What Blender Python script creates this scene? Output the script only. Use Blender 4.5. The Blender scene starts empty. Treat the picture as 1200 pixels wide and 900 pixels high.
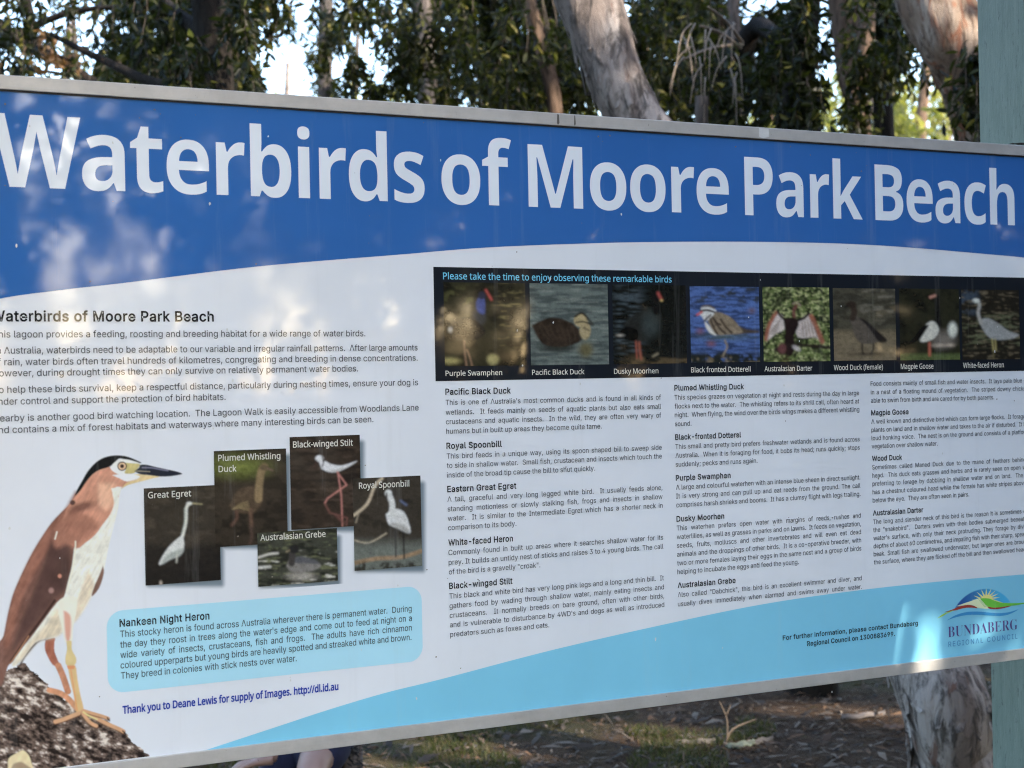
import bpy, math, random
import numpy as np
from mathutils import Vector, Matrix, noise as mnoise
from mathutils.geometry import tessellate_polygon, delaunay_2d_cdt

SC = bpy.context.scene
COL = SC.collection
rnd = random.Random(7)

# ------------------------------------------------------------------ camera
F = 1850.0                         # focal length in pixels of the 1200x900 photograph
CAM = Vector((0, 0, 1.5))
RHO, PITCH = 0.02, 3.6 / F
fw = Vector((0, math.cos(PITCH), math.sin(PITCH)))
u0 = Vector((0, -math.sin(PITCH), math.cos(PITCH)))
h0 = Vector((1, 0, 0))
RV = math.cos(RHO) * h0 - math.sin(RHO) * u0
UV = math.sin(RHO) * h0 + math.cos(RHO) * u0
cam_d = bpy.data.cameras.new('camera')
cam = bpy.data.objects.new('camera', cam_d)
COL.objects.link(cam)
cam.matrix_world = Matrix(((RV.x, UV.x, -fw.x, CAM.x), (RV.y, UV.y, -fw.y, CAM.y), (RV.z, UV.z, -fw.z, CAM.z), (0, 0, 0, 1)))
cam_d.sensor_width = 36
cam_d.lens = 36 * F / 1200
cam_d.clip_start = 0.05
cam_d.clip_end = 2000
cam_d.dof.use_dof = True
cam_d.dof.focus_distance = 3.2
cam_d.dof.aperture_fstop = 5.6
SC.camera = cam

# ------------------------------------------------------------------ light
SUN_DIR = Vector((0.70, -0.52, 0.46)).normalized()      # towards the sun
SUN_EL = math.asin(SUN_DIR.z)
SUN_AZ = math.atan2(SUN_DIR.x, SUN_DIR.y)
w = bpy.data.worlds.new('World')
SC.world = w
w.use_nodes = True
nt = w.node_tree
sky = nt.nodes.new('ShaderNodeTexSky')
sky.sky_type = 'NISHITA'
sky.sun_disc = False
sky.sun_elevation = SUN_EL
sky.sun_rotation = SUN_AZ
sky.dust_density = 1.6
sky.ozone_density = 1.2
bg = nt.nodes['Background']
bg.inputs[1].default_value = 0.15
nt.links.new(sky.outputs[0], bg.inputs[0])
sl = bpy.data.lights.new('sun', 'SUN')
sl.energy = 2.3
sl.angle = math.radians(0.5)
sl.color = (1.0, 0.9, 0.76)
sun = bpy.data.objects.new('sun', sl)
COL.objects.link(sun)
sun.rotation_euler = SUN_DIR.to_track_quat('Z', 'Y').to_euler()
SC.view_settings.view_transform = 'Standard'
SC.view_settings.look = 'None'
SC.view_settings.gamma = 1
SC.view_settings.exposure = 2.68
SC.cycles.max_bounces = 6
SC.cycles.filter_width = 1.15
SC.cycles.use_denoising = True
SC.cycles.denoising_prefilter = 'NONE'

# ------------------------------------------------------------------ helpers
def ray(px, py):
    return (fw + RV * ((px - 600) / F) + UV * ((450 - py) / F))

def at(px, py, Y):                 # world point seen at a pixel, at distance Y in front of the camera
    r = ray(px, py)
    return CAM + r * (Y / r.y)

def ground_at(px, py):
    r = ray(px, py)
    return CAM + r * (-CAM.z / r.z)

THETA = math.atan(F / 3631.0)
D = Vector((math.cos(THETA), math.sin(THETA), 0))
NRM = Vector((math.sin(THETA), -math.cos(THETA), 0))
Z0 = 1.2 * F / 720
A0 = Vector((0, Z0, 0))            # sign origin on the ground

def S(px, py):                     # photograph pixel -> (u along the sign, v height) on the sign face
    r = ray(px, py)
    t = (A0 - CAM).dot(NRM) / r.dot(NRM)
    p = CAM + r * t
    return ((p - A0).dot(D), p.z)

def s2l(c):
    c = c / 255.0
    return c / 12.92 if c <= 0.04045 else ((c + 0.055) / 1.055) ** 2.4

WHITE = [s2l(v) for v in (192, 207, 228)]
PAPER = (0.765, 0.79, 0.82)         # the sheet itself is a cool white
def ink(r, g, b):                  # printed colour relative to the white of the sheet
    return tuple(min(0.88, max(0.0, q * s2l(v) / w_)) for v, w_, q in zip((r, g, b), WHITE, PAPER))

def tag(o, label=None, cat=None, group=None, kind=None):
    if label: o['label'] = label
    if cat: o['category'] = cat
    if group: o['group'] = group
    if kind: o['kind'] = kind
    return o

def empty(name, loc, rz=0.0, parent=None):
    o = bpy.data.objects.new(name, None)
    COL.objects.link(o)
    o.location = loc
    o.rotation_euler = (0, 0, rz)
    o.empty_display_size = 0.2
    o.parent = parent
    return o

def mesh_obj(name, V, Fc, mat, parent=None, smooth=False, colors=None):
    me = bpy.data.meshes.new(name)
    V = np.asarray(V, dtype=np.float32).reshape(-1, 3)
    if isinstance(Fc, np.ndarray):
        n, k = Fc.shape
        me.vertices.add(len(V))
        me.vertices.foreach_set('co', V.ravel())
        me.loops.add(n * k)
        me.loops.foreach_set('vertex_index', Fc.astype(np.int32).ravel())
        me.polygons.add(n)
        me.polygons.foreach_set('loop_start', np.arange(0, n * k, k, dtype=np.int32))
        me.update(calc_edges=True)
    else:
        me.from_pydata([tuple(v) for v in V], [], Fc)
        me.update()
    if smooth:
        me.polygons.foreach_set('use_smooth', np.ones(len(me.polygons), dtype=bool))
    if colors is not None:
        ca = me.color_attributes.new('Col', 'FLOAT_COLOR', 'POINT')
        c4 = np.ones((len(V), 4), dtype=np.float32)
        c4[:, :3] = colors
        ca.data.foreach_set('color', c4.ravel())
    if mat: me.materials.append(mat)
    o = bpy.data.objects.new(name, me)
    COL.objects.link(o)
    o.parent = parent
    return o

class NT:
    def __init__(s, name):
        s.m = bpy.data.materials.new(name)
        s.m.use_nodes = True
        s.t = s.m.node_tree
        s.b = s.t.nodes['Principled BSDF']
        s.out = s.t.nodes['Material Output']
    def n(s, typ, **kw):
        x = s.t.nodes.new('ShaderNode' + typ)
        for k, v in kw.items():
            if k.startswith('i_'):
                key = k[2:]
                x.inputs[int(key) if key.isdigit() else key.replace('_', ' ')].default_value = v
            else:
                setattr(x, k, v)
        return x
    def l(s, a, b): s.t.links.new(a, b)
    def coords(s, scale=(1, 1, 1), kind='Object'):
        tc = s.n('TexCoord'); mp = s.n('Mapping')
        mp.inputs['Scale'].default_value = scale
        s.l(tc.outputs[kind], mp.inputs[0])
        return mp.outputs[0]
    def noise(s, vec, scale, detail=4, rough=0.55, dist=0.0):
        x = s.n('TexNoise')
        x.inputs['Scale'].default_value = scale
        x.inputs['Detail'].default_value = detail
        x.inputs['Roughness'].default_value = rough
        x.inputs['Distortion'].default_value = dist
        s.l(vec, x.inputs['Vector'])
        return x.outputs['Fac']
    def ramp(s, fac, stops):
        x = s.n('ValToRGB')
        e = x.color_ramp.elements
        while len(e) < len(stops): e.new(0.5)
        for el, (p, c) in zip(e, stops):
            el.position = p
            el.color = (c[0], c[1], c[2], 1) if not isinstance(c, (int, float)) else (c, c, c, 1)
        s.l(fac, x.inputs[0])
        return x.outputs[0]
    def mix(s, fac, a, b, mode='MIX'):
        x = s.n('Mix', data_type='RGBA', blend_type=mode)
        for sock, v in ((x.inputs[0], fac), (x.inputs[6], a), (x.inputs[7], b)):
            if isinstance(v, (int, float)): sock.default_value = v
            elif isinstance(v, tuple): sock.default_value = (*v, 1)
            else: s.l(v, sock)
        return x.outputs[2]
    def bump(s, h, strength=0.3, dist=0.01):
        x = s.n('Bump')
        x.inputs['Strength'].default_value = strength
        x.inputs['Distance'].default_value = dist
        s.l(h, x.inputs['Height'])
        s.l(x.outputs[0], s.b.inputs['Normal'])
    def set(s, **kw):
        for k, v in kw.items():
            k = k.replace('_', ' ')
            if isinstance(v, (int, float)): s.b.inputs[k].default_value = v
            elif isinstance(v, tuple): s.b.inputs[k].default_value = (*v, 1) if len(v) == 3 else v
            else: s.l(v, s.b.inputs[k])
        return s

def print_mat(name, color=None):
    """glossy laminated print: flat ink, faint weathering, dust specks and fine scratches in the gloss"""
    k = NT(name)
    v = k.coords((1, 1, 1))
    if color is None:
        a = k.n('VertexColor'); a.layer_name = 'Col'; base = a.outputs[0]
    else:
        a = k.n('RGB'); a.outputs[0].default_value = (*color, 1); base = a.outputs[0]
    fade = k.ramp(k.noise(v, 2.2, 5, 0.6), [(0.3, 0.93), (0.7, 1.05)])
    c = k.mix(1.0, base, fade, 'MULTIPLY')
    grime = k.ramp(k.noise(v, 34, 8, 0.75), [(0.68, 0.0), (0.80, 0.5)])
    streak = k.ramp(k.noise(k.coords((9, 1, 0.5)), 2.4, 7, 0.7), [(0.56, 0.0), (0.80, 0.16)])
    c = k.mix(streak, c, (0.50, 0.50, 0.47))
    c = k.mix(grime, c, (0.33, 0.31, 0.27))
    rough = k.ramp(k.noise(v, 5, 6, 0.7), [(0.35, 0.02), (0.75, 0.085)])
    k.set(Base_Color=c, Roughness=rough, IOR=1.42)
    wv = k.coords((1, 1, 0.5))
    k.bump(k.noise(wv, 1.6, 3, 0.5), 0.08, 0.02)
    return k.m

def simple_mat(name, color, rough=0.6, var=0.15, scale=30, metal=0.0):
    k = NT(name)
    v = k.coords()
    f = k.ramp(k.noise(v, scale, 6, 0.65), [(0.25, 1 - var), (0.75, 1 + var)])
    k.set(Base_Color=k.mix(1.0, color, f, 'MULTIPLY'), Roughness=rough, Metallic=metal)
    k.bump(k.noise(v, scale * 2, 4), 0.15, 0.004)
    return k.m

# ------------------------------------------------------------------ letter outlines: per font the units in a cap height, then
# letter: [advance, [x, y, x, y, ...] for each outline]
FONT = {
'body': (500, {
' ':[184],
'"':[316,[76,312,69,500,133,500,126,312],[190,312,182,500,246,500,239,312]],
"'":[202,[76,312,69,500,133,500,126,312]],
'(':[268,[88,203,92,269,103,338,123,415,146,477,174,530,232,530,198,449,171,364,154,280,148,203,154,136,169,66,195,-10,232,-94,174,-94,148,-46,122,16,102,79,92,141]],
')':[268,[36,-94,74,-8,100,68,115,137,120,203,114,280,98,364,72,449,36,530,95,530,132,452,164,348,179,250,178,153,168,90,151,28,95,-94]],
',':[184,[37,-118,66,70,134,70,83,-118]],
'-':[446,[331,240,331,184,112,184,112,240]],
'.':[184,[94,-4,76,-1,62,8,52,23,48,40,52,58,62,72,76,82,94,85,111,82,126,72,136,58,138,40,136,23,126,8,111,-1]],
'/':[245,[231,524,70,-75,14,-75,175,524]],
'0':[446,[223,-6,188,-4,148,10,121,29,93,61,71,102,58,142,47,250,59,358,72,398,94,439,122,471,149,490,188,504,223,506,258,504,297,490,324,471,352,439,374,398,386,358,398,250,386,142,374,102,352,61,324,29,297,10,266,-2],[223,48,246,52,272,62,308,102,330,165,338,250,330,335,308,398,272,438,246,449,223,452,200,449,174,438,138,398,115,335,108,250,115,165,138,102,174,62,200,52]],
'1':[446,[75,0,75,54,384,54,384,0],[271,500,271,0,208,0,208,440,84,352,84,420,195,500]],
'2':[446,[63,0,63,46,280,282,307,324,314,361,309,398,288,428,254,447,215,452,180,445,150,426,132,395,125,356,64,356,68,392,78,423,114,470,166,498,236,506,295,491,336,462,364,421,374,372,366,316,348,280,317,238,150,56,382,56,382,0]],
'3':[446,[214,-6,150,2,96,30,58,72,43,130,108,130,114,102,132,77,158,60,192,50,225,50,258,55,286,68,307,88,320,114,323,152,314,185,297,210,274,227,244,238,154,244,154,294,283,444,68,444,68,500,366,500,366,452,208,274,208,284,274,281,316,264,348,240,368,213,382,176,386,135,380,101,360,60,322,22,269,0]],
'4':[446,[39,104,39,156,242,500,306,500,106,160,406,160,406,104],[277,0,277,312,337,312,337,0]],
'5':[446,[218,-6,156,3,106,32,72,75,58,128,120,128,132,94,160,65,196,51,242,52,279,68,308,102,322,144,318,190,308,218,288,244,266,260,239,270,210,272,177,268,146,256,126,242,66,248,94,500,360,500,360,444,148,444,132,296,166,316,208,327,248,326,289,316,324,294,352,264,372,227,382,190,384,152,379,114,366,80,346,51,321,27,290,8,256,-3]],
'6':[446,[222,-6,186,-3,152,8,122,26,98,50,80,80,68,114,62,151,65,190,78,235,106,288,248,500,316,500,148,256,143,256,171,290,210,307,267,306,310,290,349,257,372,218,382,170,378,118,358,66,322,26,273,0],[222,48,262,56,294,78,314,112,322,154,314,198,294,231,262,253,222,260,182,253,151,232,130,198,123,156,130,112,151,78,182,56]],
'7':[446,[96,0,318,444,61,444,61,500,384,500,384,441,162,0]],
'8':[446,[222,-6,154,4,99,32,64,77,51,133,58,178,79,216,111,245,150,260,108,284,79,324,69,374,80,426,104,460,138,486,180,502,222,506,264,502,306,486,340,460,364,426,375,374,366,324,337,284,296,260,334,245,365,216,386,178,394,133,382,77,346,32,292,4],[222,48,267,54,302,72,324,100,331,136,323,174,300,204,266,224,222,231,179,224,144,204,122,174,114,136,121,100,142,72,177,54],[222,284,259,290,288,308,307,335,314,369,308,403,288,430,260,446,222,452,185,446,156,430,137,403,130,369,137,335,156,308,186,290]],
'9':[446,[222,506,259,503,292,492,322,474,346,450,365,420,377,386,382,349,380,310,366,265,340,212,197,0,128,0,296,244,302,244,274,210,234,193,178,194,129,214,96,243,73,282,63,330,66,383,87,435,123,474,172,500],[222,452,183,444,151,422,130,388,123,346,130,303,151,269,183,247,222,240,262,247,294,268,314,302,322,344,314,388,294,422,262,444]],
':':[184,[94,-4,76,-1,62,8,52,23,48,40,52,58,62,72,76,82,94,85,111,82,126,72,136,58,138,40,136,23,126,8,111,-1],[94,266,76,270,62,279,52,294,48,310,52,328,62,342,76,352,94,356,111,352,126,342,136,328,138,310,136,294,126,279,111,270]],
';':[184,[37,-118,66,70,134,70,83,-118],[102,266,84,270,70,279,60,294,56,310,60,328,70,342,84,352,102,356,119,352,134,342,144,328,146,310,144,294,134,279,119,270]],
'A':[472,[16,0,198,500,272,500,455,0,388,0,277,312,228,470,241,470,216,386,84,0],[108,140,108,196,364,196,364,140]],
'B':[448,[59,0,59,500,262,499,298,492,328,479,357,458,377,430,390,392,390,352,384,322,367,296,344,277,310,262,310,258,338,252,364,236,384,216,400,190,408,164,410,128,405,92,394,66,356,27,296,4,252,0],[122,56,259,56,315,72,335,90,348,118,348,150,338,177,312,208,274,224,122,227],[122,280,248,281,294,297,316,318,328,346,329,382,318,410,294,432,266,442,122,444]],
'C':[502,[263,-6,212,-2,174,11,132,36,102,62,74,104,56,144,44,188,40,250,43,300,56,356,74,396,102,438,140,470,174,489,221,503,263,506,334,496,395,463,440,411,465,342,402,342,387,381,360,414,324,436,279,447,233,446,193,432,158,407,130,372,114,334,106,300,102,250,106,200,114,166,130,128,153,98,180,75,240,54,275,52,310,59,342,73,368,94,388,122,402,158,465,158,440,89,396,37,334,4]],
'D':[494,[215,0,94,0,94,56,258,60,298,72,337,97,366,132,386,186,392,251,386,316,372,354,358,381,314,421,286,434,245,442,92,444,92,500,246,499,290,492,328,480,371,454,405,419,430,375,444,334,453,276,450,202,438,146,410,90,370,47,326,21,274,5],[122,500,122,0,59,0,59,500]],
'E':[412,[59,0,59,500,366,500,366,444,122,444,122,281,350,281,350,225,122,225,122,56,369,56,369,0]],
'F':[403,[59,0,59,500,363,500,363,444,122,444,122,274,340,274,340,218,122,218,122,0]],
'G':[512,[264,-6,212,-2,173,11,138,30,102,62,73,104,56,144,44,188,40,250,42,300,56,356,73,396,102,438,130,464,172,489,219,503,260,506,334,495,396,461,442,409,466,342,401,342,384,380,364,407,334,430,302,443,270,448,232,446,174,421,148,396,126,365,111,326,103,280,102,229,109,182,123,142,144,110,181,75,227,56,278,52,328,64,364,88,386,116,403,157,408,199,427,196,278,196,278,252,470,252,465,148,452,105,428,68,399,38,354,11,312,-2]],
'H':[508,[59,0,59,500,122,500,122,284,386,284,386,500,449,500,449,0,386,0,386,228,122,228,122,0]],
'I':[296,[30,0,30,56,116,56,116,444,30,444,30,500,265,500,265,444,180,444,180,56,265,56,265,0]],
'J':[390,[182,-6,140,-2,113,6,68,39,40,89,32,170,96,170,96,128,104,97,120,73,142,57,170,50,200,50,226,60,248,77,261,102,267,136,267,500,330,500,330,143,324,89,307,54,274,20,232,0]],
'K':[458,[102,143,102,212,178,305,358,500,440,500],[59,0,59,500,122,500,122,0],[366,0,184,254,224,304,441,0]],
'L':[386,[59,0,59,500,122,500,122,56,355,56,355,0]],
'M':[618,[59,0,59,500,149,500,276,176,316,48,302,48,336,156,468,500,558,500,558,0,496,0,498,450,504,450,462,322,336,0,281,0,164,294,110,450,117,450,118,402,120,0]],
'N':[514,[59,0,59,500,134,500,353,154,406,54,398,52,392,162,392,500,456,500,456,0,380,0,168,336,106,444,117,446,122,296,123,0]],
'O':[524,[262,-6,221,-3,174,11,132,36,103,62,74,104,56,144,44,188,40,250,43,300,56,356,74,396,103,438,140,470,174,489,221,503,262,506,304,503,351,489,393,464,422,438,451,396,468,356,482,300,484,250,482,200,468,144,451,104,422,62,393,36,351,11,314,-2],[262,52,298,56,331,68,360,88,381,108,402,142,414,174,423,250,414,326,402,358,381,392,360,412,331,432,298,444,262,448,226,444,194,432,164,412,144,391,123,358,111,326,102,250,111,174,123,142,144,108,164,88,194,68,226,56]],
'P':[437,[59,0,59,500,250,500,292,493,326,479,364,450,388,410,400,364,398,306,383,261,360,228,320,200,276,186,108,182,108,238,247,239,279,246,303,259,326,284,338,322,336,366,323,402,300,426,264,441,122,444,122,0]],
'R':[442,[59,0,59,500,260,499,300,491,334,477,369,447,392,408,402,360,399,310,384,267,360,236,320,210,276,198,94,194,94,250,236,251,280,257,304,268,322,285,338,332,338,365,330,394,314,418,292,432,248,444,122,444,122,0],[347,0,226,225,298,225,420,0]],
'S':[439,[220,-8,146,2,90,30,52,76,38,134,102,134,110,104,130,78,160,60,200,50,242,50,281,59,312,78,332,104,339,128,338,152,330,170,316,186,276,208,160,242,118,260,74,296,55,335,51,366,55,400,66,429,86,455,111,476,148,494,223,506,291,497,344,468,380,425,394,372,332,372,321,405,292,433,250,448,200,450,160,438,129,414,114,380,118,342,134,323,163,304,298,262,352,234,390,190,402,136,398,104,386,74,348,28,289,0]],
'T':[441,[31,444,31,500,410,500,410,444,252,444,252,0,190,0,190,444]],
'U':[508,[254,-8,190,0,137,24,96,60,70,106,59,162,59,500,122,500,122,169,134,120,154,90,179,70,216,54,254,50,292,54,330,70,354,90,375,120,386,169,386,500,450,500,449,162,438,106,412,60,372,24,318,0]],
'V':[472,[200,0,16,500,83,500,196,184,244,30,230,30,253,106,388,500,455,500,273,0]],
'W':[674,[152,0,16,500,81,500,166,168,194,39,186,39,204,130,301,500,373,500,461,164,488,39,480,39,497,122,593,500,658,500,521,0,448,0,358,334,330,467,344,467,326,370,226,0]],
'a':[382,[157,-8,98,2,70,18,53,36,32,83,30,116,36,144,57,176,94,198,260,231,270,248,264,286,238,315,192,325,160,322,134,310,114,294,98,269,40,286,66,329,112,362,170,377,231,374,262,364,292,346,314,319,326,290,331,254,331,0,272,0,272,51,268,51,248,24,222,6,192,-5],[168,44,216,54,254,85,270,120,271,186,242,176,138,158,115,148,98,132,90,100,100,71,128,52]],
'b':[417,[226,-8,190,-4,162,8,140,26,116,58,110,58,110,0,52,0,52,500,112,500,112,314,146,352,176,370,214,378,255,375,296,362,330,336,356,302,372,265,382,214,382,157,374,114,356,69,335,39,302,12,270,-2],[216,46,258,54,292,82,314,126,322,186,314,246,292,288,258,316,216,324,171,314,138,286,118,242,110,186,118,130,138,85,172,56]],
'c':[389,[204,-8,164,-4,134,6,108,20,80,45,46,106,34,184,46,264,80,324,108,350,134,364,172,375,204,378,256,370,300,350,334,316,356,272,298,258,288,280,271,300,250,314,224,322,180,322,146,308,116,274,98,220,96,154,114,100,132,75,151,59,175,49,204,46,236,50,264,64,285,85,299,115,356,100,336,55,301,21,256,0]],
'd':[417,[192,-8,148,-2,116,12,82,39,57,76,40,122,34,166,36,223,45,265,61,302,88,336,122,362,162,375,204,378,241,370,273,350,306,314,306,500,366,500,366,0,308,0,308,58,302,58,278,26,255,8,228,-4],[201,46,246,56,280,85,300,130,306,186,300,242,280,286,246,314,201,324,159,316,124,288,103,246,94,186,103,126,125,82,160,54]],
'e':[397,[208,-8,142,2,115,16,86,40,66,63,48,98,34,174,43,254,74,318,101,344,126,360,154,372,194,378,232,376,266,366,318,332,351,277,364,207,365,166,74,166,74,217,332,217,304,198,299,244,286,278,262,306,232,320,196,324,166,319,140,305,117,282,96,232,95,154,108,104,136,69,176,49,223,46,250,52,272,64,288,81,300,104,358,90,339,50,306,19,262,-1]],
'f':[250,[224,373,224,322,6,322,6,373],[79,0,79,424,83,454,102,488,137,512,180,520,232,514,238,512,224,460,197,466,168,462,152,452,142,435,140,0]],
'g':[418,[204,-148,153,-143,108,-127,74,-102,50,-68,100,-40,128,-73,166,-92,218,-95,262,-84,286,-66,301,-40,306,-14,306,67,301,67,264,25,218,6,156,8,99,34,62,76,40,126,34,198,45,266,62,302,83,332,110,354,142,370,192,378,238,372,272,352,302,314,308,314,308,373,366,373,366,-8,358,-60,336,-98,303,-126,260,-142],[202,58,246,67,280,93,300,134,307,190,300,244,280,286,247,314,202,324,160,316,125,289,103,248,94,190,102,136,122,94,156,68]],
'h':[403,[112,223,112,0,52,0,52,500,112,500,112,282,100,282,118,320,134,343,155,360,184,372,216,378,254,375,286,364,312,346,338,310,349,266,351,0,291,0,290,245,283,276,264,303,242,318,219,323,185,322,158,312,139,298,124,278,115,253]],
'i':[164,[52,0,52,373,112,373,112,0],[82,435,53,447,40,475,53,503,82,515,112,503,124,475,112,447]],
'j':[164,[52,373,112,373,110,-52,98,-93,75,-120,36,-137,-10,-140,-10,-85,14,-84,33,-77,45,-62,51,-42],[82,435,52,447,40,475,52,503,82,515,112,503,124,475,112,447]],
'k':[374,[108,134,108,208,118,208,280,373,354,373,181,196,174,196],[52,0,52,500,112,500,112,0],[289,0,146,182,188,225,366,0]],
'l':[186,[137,-2,104,2,80,13,64,32,53,64,52,500,112,500,113,78,117,63,126,54,167,54,178,2]],
'm':[600,[52,0,52,373,110,373,110,290,106,290,120,326,142,352,169,370,204,379,247,375,278,358,306,320,316,290,307,290,318,319,340,346,370,366,400,377,440,379,475,372,506,354,526,332,540,302,547,265,548,0,487,0,484,274,477,293,460,310,436,322,412,325,384,321,359,308,343,291,332,266,330,0,270,0,267,275,258,296,242,312,220,322,196,325,168,320,143,306,126,288,114,262,112,0]],
'n':[402,[112,223,112,0,52,0,52,373,110,373,110,282,100,282,118,320,134,343,155,360,184,372,216,378,254,375,285,364,312,346,338,310,349,266,351,0,291,0,290,245,283,276,264,303,242,318,219,323,185,322,158,312,139,298,124,278,115,253]],
'o':[408,[204,-8,164,-4,134,6,108,20,80,45,46,106,34,184,46,264,80,324,108,350,134,364,172,375,204,378,236,375,274,364,300,350,328,324,350,293,362,264,374,184,362,106,328,45,300,20,274,6,244,-4],[204,46,248,54,284,83,306,126,314,184,306,243,284,286,248,316,204,324,160,316,124,286,103,243,94,184,103,126,124,83,160,54]],
'p':[417,[52,-140,52,373,110,373,110,314,116,314,150,354,184,372,240,377,289,364,319,346,344,320,374,257,382,214,383,166,377,122,364,83,344,50,314,20,276,0,240,-8,204,-6,174,2,145,21,112,58,112,-140],[216,46,258,54,292,82,314,126,322,186,314,246,292,288,258,316,216,324,171,314,138,286,118,242,110,186,118,130,138,85,172,56]],
'q':[417,[366,-140,306,-140,306,58,272,21,244,2,214,-6,176,-8,141,0,104,20,78,44,54,83,40,122,34,166,35,214,42,257,74,320,98,346,128,364,177,377,233,372,268,354,302,314,308,314,308,373,366,373],[201,46,246,56,280,85,300,130,306,186,300,242,280,286,246,314,201,324,159,316,124,288,103,246,94,186,103,126,125,82,160,54]],
'r':[254,[52,0,52,373,110,373,110,316,114,316,131,344,164,368,193,377,240,377,240,317,199,320,167,314,138,296,120,272,112,237,112,0]],
's':[358,[179,-8,126,-2,83,18,52,49,35,92,92,104,104,78,118,62,138,51,167,45,223,52,244,64,258,80,262,110,248,136,222,149,130,172,96,186,67,209,49,244,46,274,50,300,78,341,129,370,190,378,235,371,274,352,302,322,318,285,264,272,250,298,228,318,201,326,163,325,136,316,114,297,107,276,110,254,122,239,141,228,250,199,287,180,317,145,326,100,312,55,280,20,232,-2]],
't':[224,[200,373,200,322,6,322,6,373],[64,463,124,463,125,81,132,62,144,53,168,49,198,52,208,1,158,-4,116,4,86,26,68,57,64,92]],
'u':[403,[179,-5,138,0,104,16,77,43,61,74,52,129,52,373,112,373,112,142,116,108,128,82,147,63,167,54,196,50,226,54,248,63,266,78,280,99,291,144,291,373,351,373,351,0,293,0,293,90,302,90,289,59,258,20,224,2]],
'v':[382,[160,0,17,373,83,373,170,130,202,20,181,20,214,136,300,373,365,373,222,0]],
'w':[558,[135,0,22,373,86,373,142,168,172,40,162,40,176,104,248,373,311,373,396,40,384,40,396,89,472,373,535,373,422,0,362,0,272,332,286,332,196,0]],
'x':[372,[20,0,168,214,168,168,28,373,98,373,204,202,172,202,277,373,346,373,205,166,205,210,352,0,282,0,170,178,201,178,90,0]],
'y':[382,[46,-136,60,-84,97,-88,122,-78,140,-54,160,-2,17,373,83,373,168,136,202,20,180,20,214,136,300,373,365,373,200,-57,184,-92,160,-120,126,-138,88,-142]],
'z':[374,[41,0,41,45,250,314,47,318,47,373,327,373,327,325,124,56,333,56,333,0]],
}),
'title': (1000, {
' ':[364],
'B':[941,[126,0,126,1000,470,1000,560,994,613,986,682,968,722,953,756,934,771,923,796,897,816,867,830,831,835,812,841,769,841,732,837,692,828,656,819,633,802,602,788,584,771,568,753,555,723,540,688,531,688,524,720,516,743,507,772,493,792,480,810,464,825,445,839,424,850,399,861,361,865,327,867,290,864,246,856,206,850,187,834,151,823,135,812,119,785,90,769,77,734,53,695,34,675,26,653,19,606,9,555,2,500,0],[338,604,461,604,503,605,549,614,568,620,583,628,595,638,609,656,616,669,622,692,625,718,623,737,620,753,610,775,601,787,583,801,559,812,528,820,464,826,338,826],[338,175,476,175,520,177,546,182,568,188,595,201,609,212,626,232,638,255,645,282,647,311,645,338,637,362,625,383,609,401,594,412,566,424,542,430,486,435,338,436]],
'M':[1321,[126,0,126,1000,415,1000,651,235,655,235,906,1000,1195,1000,1195,0,997,0,997,507,1007,783,1001,783,744,0,549,0,308,784,303,784,309,672,315,510,315,0]],
'P':[880,[126,0,126,1000,445,1000,507,998,563,991,613,979,657,963,677,953,712,930,728,917,755,887,767,871,786,836,801,798,807,778,811,757,816,712,816,673,814,645,810,617,800,577,786,537,774,512,750,477,732,456,710,436,686,418,659,402,613,382,559,367,498,359,452,356,338,356,338,0],[338,529,436,530,488,538,521,550,541,559,558,571,573,586,584,603,596,632,602,668,601,704,598,725,592,744,584,762,573,777,560,790,545,801,528,810,508,817,486,822,434,826,338,826]],
'W':[1354,[255,0,0,1000,209,1000,346,410,370,291,385,192,404,307,431,440,577,1000,777,1000,929,416,952,299,969,192,988,308,1018,454,1146,1000,1354,1000,1099,0,859,0,720,537,692,668,676,759,660,663,633,533,496,0]],
'a':[846,[296,-14,262,-12,231,-7,202,1,175,12,149,27,126,46,106,67,97,79,76,121,66,153,61,189,59,228,61,267,68,302,74,319,80,334,97,362,118,387,131,398,159,418,211,441,273,458,320,466,373,471,534,476,533,520,530,546,520,576,512,588,497,603,485,610,464,619,433,625,387,625,332,617,270,598,199,570,130,711,184,736,242,755,305,770,356,777,409,780,472,778,539,769,578,757,613,743,645,724,672,702,684,689,695,676,713,646,727,612,732,593,739,554,741,510,741,0,595,0,555,104,549,104,524,75,490,43,463,24,436,10,404,-2,381,-7,341,-12],[374,139,416,143,454,156,487,179,508,201,522,227,531,257,533,279,534,354,420,350,367,341,345,334,327,325,312,315,295,297,283,276,274,245,274,212,278,192,283,181,297,163,316,150,340,142]],
'b':[887,[529,-14,490,-12,466,-9,444,-4,414,7,389,21,360,43,334,66,318,84,304,84,269,0,109,0,109,1064,318,1064,318,788,310,665,318,665,341,695,376,728,401,746,428,760,460,770,496,777,535,779,577,776,615,768,652,754,669,745,701,722,730,695,756,661,768,643,788,601,804,555,815,503,821,446,824,384,821,321,815,264,803,211,787,165,767,123,742,87,714,56,683,31,648,11,612,-3,572,-11],[471,155,501,159,528,170,552,189,573,215,589,248,601,288,608,334,611,387,608,439,601,485,589,524,572,555,551,580,527,598,499,608,468,612,430,609,399,599,373,584,354,562,344,543,335,522,325,485,320,441,318,385,320,333,329,273,341,236,357,205,371,189,397,170,431,159]],
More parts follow.
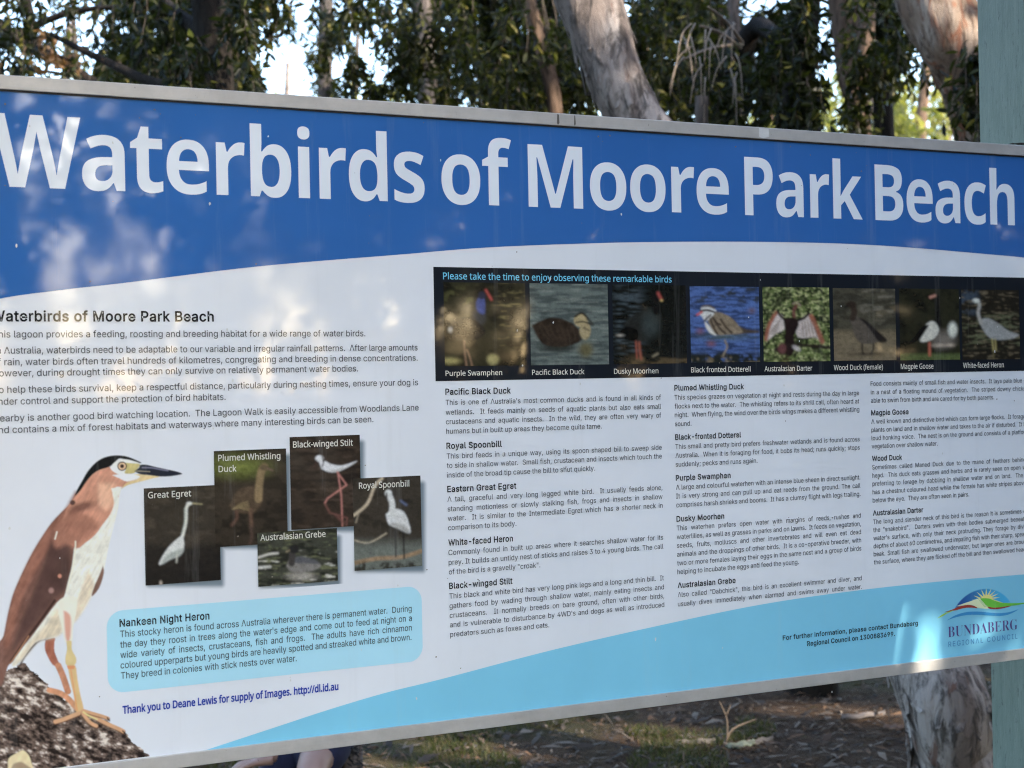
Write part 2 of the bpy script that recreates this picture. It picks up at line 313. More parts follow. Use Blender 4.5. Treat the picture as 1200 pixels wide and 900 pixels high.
'c':[720,[420,-14,365,-11,315,-4,291,2,247,18,208,39,172,65,141,97,128,115,115,135,95,178,79,228,73,255,69,283,64,345,63,401,68,466,75,505,84,542,96,576,111,606,128,635,147,660,168,683,203,713,229,729,257,743,287,755,334,768,367,774,420,778,464,778,512,775,555,768,594,758,638,743,676,727,615,566,523,598,488,606,459,610,412,609,389,604,367,596,348,585,331,571,317,553,304,532,294,508,286,481,280,450,277,416,276,380,279,326,283,294,290,266,300,241,312,220,326,201,342,186,360,174,380,165,402,159,426,156,460,156,491,159,528,165,555,173,588,186,621,202,653,221,653,43,604,17,553,-1,493,-11]],
'd':[887,[352,-14,310,-11,272,-3,236,11,202,31,172,56,144,86,119,122,99,163,83,210,72,262,65,319,63,381,65,444,72,501,83,553,99,600,109,621,131,660,158,694,188,722,221,744,256,761,275,768,315,776,357,779,397,777,432,771,465,761,493,746,518,729,554,697,577,667,584,667,573,739,569,790,569,1064,777,1064,777,0,618,0,577,99,569,99,552,77,526,49,503,30,477,14,458,5,426,-6,391,-12],[424,153,465,156,498,165,525,181,546,204,557,222,566,244,576,281,581,324,583,380,579,448,571,492,559,529,542,560,528,576,499,595,464,606,422,609,389,606,360,594,335,576,314,550,297,517,284,477,277,431,275,378,277,326,284,280,297,241,314,209,335,185,361,167,391,156]],
'e':[828,[455,-14,382,-9,347,-3,298,10,267,22,238,36,210,53,185,72,162,94,141,118,122,144,105,173,91,204,80,238,72,275,66,314,63,355,64,420,68,461,74,500,83,536,95,569,109,600,125,629,153,667,174,689,197,709,222,726,249,741,292,759,323,768,372,776,407,778,450,778,475,776,523,769,566,756,587,748,606,739,642,716,675,688,690,673,703,656,726,620,736,600,751,557,757,534,765,485,768,431,768,331,275,331,279,289,285,264,294,240,312,210,336,184,354,170,375,159,398,150,423,145,465,141,513,143,558,148,599,156,640,168,682,183,724,202,724,41,666,16,606,-1,537,-11],[279,469,571,469,569,503,558,543,546,569,529,592,515,605,490,619,460,627,426,630,397,628,362,617,339,603,319,584,303,560,290,531,282,496]],
'f':[542,[143,0,143,608,28,608,28,709,143,765,145,867,151,908,161,943,176,973,194,998,216,1019,241,1036,270,1049,313,1061,360,1069,413,1071,462,1070,516,1063,563,1053,605,1039,552,887,505,899,475,904,436,906,409,903,388,894,375,884,363,865,355,844,352,819,352,765,532,765,532,608,352,608,352,0]],
'h':[920,[109,0,109,1064,318,1064,317,801,314,739,308,667,319,667,339,694,361,717,386,737,413,752,443,764,484,774,518,778,561,778,600,775,636,767,669,756,700,741,727,723,752,701,773,674,790,643,802,607,807,588,815,523,815,0,606,0,606,447,606,473,599,519,593,539,585,556,576,571,565,583,552,594,537,602,521,607,483,612,454,610,427,605,404,596,384,583,367,567,354,547,343,524,334,497,324,452,318,380,318,0]],
'i':[427,[214,860,184,862,164,868,145,876,128,886,115,901,107,920,103,936,101,962,103,989,109,1012,115,1024,128,1039,145,1049,164,1057,191,1063,214,1064,237,1063,264,1057,288,1046,304,1034,313,1024,322,1005,326,989,328,962,326,936,322,920,313,901,299,886,283,876,264,868,244,862],[109,0,109,765,318,765,318,0]],
'k':[868,[109,0,109,1064,318,1064,318,567,315,509,307,416,310,416,357,480,388,519,615,765,850,765,546,433,868,0,627,0,408,310,318,238,318,0]],
'o':[867,[431,-14,397,-13,363,-9,331,-2,285,12,242,32,215,49,190,68,167,89,137,126,119,153,103,182,90,214,79,248,68,303,64,342,63,384,64,415,69,473,74,501,88,552,97,576,119,620,147,659,162,676,180,693,217,721,237,733,280,753,304,761,353,772,380,776,436,779,488,776,521,771,553,763,583,753,626,732,653,716,677,697,700,676,730,640,748,613,764,584,777,552,792,501,799,464,803,425,804,384,801,323,798,294,793,266,779,215,770,191,748,147,720,108,704,90,687,73,649,44,629,32,586,12,562,4,513,-8,460,-13],[434,154,473,158,505,169,533,187,554,212,570,245,582,284,589,330,591,384,589,437,582,483,570,522,554,554,532,579,505,596,472,607,433,611,394,607,362,596,334,579,313,554,297,522,285,483,278,437,276,384,278,330,285,284,297,245,313,212,335,187,362,169,395,158]],
'r':[636,[109,0,109,765,268,765,298,636,308,636,333,673,364,707,401,737,421,750,442,760,475,771,511,778,559,778,606,773,591,577,550,583,512,584,469,578,427,565,397,550,370,530,348,504,331,473,323,445,318,401,318,0]],
's':[696,[317,-14,242,-11,179,-4,122,10,64,31,64,203,129,178,197,157,265,143,324,139,369,142,390,147,406,154,419,163,428,174,434,186,437,204,434,223,428,237,417,250,402,262,353,289,238,340,188,366,139,396,108,425,94,445,82,466,73,490,67,516,64,545,64,583,65,600,72,631,77,645,91,672,110,696,120,706,160,734,190,749,224,761,261,769,300,775,377,779,458,772,501,765,534,757,589,738,634,718,571,569,508,594,448,613,406,622,363,625,322,621,302,616,286,607,276,596,273,590,270,574,271,565,276,552,282,541,293,531,308,521,348,501,462,452,518,424,566,394,597,365,612,345,625,323,634,298,638,280,642,249,642,208,634,155,629,139,615,110,597,83,586,71,561,48,531,29,479,7,438,-3,393,-10]],
't':[608,[371,-14,338,-13,296,-6,267,2,240,12,215,27,193,46,174,69,163,86,149,116,142,140,135,179,133,208,132,608,32,608,32,696,147,766,207,927,340,927,340,765,555,765,555,608,340,608,340,239,345,207,355,187,362,178,374,168,400,156,431,153,471,155,509,162,563,176,563,21,518,6,471,-5,428,-11]],
}),
'cap': (500, {
' ':[182],
'(':[210,[131,-110,85,-45,49,42,31,136,31,248,53,357,98,456,131,500,189,500,152,443,124,381,104,315,93,248,92,152,108,60,140,-30,188,-110]],
')':[210,[22,-110,58,-54,86,8,106,72,117,139,118,234,102,328,70,418,21,500,79,500,126,432,161,344,180,248,180,136,157,29,112,-68,79,-110]],
'-':[226,[28,160,28,215,198,215,198,160]],
'.':[188,[93,-10,61,4,50,38,61,72,93,84,126,72,138,38,126,4]],
'/':[260,[7,0,194,500,254,500,67,0]],
':':[188,[93,290,61,303,50,338,61,373,93,385,126,373,138,338,126,303],[93,-10,61,4,50,38,61,72,93,84,126,72,138,38,126,4]],
'A':[448,[0,0,196,502,252,502,447,0,382,0,322,155,123,155,64,0],[144,211,302,211,222,437,202,364]],
'B':[455,[68,0,68,500,255,498,304,490,352,472,379,450,392,426,400,387,398,348,387,318,368,294,306,262,370,239,392,221,407,198,416,166,417,131,412,100,396,66,354,26,294,4],[131,287,253,288,308,304,325,324,334,350,334,382,326,410,306,428,268,442,131,446],[131,53,262,55,314,71,336,93,348,127,348,166,335,198,313,218,278,230,131,234]],
'D':[511,[68,0,68,500,270,497,324,484,370,462,409,430,433,398,452,361,464,318,468,255,464,196,451,144,430,100,410,75,375,44,300,11,228,0],[131,54,232,56,288,66,333,88,366,122,380,142,400,221,396,314,385,352,368,382,344,407,315,426,242,445,131,446]],
'E':[390,[68,0,68,500,348,500,348,444,131,444,131,288,334,288,334,234,131,234,131,56,348,56,348,0]],
'G':[510,[282,-7,222,-2,170,14,126,42,92,78,66,123,50,176,42,250,48,312,60,356,84,404,118,444,152,470,204,493,250,504,309,507,368,502,451,478,427,423,373,442,322,450,270,450,218,438,176,414,144,378,121,334,112,294,112,203,122,160,139,123,164,92,188,73,219,59,265,49,332,49,395,60,395,208,285,208,285,264,458,264,458,19,376,0]],
'H':[519,[68,0,68,500,131,500,131,288,388,288,388,500,450,500,450,0,388,0,388,233,131,233,131,0]],
'I':[238,[28,0,28,36,87,50,87,450,28,464,28,500,208,500,208,464,150,450,150,50,208,36,208,0]],
'L':[367,[68,0,68,500,131,500,131,56,350,56,350,0]],
'M':[635,[68,0,68,500,161,500,315,90,475,500,567,500,567,0,505,0,510,438,340,0,288,0,124,438,126,0]],
'P':[424,[68,0,68,500,232,499,272,494,318,478,357,448,383,396,387,332,370,276,334,234,283,208,224,196,131,194,131,0],[131,248,234,252,275,264,298,280,317,310,323,350,318,386,302,414,274,432,244,442,131,446]],
'R':[436,[68,0,68,500,250,498,298,488,328,476,357,452,377,420,386,380,386,332,376,296,356,268,328,244,288,224,425,0,352,0,230,206,131,206,131,0],[131,260,243,262,272,270,295,284,316,314,322,348,318,391,302,417,282,431,248,442,131,446]],
'S':[384,[173,-7,95,0,36,17,36,77,136,50,194,48,232,55,260,70,279,90,288,122,285,154,272,178,250,196,123,252,74,288,48,336,42,370,44,405,54,433,70,457,118,492,186,506,266,502,340,479,320,425,238,449,192,452,159,446,134,435,114,413,106,390,108,360,118,334,143,312,274,252,320,219,338,194,348,170,348,102,330,58,295,24,236,0]],
'T':[390,[163,0,163,444,7,444,7,500,382,500,382,444,226,444,226,0]],
'W':[652,[141,0,8,500,74,500,158,174,176,76,196,178,290,500,356,500,452,180,475,76,494,174,576,500,642,500,509,0,446,0,323,426,305,347,204,0]],
'a':[393,[150,-7,90,5,51,36,33,86,34,122,40,146,70,186,111,208,170,221,276,226,272,282,256,314,216,331,160,328,92,303,74,350,120,369,166,380,213,382,262,374,292,360,308,346,322,328,332,296,336,0,292,0,276,53,247,23,220,6,186,-4],[164,42,214,52,254,78,272,116,275,184,160,174,133,165,111,148,96,115,102,72,126,51]],
'b':[430,[238,-7,204,-4,170,6,144,24,121,48,116,48,104,0,60,0,60,532,121,532,118,326,152,357,186,374,223,381,270,378,300,370,335,348,362,316,378,284,390,233,392,172,384,116,368,70,350,42,318,15,280,-2],[228,44,272,54,304,81,322,126,328,188,322,250,303,295,272,322,227,330,176,322,144,296,127,252,121,187,129,117,148,75,184,50]],
'c':[336,[210,-7,170,-4,135,7,103,25,82,44,60,76,48,108,38,197,52,275,66,306,89,336,112,354,145,371,182,380,224,382,270,376,313,362,294,311,216,328,179,324,152,312,122,280,109,248,103,209,104,154,112,118,129,82,150,62,184,48,220,46,260,52,306,68,306,14,261,-2]],
'd':[430,[192,-7,149,-2,112,14,80,42,62,69,46,115,39,171,41,232,53,284,68,315,96,348,121,366,160,380,200,382,244,375,278,358,314,327,310,532,371,532,371,0,322,0,310,50,286,25,260,7,226,-4],[202,44,253,52,286,76,304,118,310,186,302,257,283,300,247,324,202,331,158,322,127,292,108,246,102,186,108,126,127,81,158,54]],
'e':[395,[219,-7,146,5,94,36,70,66,54,94,39,164,46,251,75,318,94,340,124,362,158,376,188,382,256,375,309,346,344,296,358,230,359,176,102,176,106,136,118,104,135,79,165,57,204,46,250,46,294,54,342,72,342,18,281,-2],[104,225,295,225,294,240,285,280,264,312,238,327,196,332,158,322,134,304,114,270]],
'f':[241,[76,0,76,328,10,328,10,356,76,378,78,433,88,470,104,498,126,518,154,530,189,536,230,534,271,523,255,475,214,484,180,483,158,471,144,448,138,376,232,376,232,328,138,328,138,0]],
'g':[430,[203,-168,128,-162,68,-144,68,-88,108,-104,166,-115,222,-116,262,-104,287,-84,304,-55,310,-27,312,50,271,12,218,-6,159,-4,128,6,102,22,67,62,46,118,39,202,49,268,62,300,86,338,110,359,138,373,192,382,239,376,278,358,314,326,322,376,371,376,371,-20,361,-77,336,-120,307,-145,256,-164],[202,44,258,54,289,79,306,122,311,187,304,253,284,298,250,322,201,330,160,321,128,293,108,248,102,186,108,125,128,80,159,52]],
'h':[433,[60,0,60,532,121,532,118,324,171,367,204,378,239,382,280,378,315,367,342,349,361,323,376,256,376,0,315,0,315,240,310,280,286,315,268,325,231,330,171,318,154,306,138,282,122,215,121,0]],
'i':[180,[91,438,64,449,54,477,64,505,91,516,118,505,127,477,118,449],[60,0,60,376,121,376,121,0]],
'j':[180,[91,438,64,449,54,477,64,505,91,516,118,505,127,477,118,449],[16,-168,-38,-160,-38,-110,-3,-116,25,-115,45,-104,56,-87,60,376,121,376,118,-88,107,-122,86,-148,56,-163]],
'k':[374,[60,0,60,532,120,532,118,194,285,376,357,376,205,215,368,0,294,0,163,175,120,138,120,0]],
'l':[180,[60,0,60,532,121,532,121,0]],
'm':[655,[60,0,60,376,109,376,118,324,164,366,194,378,227,382,273,378,306,366,330,347,348,320,397,364,460,382,527,374,555,360,576,338,590,307,597,268,598,0,537,0,537,242,532,280,524,300,503,320,461,330,428,327,402,316,382,299,367,268,360,217,359,0,298,0,298,242,294,280,285,300,264,320,222,330,174,322,156,311,140,290,128,261,122,216,121,0]],
'n':[433,[60,0,60,376,109,376,118,324,162,363,217,381,282,378,336,355,361,324,374,278,376,0,315,0,315,240,310,280,286,315,268,325,231,330,172,318,154,306,138,283,122,216,121,0]],
'o':[424,[211,-7,142,6,110,24,88,44,51,106,38,188,50,271,65,304,86,332,111,354,141,370,213,382,282,370,338,332,374,271,386,188,374,106,360,72,338,44,313,22,283,6],[212,44,262,54,291,77,313,120,322,188,313,256,291,299,261,321,212,330,162,321,132,299,111,256,102,188,111,120,133,77,170,51]],
'p':[430,[60,-168,60,376,110,376,118,324,156,360,197,378,250,382,300,370,335,349,356,326,374,296,385,261,391,220,391,158,374,81,356,52,327,21,291,2,260,-6,216,-6,180,2,152,18,117,48,121,-168],[228,44,268,52,301,81,321,126,328,189,320,256,299,298,266,324,227,330,178,322,146,298,126,250,121,188,129,118,148,76,184,50]],
'r':[289,[60,0,60,376,110,376,120,306,148,344,187,372,228,382,278,378,271,322,226,326,194,320,161,298,139,271,122,212,121,0]],
's':[336,[154,-7,92,-2,36,17,36,73,118,46,196,46,220,56,237,72,244,94,242,114,232,129,212,144,103,192,64,217,39,255,38,306,49,331,62,347,111,374,176,382,246,374,296,357,275,308,212,328,160,332,118,322,96,296,97,272,111,253,260,182,288,156,302,127,300,70,276,31,224,2]],
't':[253,[174,-7,142,-4,112,7,78,43,65,94,64,328,11,328,11,357,65,382,90,462,126,462,126,376,234,376,234,328,126,328,126,105,132,76,146,57,168,45,199,44,238,51,238,4]],
'u':[433,[192,-7,141,-2,109,12,79,38,64,68,56,118,56,376,118,376,118,134,123,94,132,74,154,54,201,44,260,56,278,68,295,92,311,159,312,376,373,376,373,0,323,0,311,50,289,24,266,9,233,-2]],
'v':[356,[142,0,0,376,66,376,154,132,176,54,290,376,356,376,213,0]],
'w':[550,[110,0,8,376,72,376,148,64,242,376,310,376,383,136,399,64,480,376,542,376,438,0,366,0,276,312,180,0]],
'y':[357,[59,-168,8,-162,8,-114,60,-117,98,-102,124,-70,152,-2,0,376,66,376,156,139,180,60,290,376,357,376,177,-92,154,-126,128,-150,92,-164]],
}),
'serif': (500, {
'A':[480,[-10,0,-10,20,7,22,21,29,33,41,44,60,226,512,246,511,432,71,458,30,472,22,486,20,486,0,252,0,252,20,291,25,304,34,311,46,307,68,278,146,114,146,85,74,82,48,88,34,100,26,140,20,140,0],[124,176,266,176,194,350]],
'B':[486,[18,0,18,19,45,22,64,31,74,44,80,66,82,405,79,440,71,462,62,472,51,477,17,482,17,500,242,500,301,497,370,480,402,461,423,436,434,404,434,370,428,344,414,321,382,294,352,281,315,272,359,260,395,245,424,226,444,203,456,176,459,134,450,92,430,59,408,38,379,22,320,4,261,0],[200,276,242,279,270,286,293,303,304,324,312,370,308,422,296,453,272,470,250,476,226,476,212,472,204,462,200,434],[244,26,272,30,290,36,304,46,314,58,324,82,328,104,330,141,328,178,322,200,312,218,289,239,254,251,200,254,202,54,212,34,225,28]],
'D':[544,[22,0,22,19,47,22,67,30,74,40,80,60,81,411,78,447,69,466,51,477,16,482,16,500,244,500,306,496,376,478,420,455,445,435,475,399,497,356,510,306,514,250,506,174,498,140,485,111,468,85,448,62,424,44,397,28,366,16,331,7,250,0],[244,26,278,30,307,40,331,58,350,82,366,114,376,152,383,198,385,252,384,288,376,350,360,400,350,420,338,436,306,462,267,474,245,476,222,473,208,465,202,449,200,422,201,60,204,44,212,34,224,28]],
'E':[486,[16,0,16,18,52,23,71,35,80,58,82,86,82,405,80,439,74,458,63,472,44,479,18,482,18,500,438,500,438,351,421,351,412,392,400,416,386,436,360,454,314,468,268,472,222,470,206,460,200,433,200,270,242,272,276,288,288,300,302,322,316,379,334,379,334,130,316,130,304,190,296,207,282,223,268,232,248,240,200,244,200,74,206,44,223,33,279,31,338,40,373,55,398,74,428,108,452,157,472,157,442,0]],
'G':[558,[294,-11,220,-3,166,16,118,46,95,68,74,94,58,123,45,154,32,213,32,288,45,346,68,396,102,438,144,472,193,496,248,509,302,510,352,502,414,480,428,478,446,486,460,511,480,511,480,338,461,338,436,392,397,441,362,468,322,484,300,486,272,485,235,472,206,446,183,406,168,354,161,288,161,213,166,163,176,120,192,84,211,56,242,29,281,16,328,16,358,28,372,50,376,73,376,140,371,173,364,185,352,192,302,200,302,218,550,218,550,200,509,192,500,185,494,174,490,146,490,32,441,13,392,0,344,-8]],
'N':[542,[442,-12,118,384,120,58,126,39,135,30,154,22,183,19,183,0,20,0,20,19,57,24,74,37,81,56,84,86,84,426,42,474,20,482,20,500,172,500,429,185,427,444,421,461,410,472,364,482,364,500,526,500,526,482,499,478,480,470,472,461,466,442,463,-12]],
'R':[519,[17,0,17,19,53,25,70,37,80,60,82,88,80,437,74,457,63,470,44,478,18,482,18,500,256,500,306,496,372,482,404,468,420,456,440,434,454,399,458,368,451,326,438,302,408,272,380,258,346,246,484,42,502,24,528,19,528,0,372,0,221,233,200,233,202,60,209,40,218,30,238,22,266,19,266,0],[200,256,250,258,280,266,307,284,324,312,333,359,328,414,312,448,284,467,260,472,233,473,214,468,204,458,200,428]],
'U':[540,[272,-14,210,-9,162,6,126,32,100,67,86,114,80,155,78,442,71,460,62,470,43,478,16,482,16,500,264,500,264,482,234,478,216,471,206,462,200,446,199,132,210,82,228,52,255,32,276,26,302,24,341,28,374,41,387,50,408,76,416,91,427,129,430,175,429,437,423,456,411,469,391,477,360,482,360,500,520,500,520,482,496,476,480,468,472,458,466,440,462,163,456,115,443,76,417,36,380,8,332,-8]],
}),
}

def even_odd(x, y, loops):
    ins = False
    for lp in loops:
        for (x0, y0), (x1, y1) in zip(lp, lp[1:] + lp[:1]):
            if (y0 > y) != (y1 > y) and x < (x1 - x0) * (y - y0) / (y1 - y0) + x0: ins = not ins
    return ins
def fill(loops, grow=0.0):
    """triangles of the area inside the outlines, holes left open; grow thickens every stroke"""
    if not loops: return np.zeros((0, 2)), np.zeros((0, 3), dtype=int)
    # an outline is a hole when all of it lies inside one other outline; strokes may overlap each other
    holes = [any(j != k and all(even_odd(x, y, [q]) for x, y in lp) for j, q in enumerate(loops)) for k, lp in enumerate(loops)]
    if grow:
        new = []
        for k, lp in enumerate(loops):
            area = sum(a[0] * b[1] - b[0] * a[1] for a, b in zip(lp, lp[1:] + lp[:1]))
            sg = (1 if area > 0 else -1) * (-1 if holes[k] else 1) * grow
            out = []
            for i, p in enumerate(lp):
                a, b = lp[i - 1], lp[(i + 1) % len(lp)]
                d1 = Vector((p[0] - a[0], p[1] - a[1])).normalized(); d2 = Vector((b[0] - p[0], b[1] - p[1])).normalized()
                n1 = Vector((d1.y, -d1.x)); n2 = Vector((d2.y, -d2.x))
                m = n1 + n2
                if m.length < 1e-4: m = n1.copy()
                m.normalize()
                k_ = min(1.6, 1 / max(0.4, m.dot(n1)))
                out.append((p[0] + m.x * sg * k_, p[1] + m.y * sg * k_))
            new.append(out)
        loops = new
    vs, es = [], []
    for lp in loops:
        n = len(vs)
        vs += [Vector(p) for p in lp]
        es += [(n + i, n + (i + 1) % len(lp)) for i in range(len(lp))]
    ov, oe, of, *_rest = delaunay_2d_cdt(vs, es, [], 0, 1e-5)
    solid = [lp for lp, h in zip(loops, holes) if not h]
    gaps = [lp for lp, h in zip(loops, holes) if h]
    keep = []
    for t in of:
        x, y = sum(ov[i].x for i in t) / 3, sum(ov[i].y for i in t) / 3
        if any(even_odd(x, y, [lp]) for lp in solid) and not any(even_odd(x, y, [lp]) for lp in gaps): keep.append(t)
    return np.array([tuple(p) for p in ov]), np.array(keep, dtype=int)

GL = {}
heavy = {}
THICKEN = {'title': -0.006, 'cap': 0.012, 'serif': -0.02, 'body': 0.004}
for font_key, (units, letters) in FONT.items():
    g = {}
    for ch, item in letters.items():
        loops = [[(lp[j] / units, lp[j + 1] / units) for j in range(0, len(lp), 2)] for lp in item[1:]]
        pts = [p for lp in loops for p in lp]
        g[ch] = (item[0] / units, *fill(loops, THICKEN.get(font_key, 0)))
        if font_key == 'body': heavy[ch] = (item[0] / units + 0.05, *fill(loops, 0.036))
    GL[font_key] = g
GL['head'] = heavy
GL['credit'] = {ch: (item[0] / 500, *fill([[(lp[j] / 500, lp[j + 1] / 500) for j in range(0, len(lp), 2)] for lp in item[1:]], 0.05)) for ch, item in FONT['cap'][1].items()}
GL['title'] = {ch: (a - 0.06, v_, t_) for ch, (a, v_, t_) in GL['title'].items()}

def text_geo(lines):
    """lines: (font, text, u0, u1, v, cap height, justify scale or None, depth) -> V, F on the sign's own axes"""
    VV, FF, off = [], [], 0
    for font, text, ua, ub, v, cap, hs, dep in lines:
        g = GL[font]
        gl = [g[c] for c in text]
        adv = [a[0] for a in gl]
        first = next(a for a in gl if len(a[1]))
        last = [a for a in gl if len(a[1])][-1]
        lb = first[1][:, 0].min()
        rb = last[0] - last[1][:, 0].max()
        nat = sum(adv) - lb - rb
        nsp = text.count(' ')
        if hs is None or nsp == 0:
            k = (ub - ua) / nat; extra = 0.0
        else:
            k = hs * cap
            extra = ((ub - ua) - k * nat) / nsp
            if extra < -0.13 * cap:
                k = (ub - ua + 0.13 * cap * nsp) / nat; extra = -0.13 * cap
        x = ua - lb * k
        for ch, (a, gv, gt) in zip(text, gl):
            if len(gv):
                P = np.empty((len(gv), 3))
                P[:, 0] = x + gv[:, 0] * k
                P[:, 1] = -dep
                P[:, 2] = v + gv[:, 1] * cap
                VV.append(P); FF.append(gt + off); off += len(gv)
            x += a * k + (extra if ch == ' ' else 0)
    return np.concatenate(VV), np.concatenate(FF)

# ------------------------------------------------------------------ information sign
UL, UR = S(-42, 450)[0], S(1224, 450)[0]
VT = S(600, 129.5)[1]; VB = S(600, 849)[1]
RAIL = 0.0245
sign = empty('information_sign', (A0.x, A0.y, 0), THETA)
tag(sign, 'large landscape information board about waterbirds, blue heading, silver frame, on teal timber posts', 'sign')

M_white = print_mat('print_white', ink(192, 207, 228))
M_blue = print_mat('print_blue', ink(44, 94, 168))
M_sky = print_mat('print_light_blue', ink(112, 184, 224))
M_box = print_mat('print_pale_box', ink(150, 203, 234))
M_lett = print_mat('print_lettering', (0.78, 0.83, 0.88))
M_ink = print_mat('print_ink', (0.035, 0.04, 0.048))
M_ink_b = print_mat('print_ink_bold', (0.012, 0.014, 0.018))
M_strip = print_mat('print_black', ink(24, 30, 40))
M_cap = print_mat('print_caption', ink(190, 200, 205))
M_cyan = print_mat('print_cyan', ink(105, 185, 228))
M_navy = print_mat('print_navy', ink(34, 60, 158))
M_purp = print_mat('print_purple', ink(80, 68, 132))
M_pblue = print_mat('print_mid_blue', ink(66, 122, 180))
M_col = print_mat('print_picture')

k = NT('brushed_aluminium')
v = k.coords((0.6, 14, 60))
g_ = k.noise(v, 4, 5, 0.6)
st = k.ramp(k.noise(k.coords((3, 3, 3)), 3.0, 6, 0.7), [(0.35, 0.80), (0.65, 1.0)])
sp = k.ramp(k.noise(k.coords(), 120, 5, 0.7), [(0.66, 1.0), (0.74, 0.45)])
c = k.mix(1.0, k.mix(1.0, (0.50, 0.485, 0.46), st, 'MULTIPLY'), sp, 'MULTIPLY')
k.set(Base_Color=c, Metallic=0.25, Roughness=k.ramp(g_, [(0.3, 0.38), (0.7, 0.58)]))
k.bump(g_, 0.08, 0.002)
M_alu = k.m

def box(name, u0_, u1_, y0, y1, v0, v1, mat, parent, bev=0.0):
    V = [(u, y, v_) for u in (u0_, u1_) for y in (y0, y1) for v_ in (v0, v1)]
    Fc = [(0, 1, 3, 2), (4, 6, 7, 5), (0, 4, 5, 1), (2, 3, 7, 6), (0, 2, 6, 4), (1, 5, 7, 3)]
    o = mesh_obj(name, V, Fc, mat, parent)
    if bev:
        b = o.modifiers.new('bevel', 'BEVEL'); b.width = bev; b.segments = 2
    return o

# sheet 3 mm thick, its face at y = 0 (local -y looks at the camera)
IU0, IU1, IV0, IV1 = UL + 0.012, UR - 0.012, VB + 0.012, VT - 0.012
box('panel', IU0, IU1, 0.0, 0.003, IV0, IV1, M_white, sign)
for nm, a, b_, c_, d_ in (('frame_rail', UL, UR, VT - RAIL, VT), ('frame_rail', UL, UR, VB, VB + RAIL),
                          ('frame_rail', UL, UL + RAIL, VB + RAIL, VT - RAIL), ('frame_rail', UR - RAIL, UR, VB + RAIL, VT - RAIL)):
    box(nm, a, b_, -0.006, 0.028, c_, d_, M_alu, sign, 0.0012)
# black gasket line round the inside of the frame
gV, gF = [], []
def quad_add(V, Fc, a, b, c, d):
    n = len(V); V += [a, b, c, d]; Fc.append((n, n + 1, n + 2, n + 3))
ti, bi, li, ri = VT - RAIL, VB + RAIL, UL + RAIL, UR - RAIL
for (a0, b0, a1, b1) in ((li, ti - .0028, ri, ti), (li, bi, li + .0025, ti), (ri - .0025, bi, ri, ti)):
    quad_add(gV, gF, (a0, -.0022, b0), (a1, -.0022, b0), (a1, -.0022, b1), (a0, -.0022, b1))
mesh_obj('gasket', gV, gF, simple_mat('rubber', (0.03, 0.03, 0.032), 0.7), sign)

def smooth_curve(pts, n=14):
    out = []
    P = [pts[0]] + list(pts) + [pts[-1]]
    for i in range(1, len(P) - 2):
        p0, p1, p2, p3 = P[i - 1], P[i], P[i + 1], P[i + 2]
        for j in range(n):
            t = j / n
            out.append(tuple(0.5 * ((2 * b) + (-a + c) * t + (2 * a - 5 * b + 4 * c - d) * t * t + (-a + 3 * b - 3 * c + d) * t ** 3)
                             for a, b, c, d in zip(p0, p1, p2, p3)))
    out.append(tuple(pts[-1]))
    return out

def uvpoly(name, pts_uv, dep, mat, parent):
    V = [(u, -dep, v_) for u, v_ in pts_uv]
    T = tessellate_polygon([[Vector((u, v_, 0)) for u, v_ in pts_uv]])
    return mesh_obj(name, V, [tuple(t) for t in T], mat, parent)

def S2(pts): return [S(x, y) for x, y in pts]

e = 0.0004
hb = smooth_curve(S2([(-60, 368), (0, 350), (75, 339.5), (150, 331), (300, 312.5), (460, 299), (600, 288.5), (800, 283.2), (1000, 286), (1165, 298.5), (1225, 305)]))
hb = [(min(max(u, li), ri), v_) for u, v_ in hb]
uvpoly('header_band', [(li, ti), *hb, (ri, ti)], e, M_blue, sign)
wb = smooth_curve(S2([(238, 880), (320, 853), (387, 831), (453, 811.5), (520, 795), (652, 760.5), (800, 727), (900, 707), (1000, 692.5), (1100, 681.5), (1200, 673), (1226, 671)]))
wb = [(min(u, ri), max(v_, bi)) for u, v_ in wb]
uvpoly('wave_band', [*wb, (ri, bi)], e, M_sky, sign)

# pale rounded box
def rounded(u0_, u1_, v0, v1, r, n=8):
    P = []
    for cx, cy, a in ((u1_ - r, v1 - r, 0), (u0_ + r, v1 - r, 90), (u0_ + r, v0 + r, 180), (u1_ - r, v0 + r, 270)):
        for i in range(n + 1):
            t = math.radians(a + 90 * i / n)
            P.append((cx + r * math.cos(t), cy + r * math.sin(t)))
    return P
b0 = S(125.5, 760); b1 = S(494.7, 735)
bt = S(150, 714.5)[1]; bb = S(150, 810.5)[1]
uvpoly('info_box', rounded(b0[0], b1[0], bb, bt, 0.028), e, M_box, sign)

# ---- title
zpx = (4231 - 600) / F                # px-scale helper
def cap_m(px, py, c):                 # pixel height at a place -> metres on the sign
    return S(px, py - c)[1] - S(px, py)[1]
def base_v(x, y): return S(x, y)[1]
CT = cap_m(50, 219, 86.0)
VTIT = sum(base_v(x, y) for x, y in ((30, 219.3), (300, 230), (640, 243.6), (879, 252.6), (1150, 264))) / 5
L = []
for wd, x0, x1 in (('Waterbirds', -8.5, 497.7), ('of', 517.7, 600), ('Moore', 619.3, 854), ('Park', 872.7, 1010.3), ('Beach', 1025.3, 1188.5)):
    L.append(('title', wd, S(x0, 240)[0], S(x1, 240)[0], VTIT, CT, None, 2.4 * e))
V_, F_ = text_geo(L)
mesh_obj('title_lettering', V_, F_, M_lett, sign)

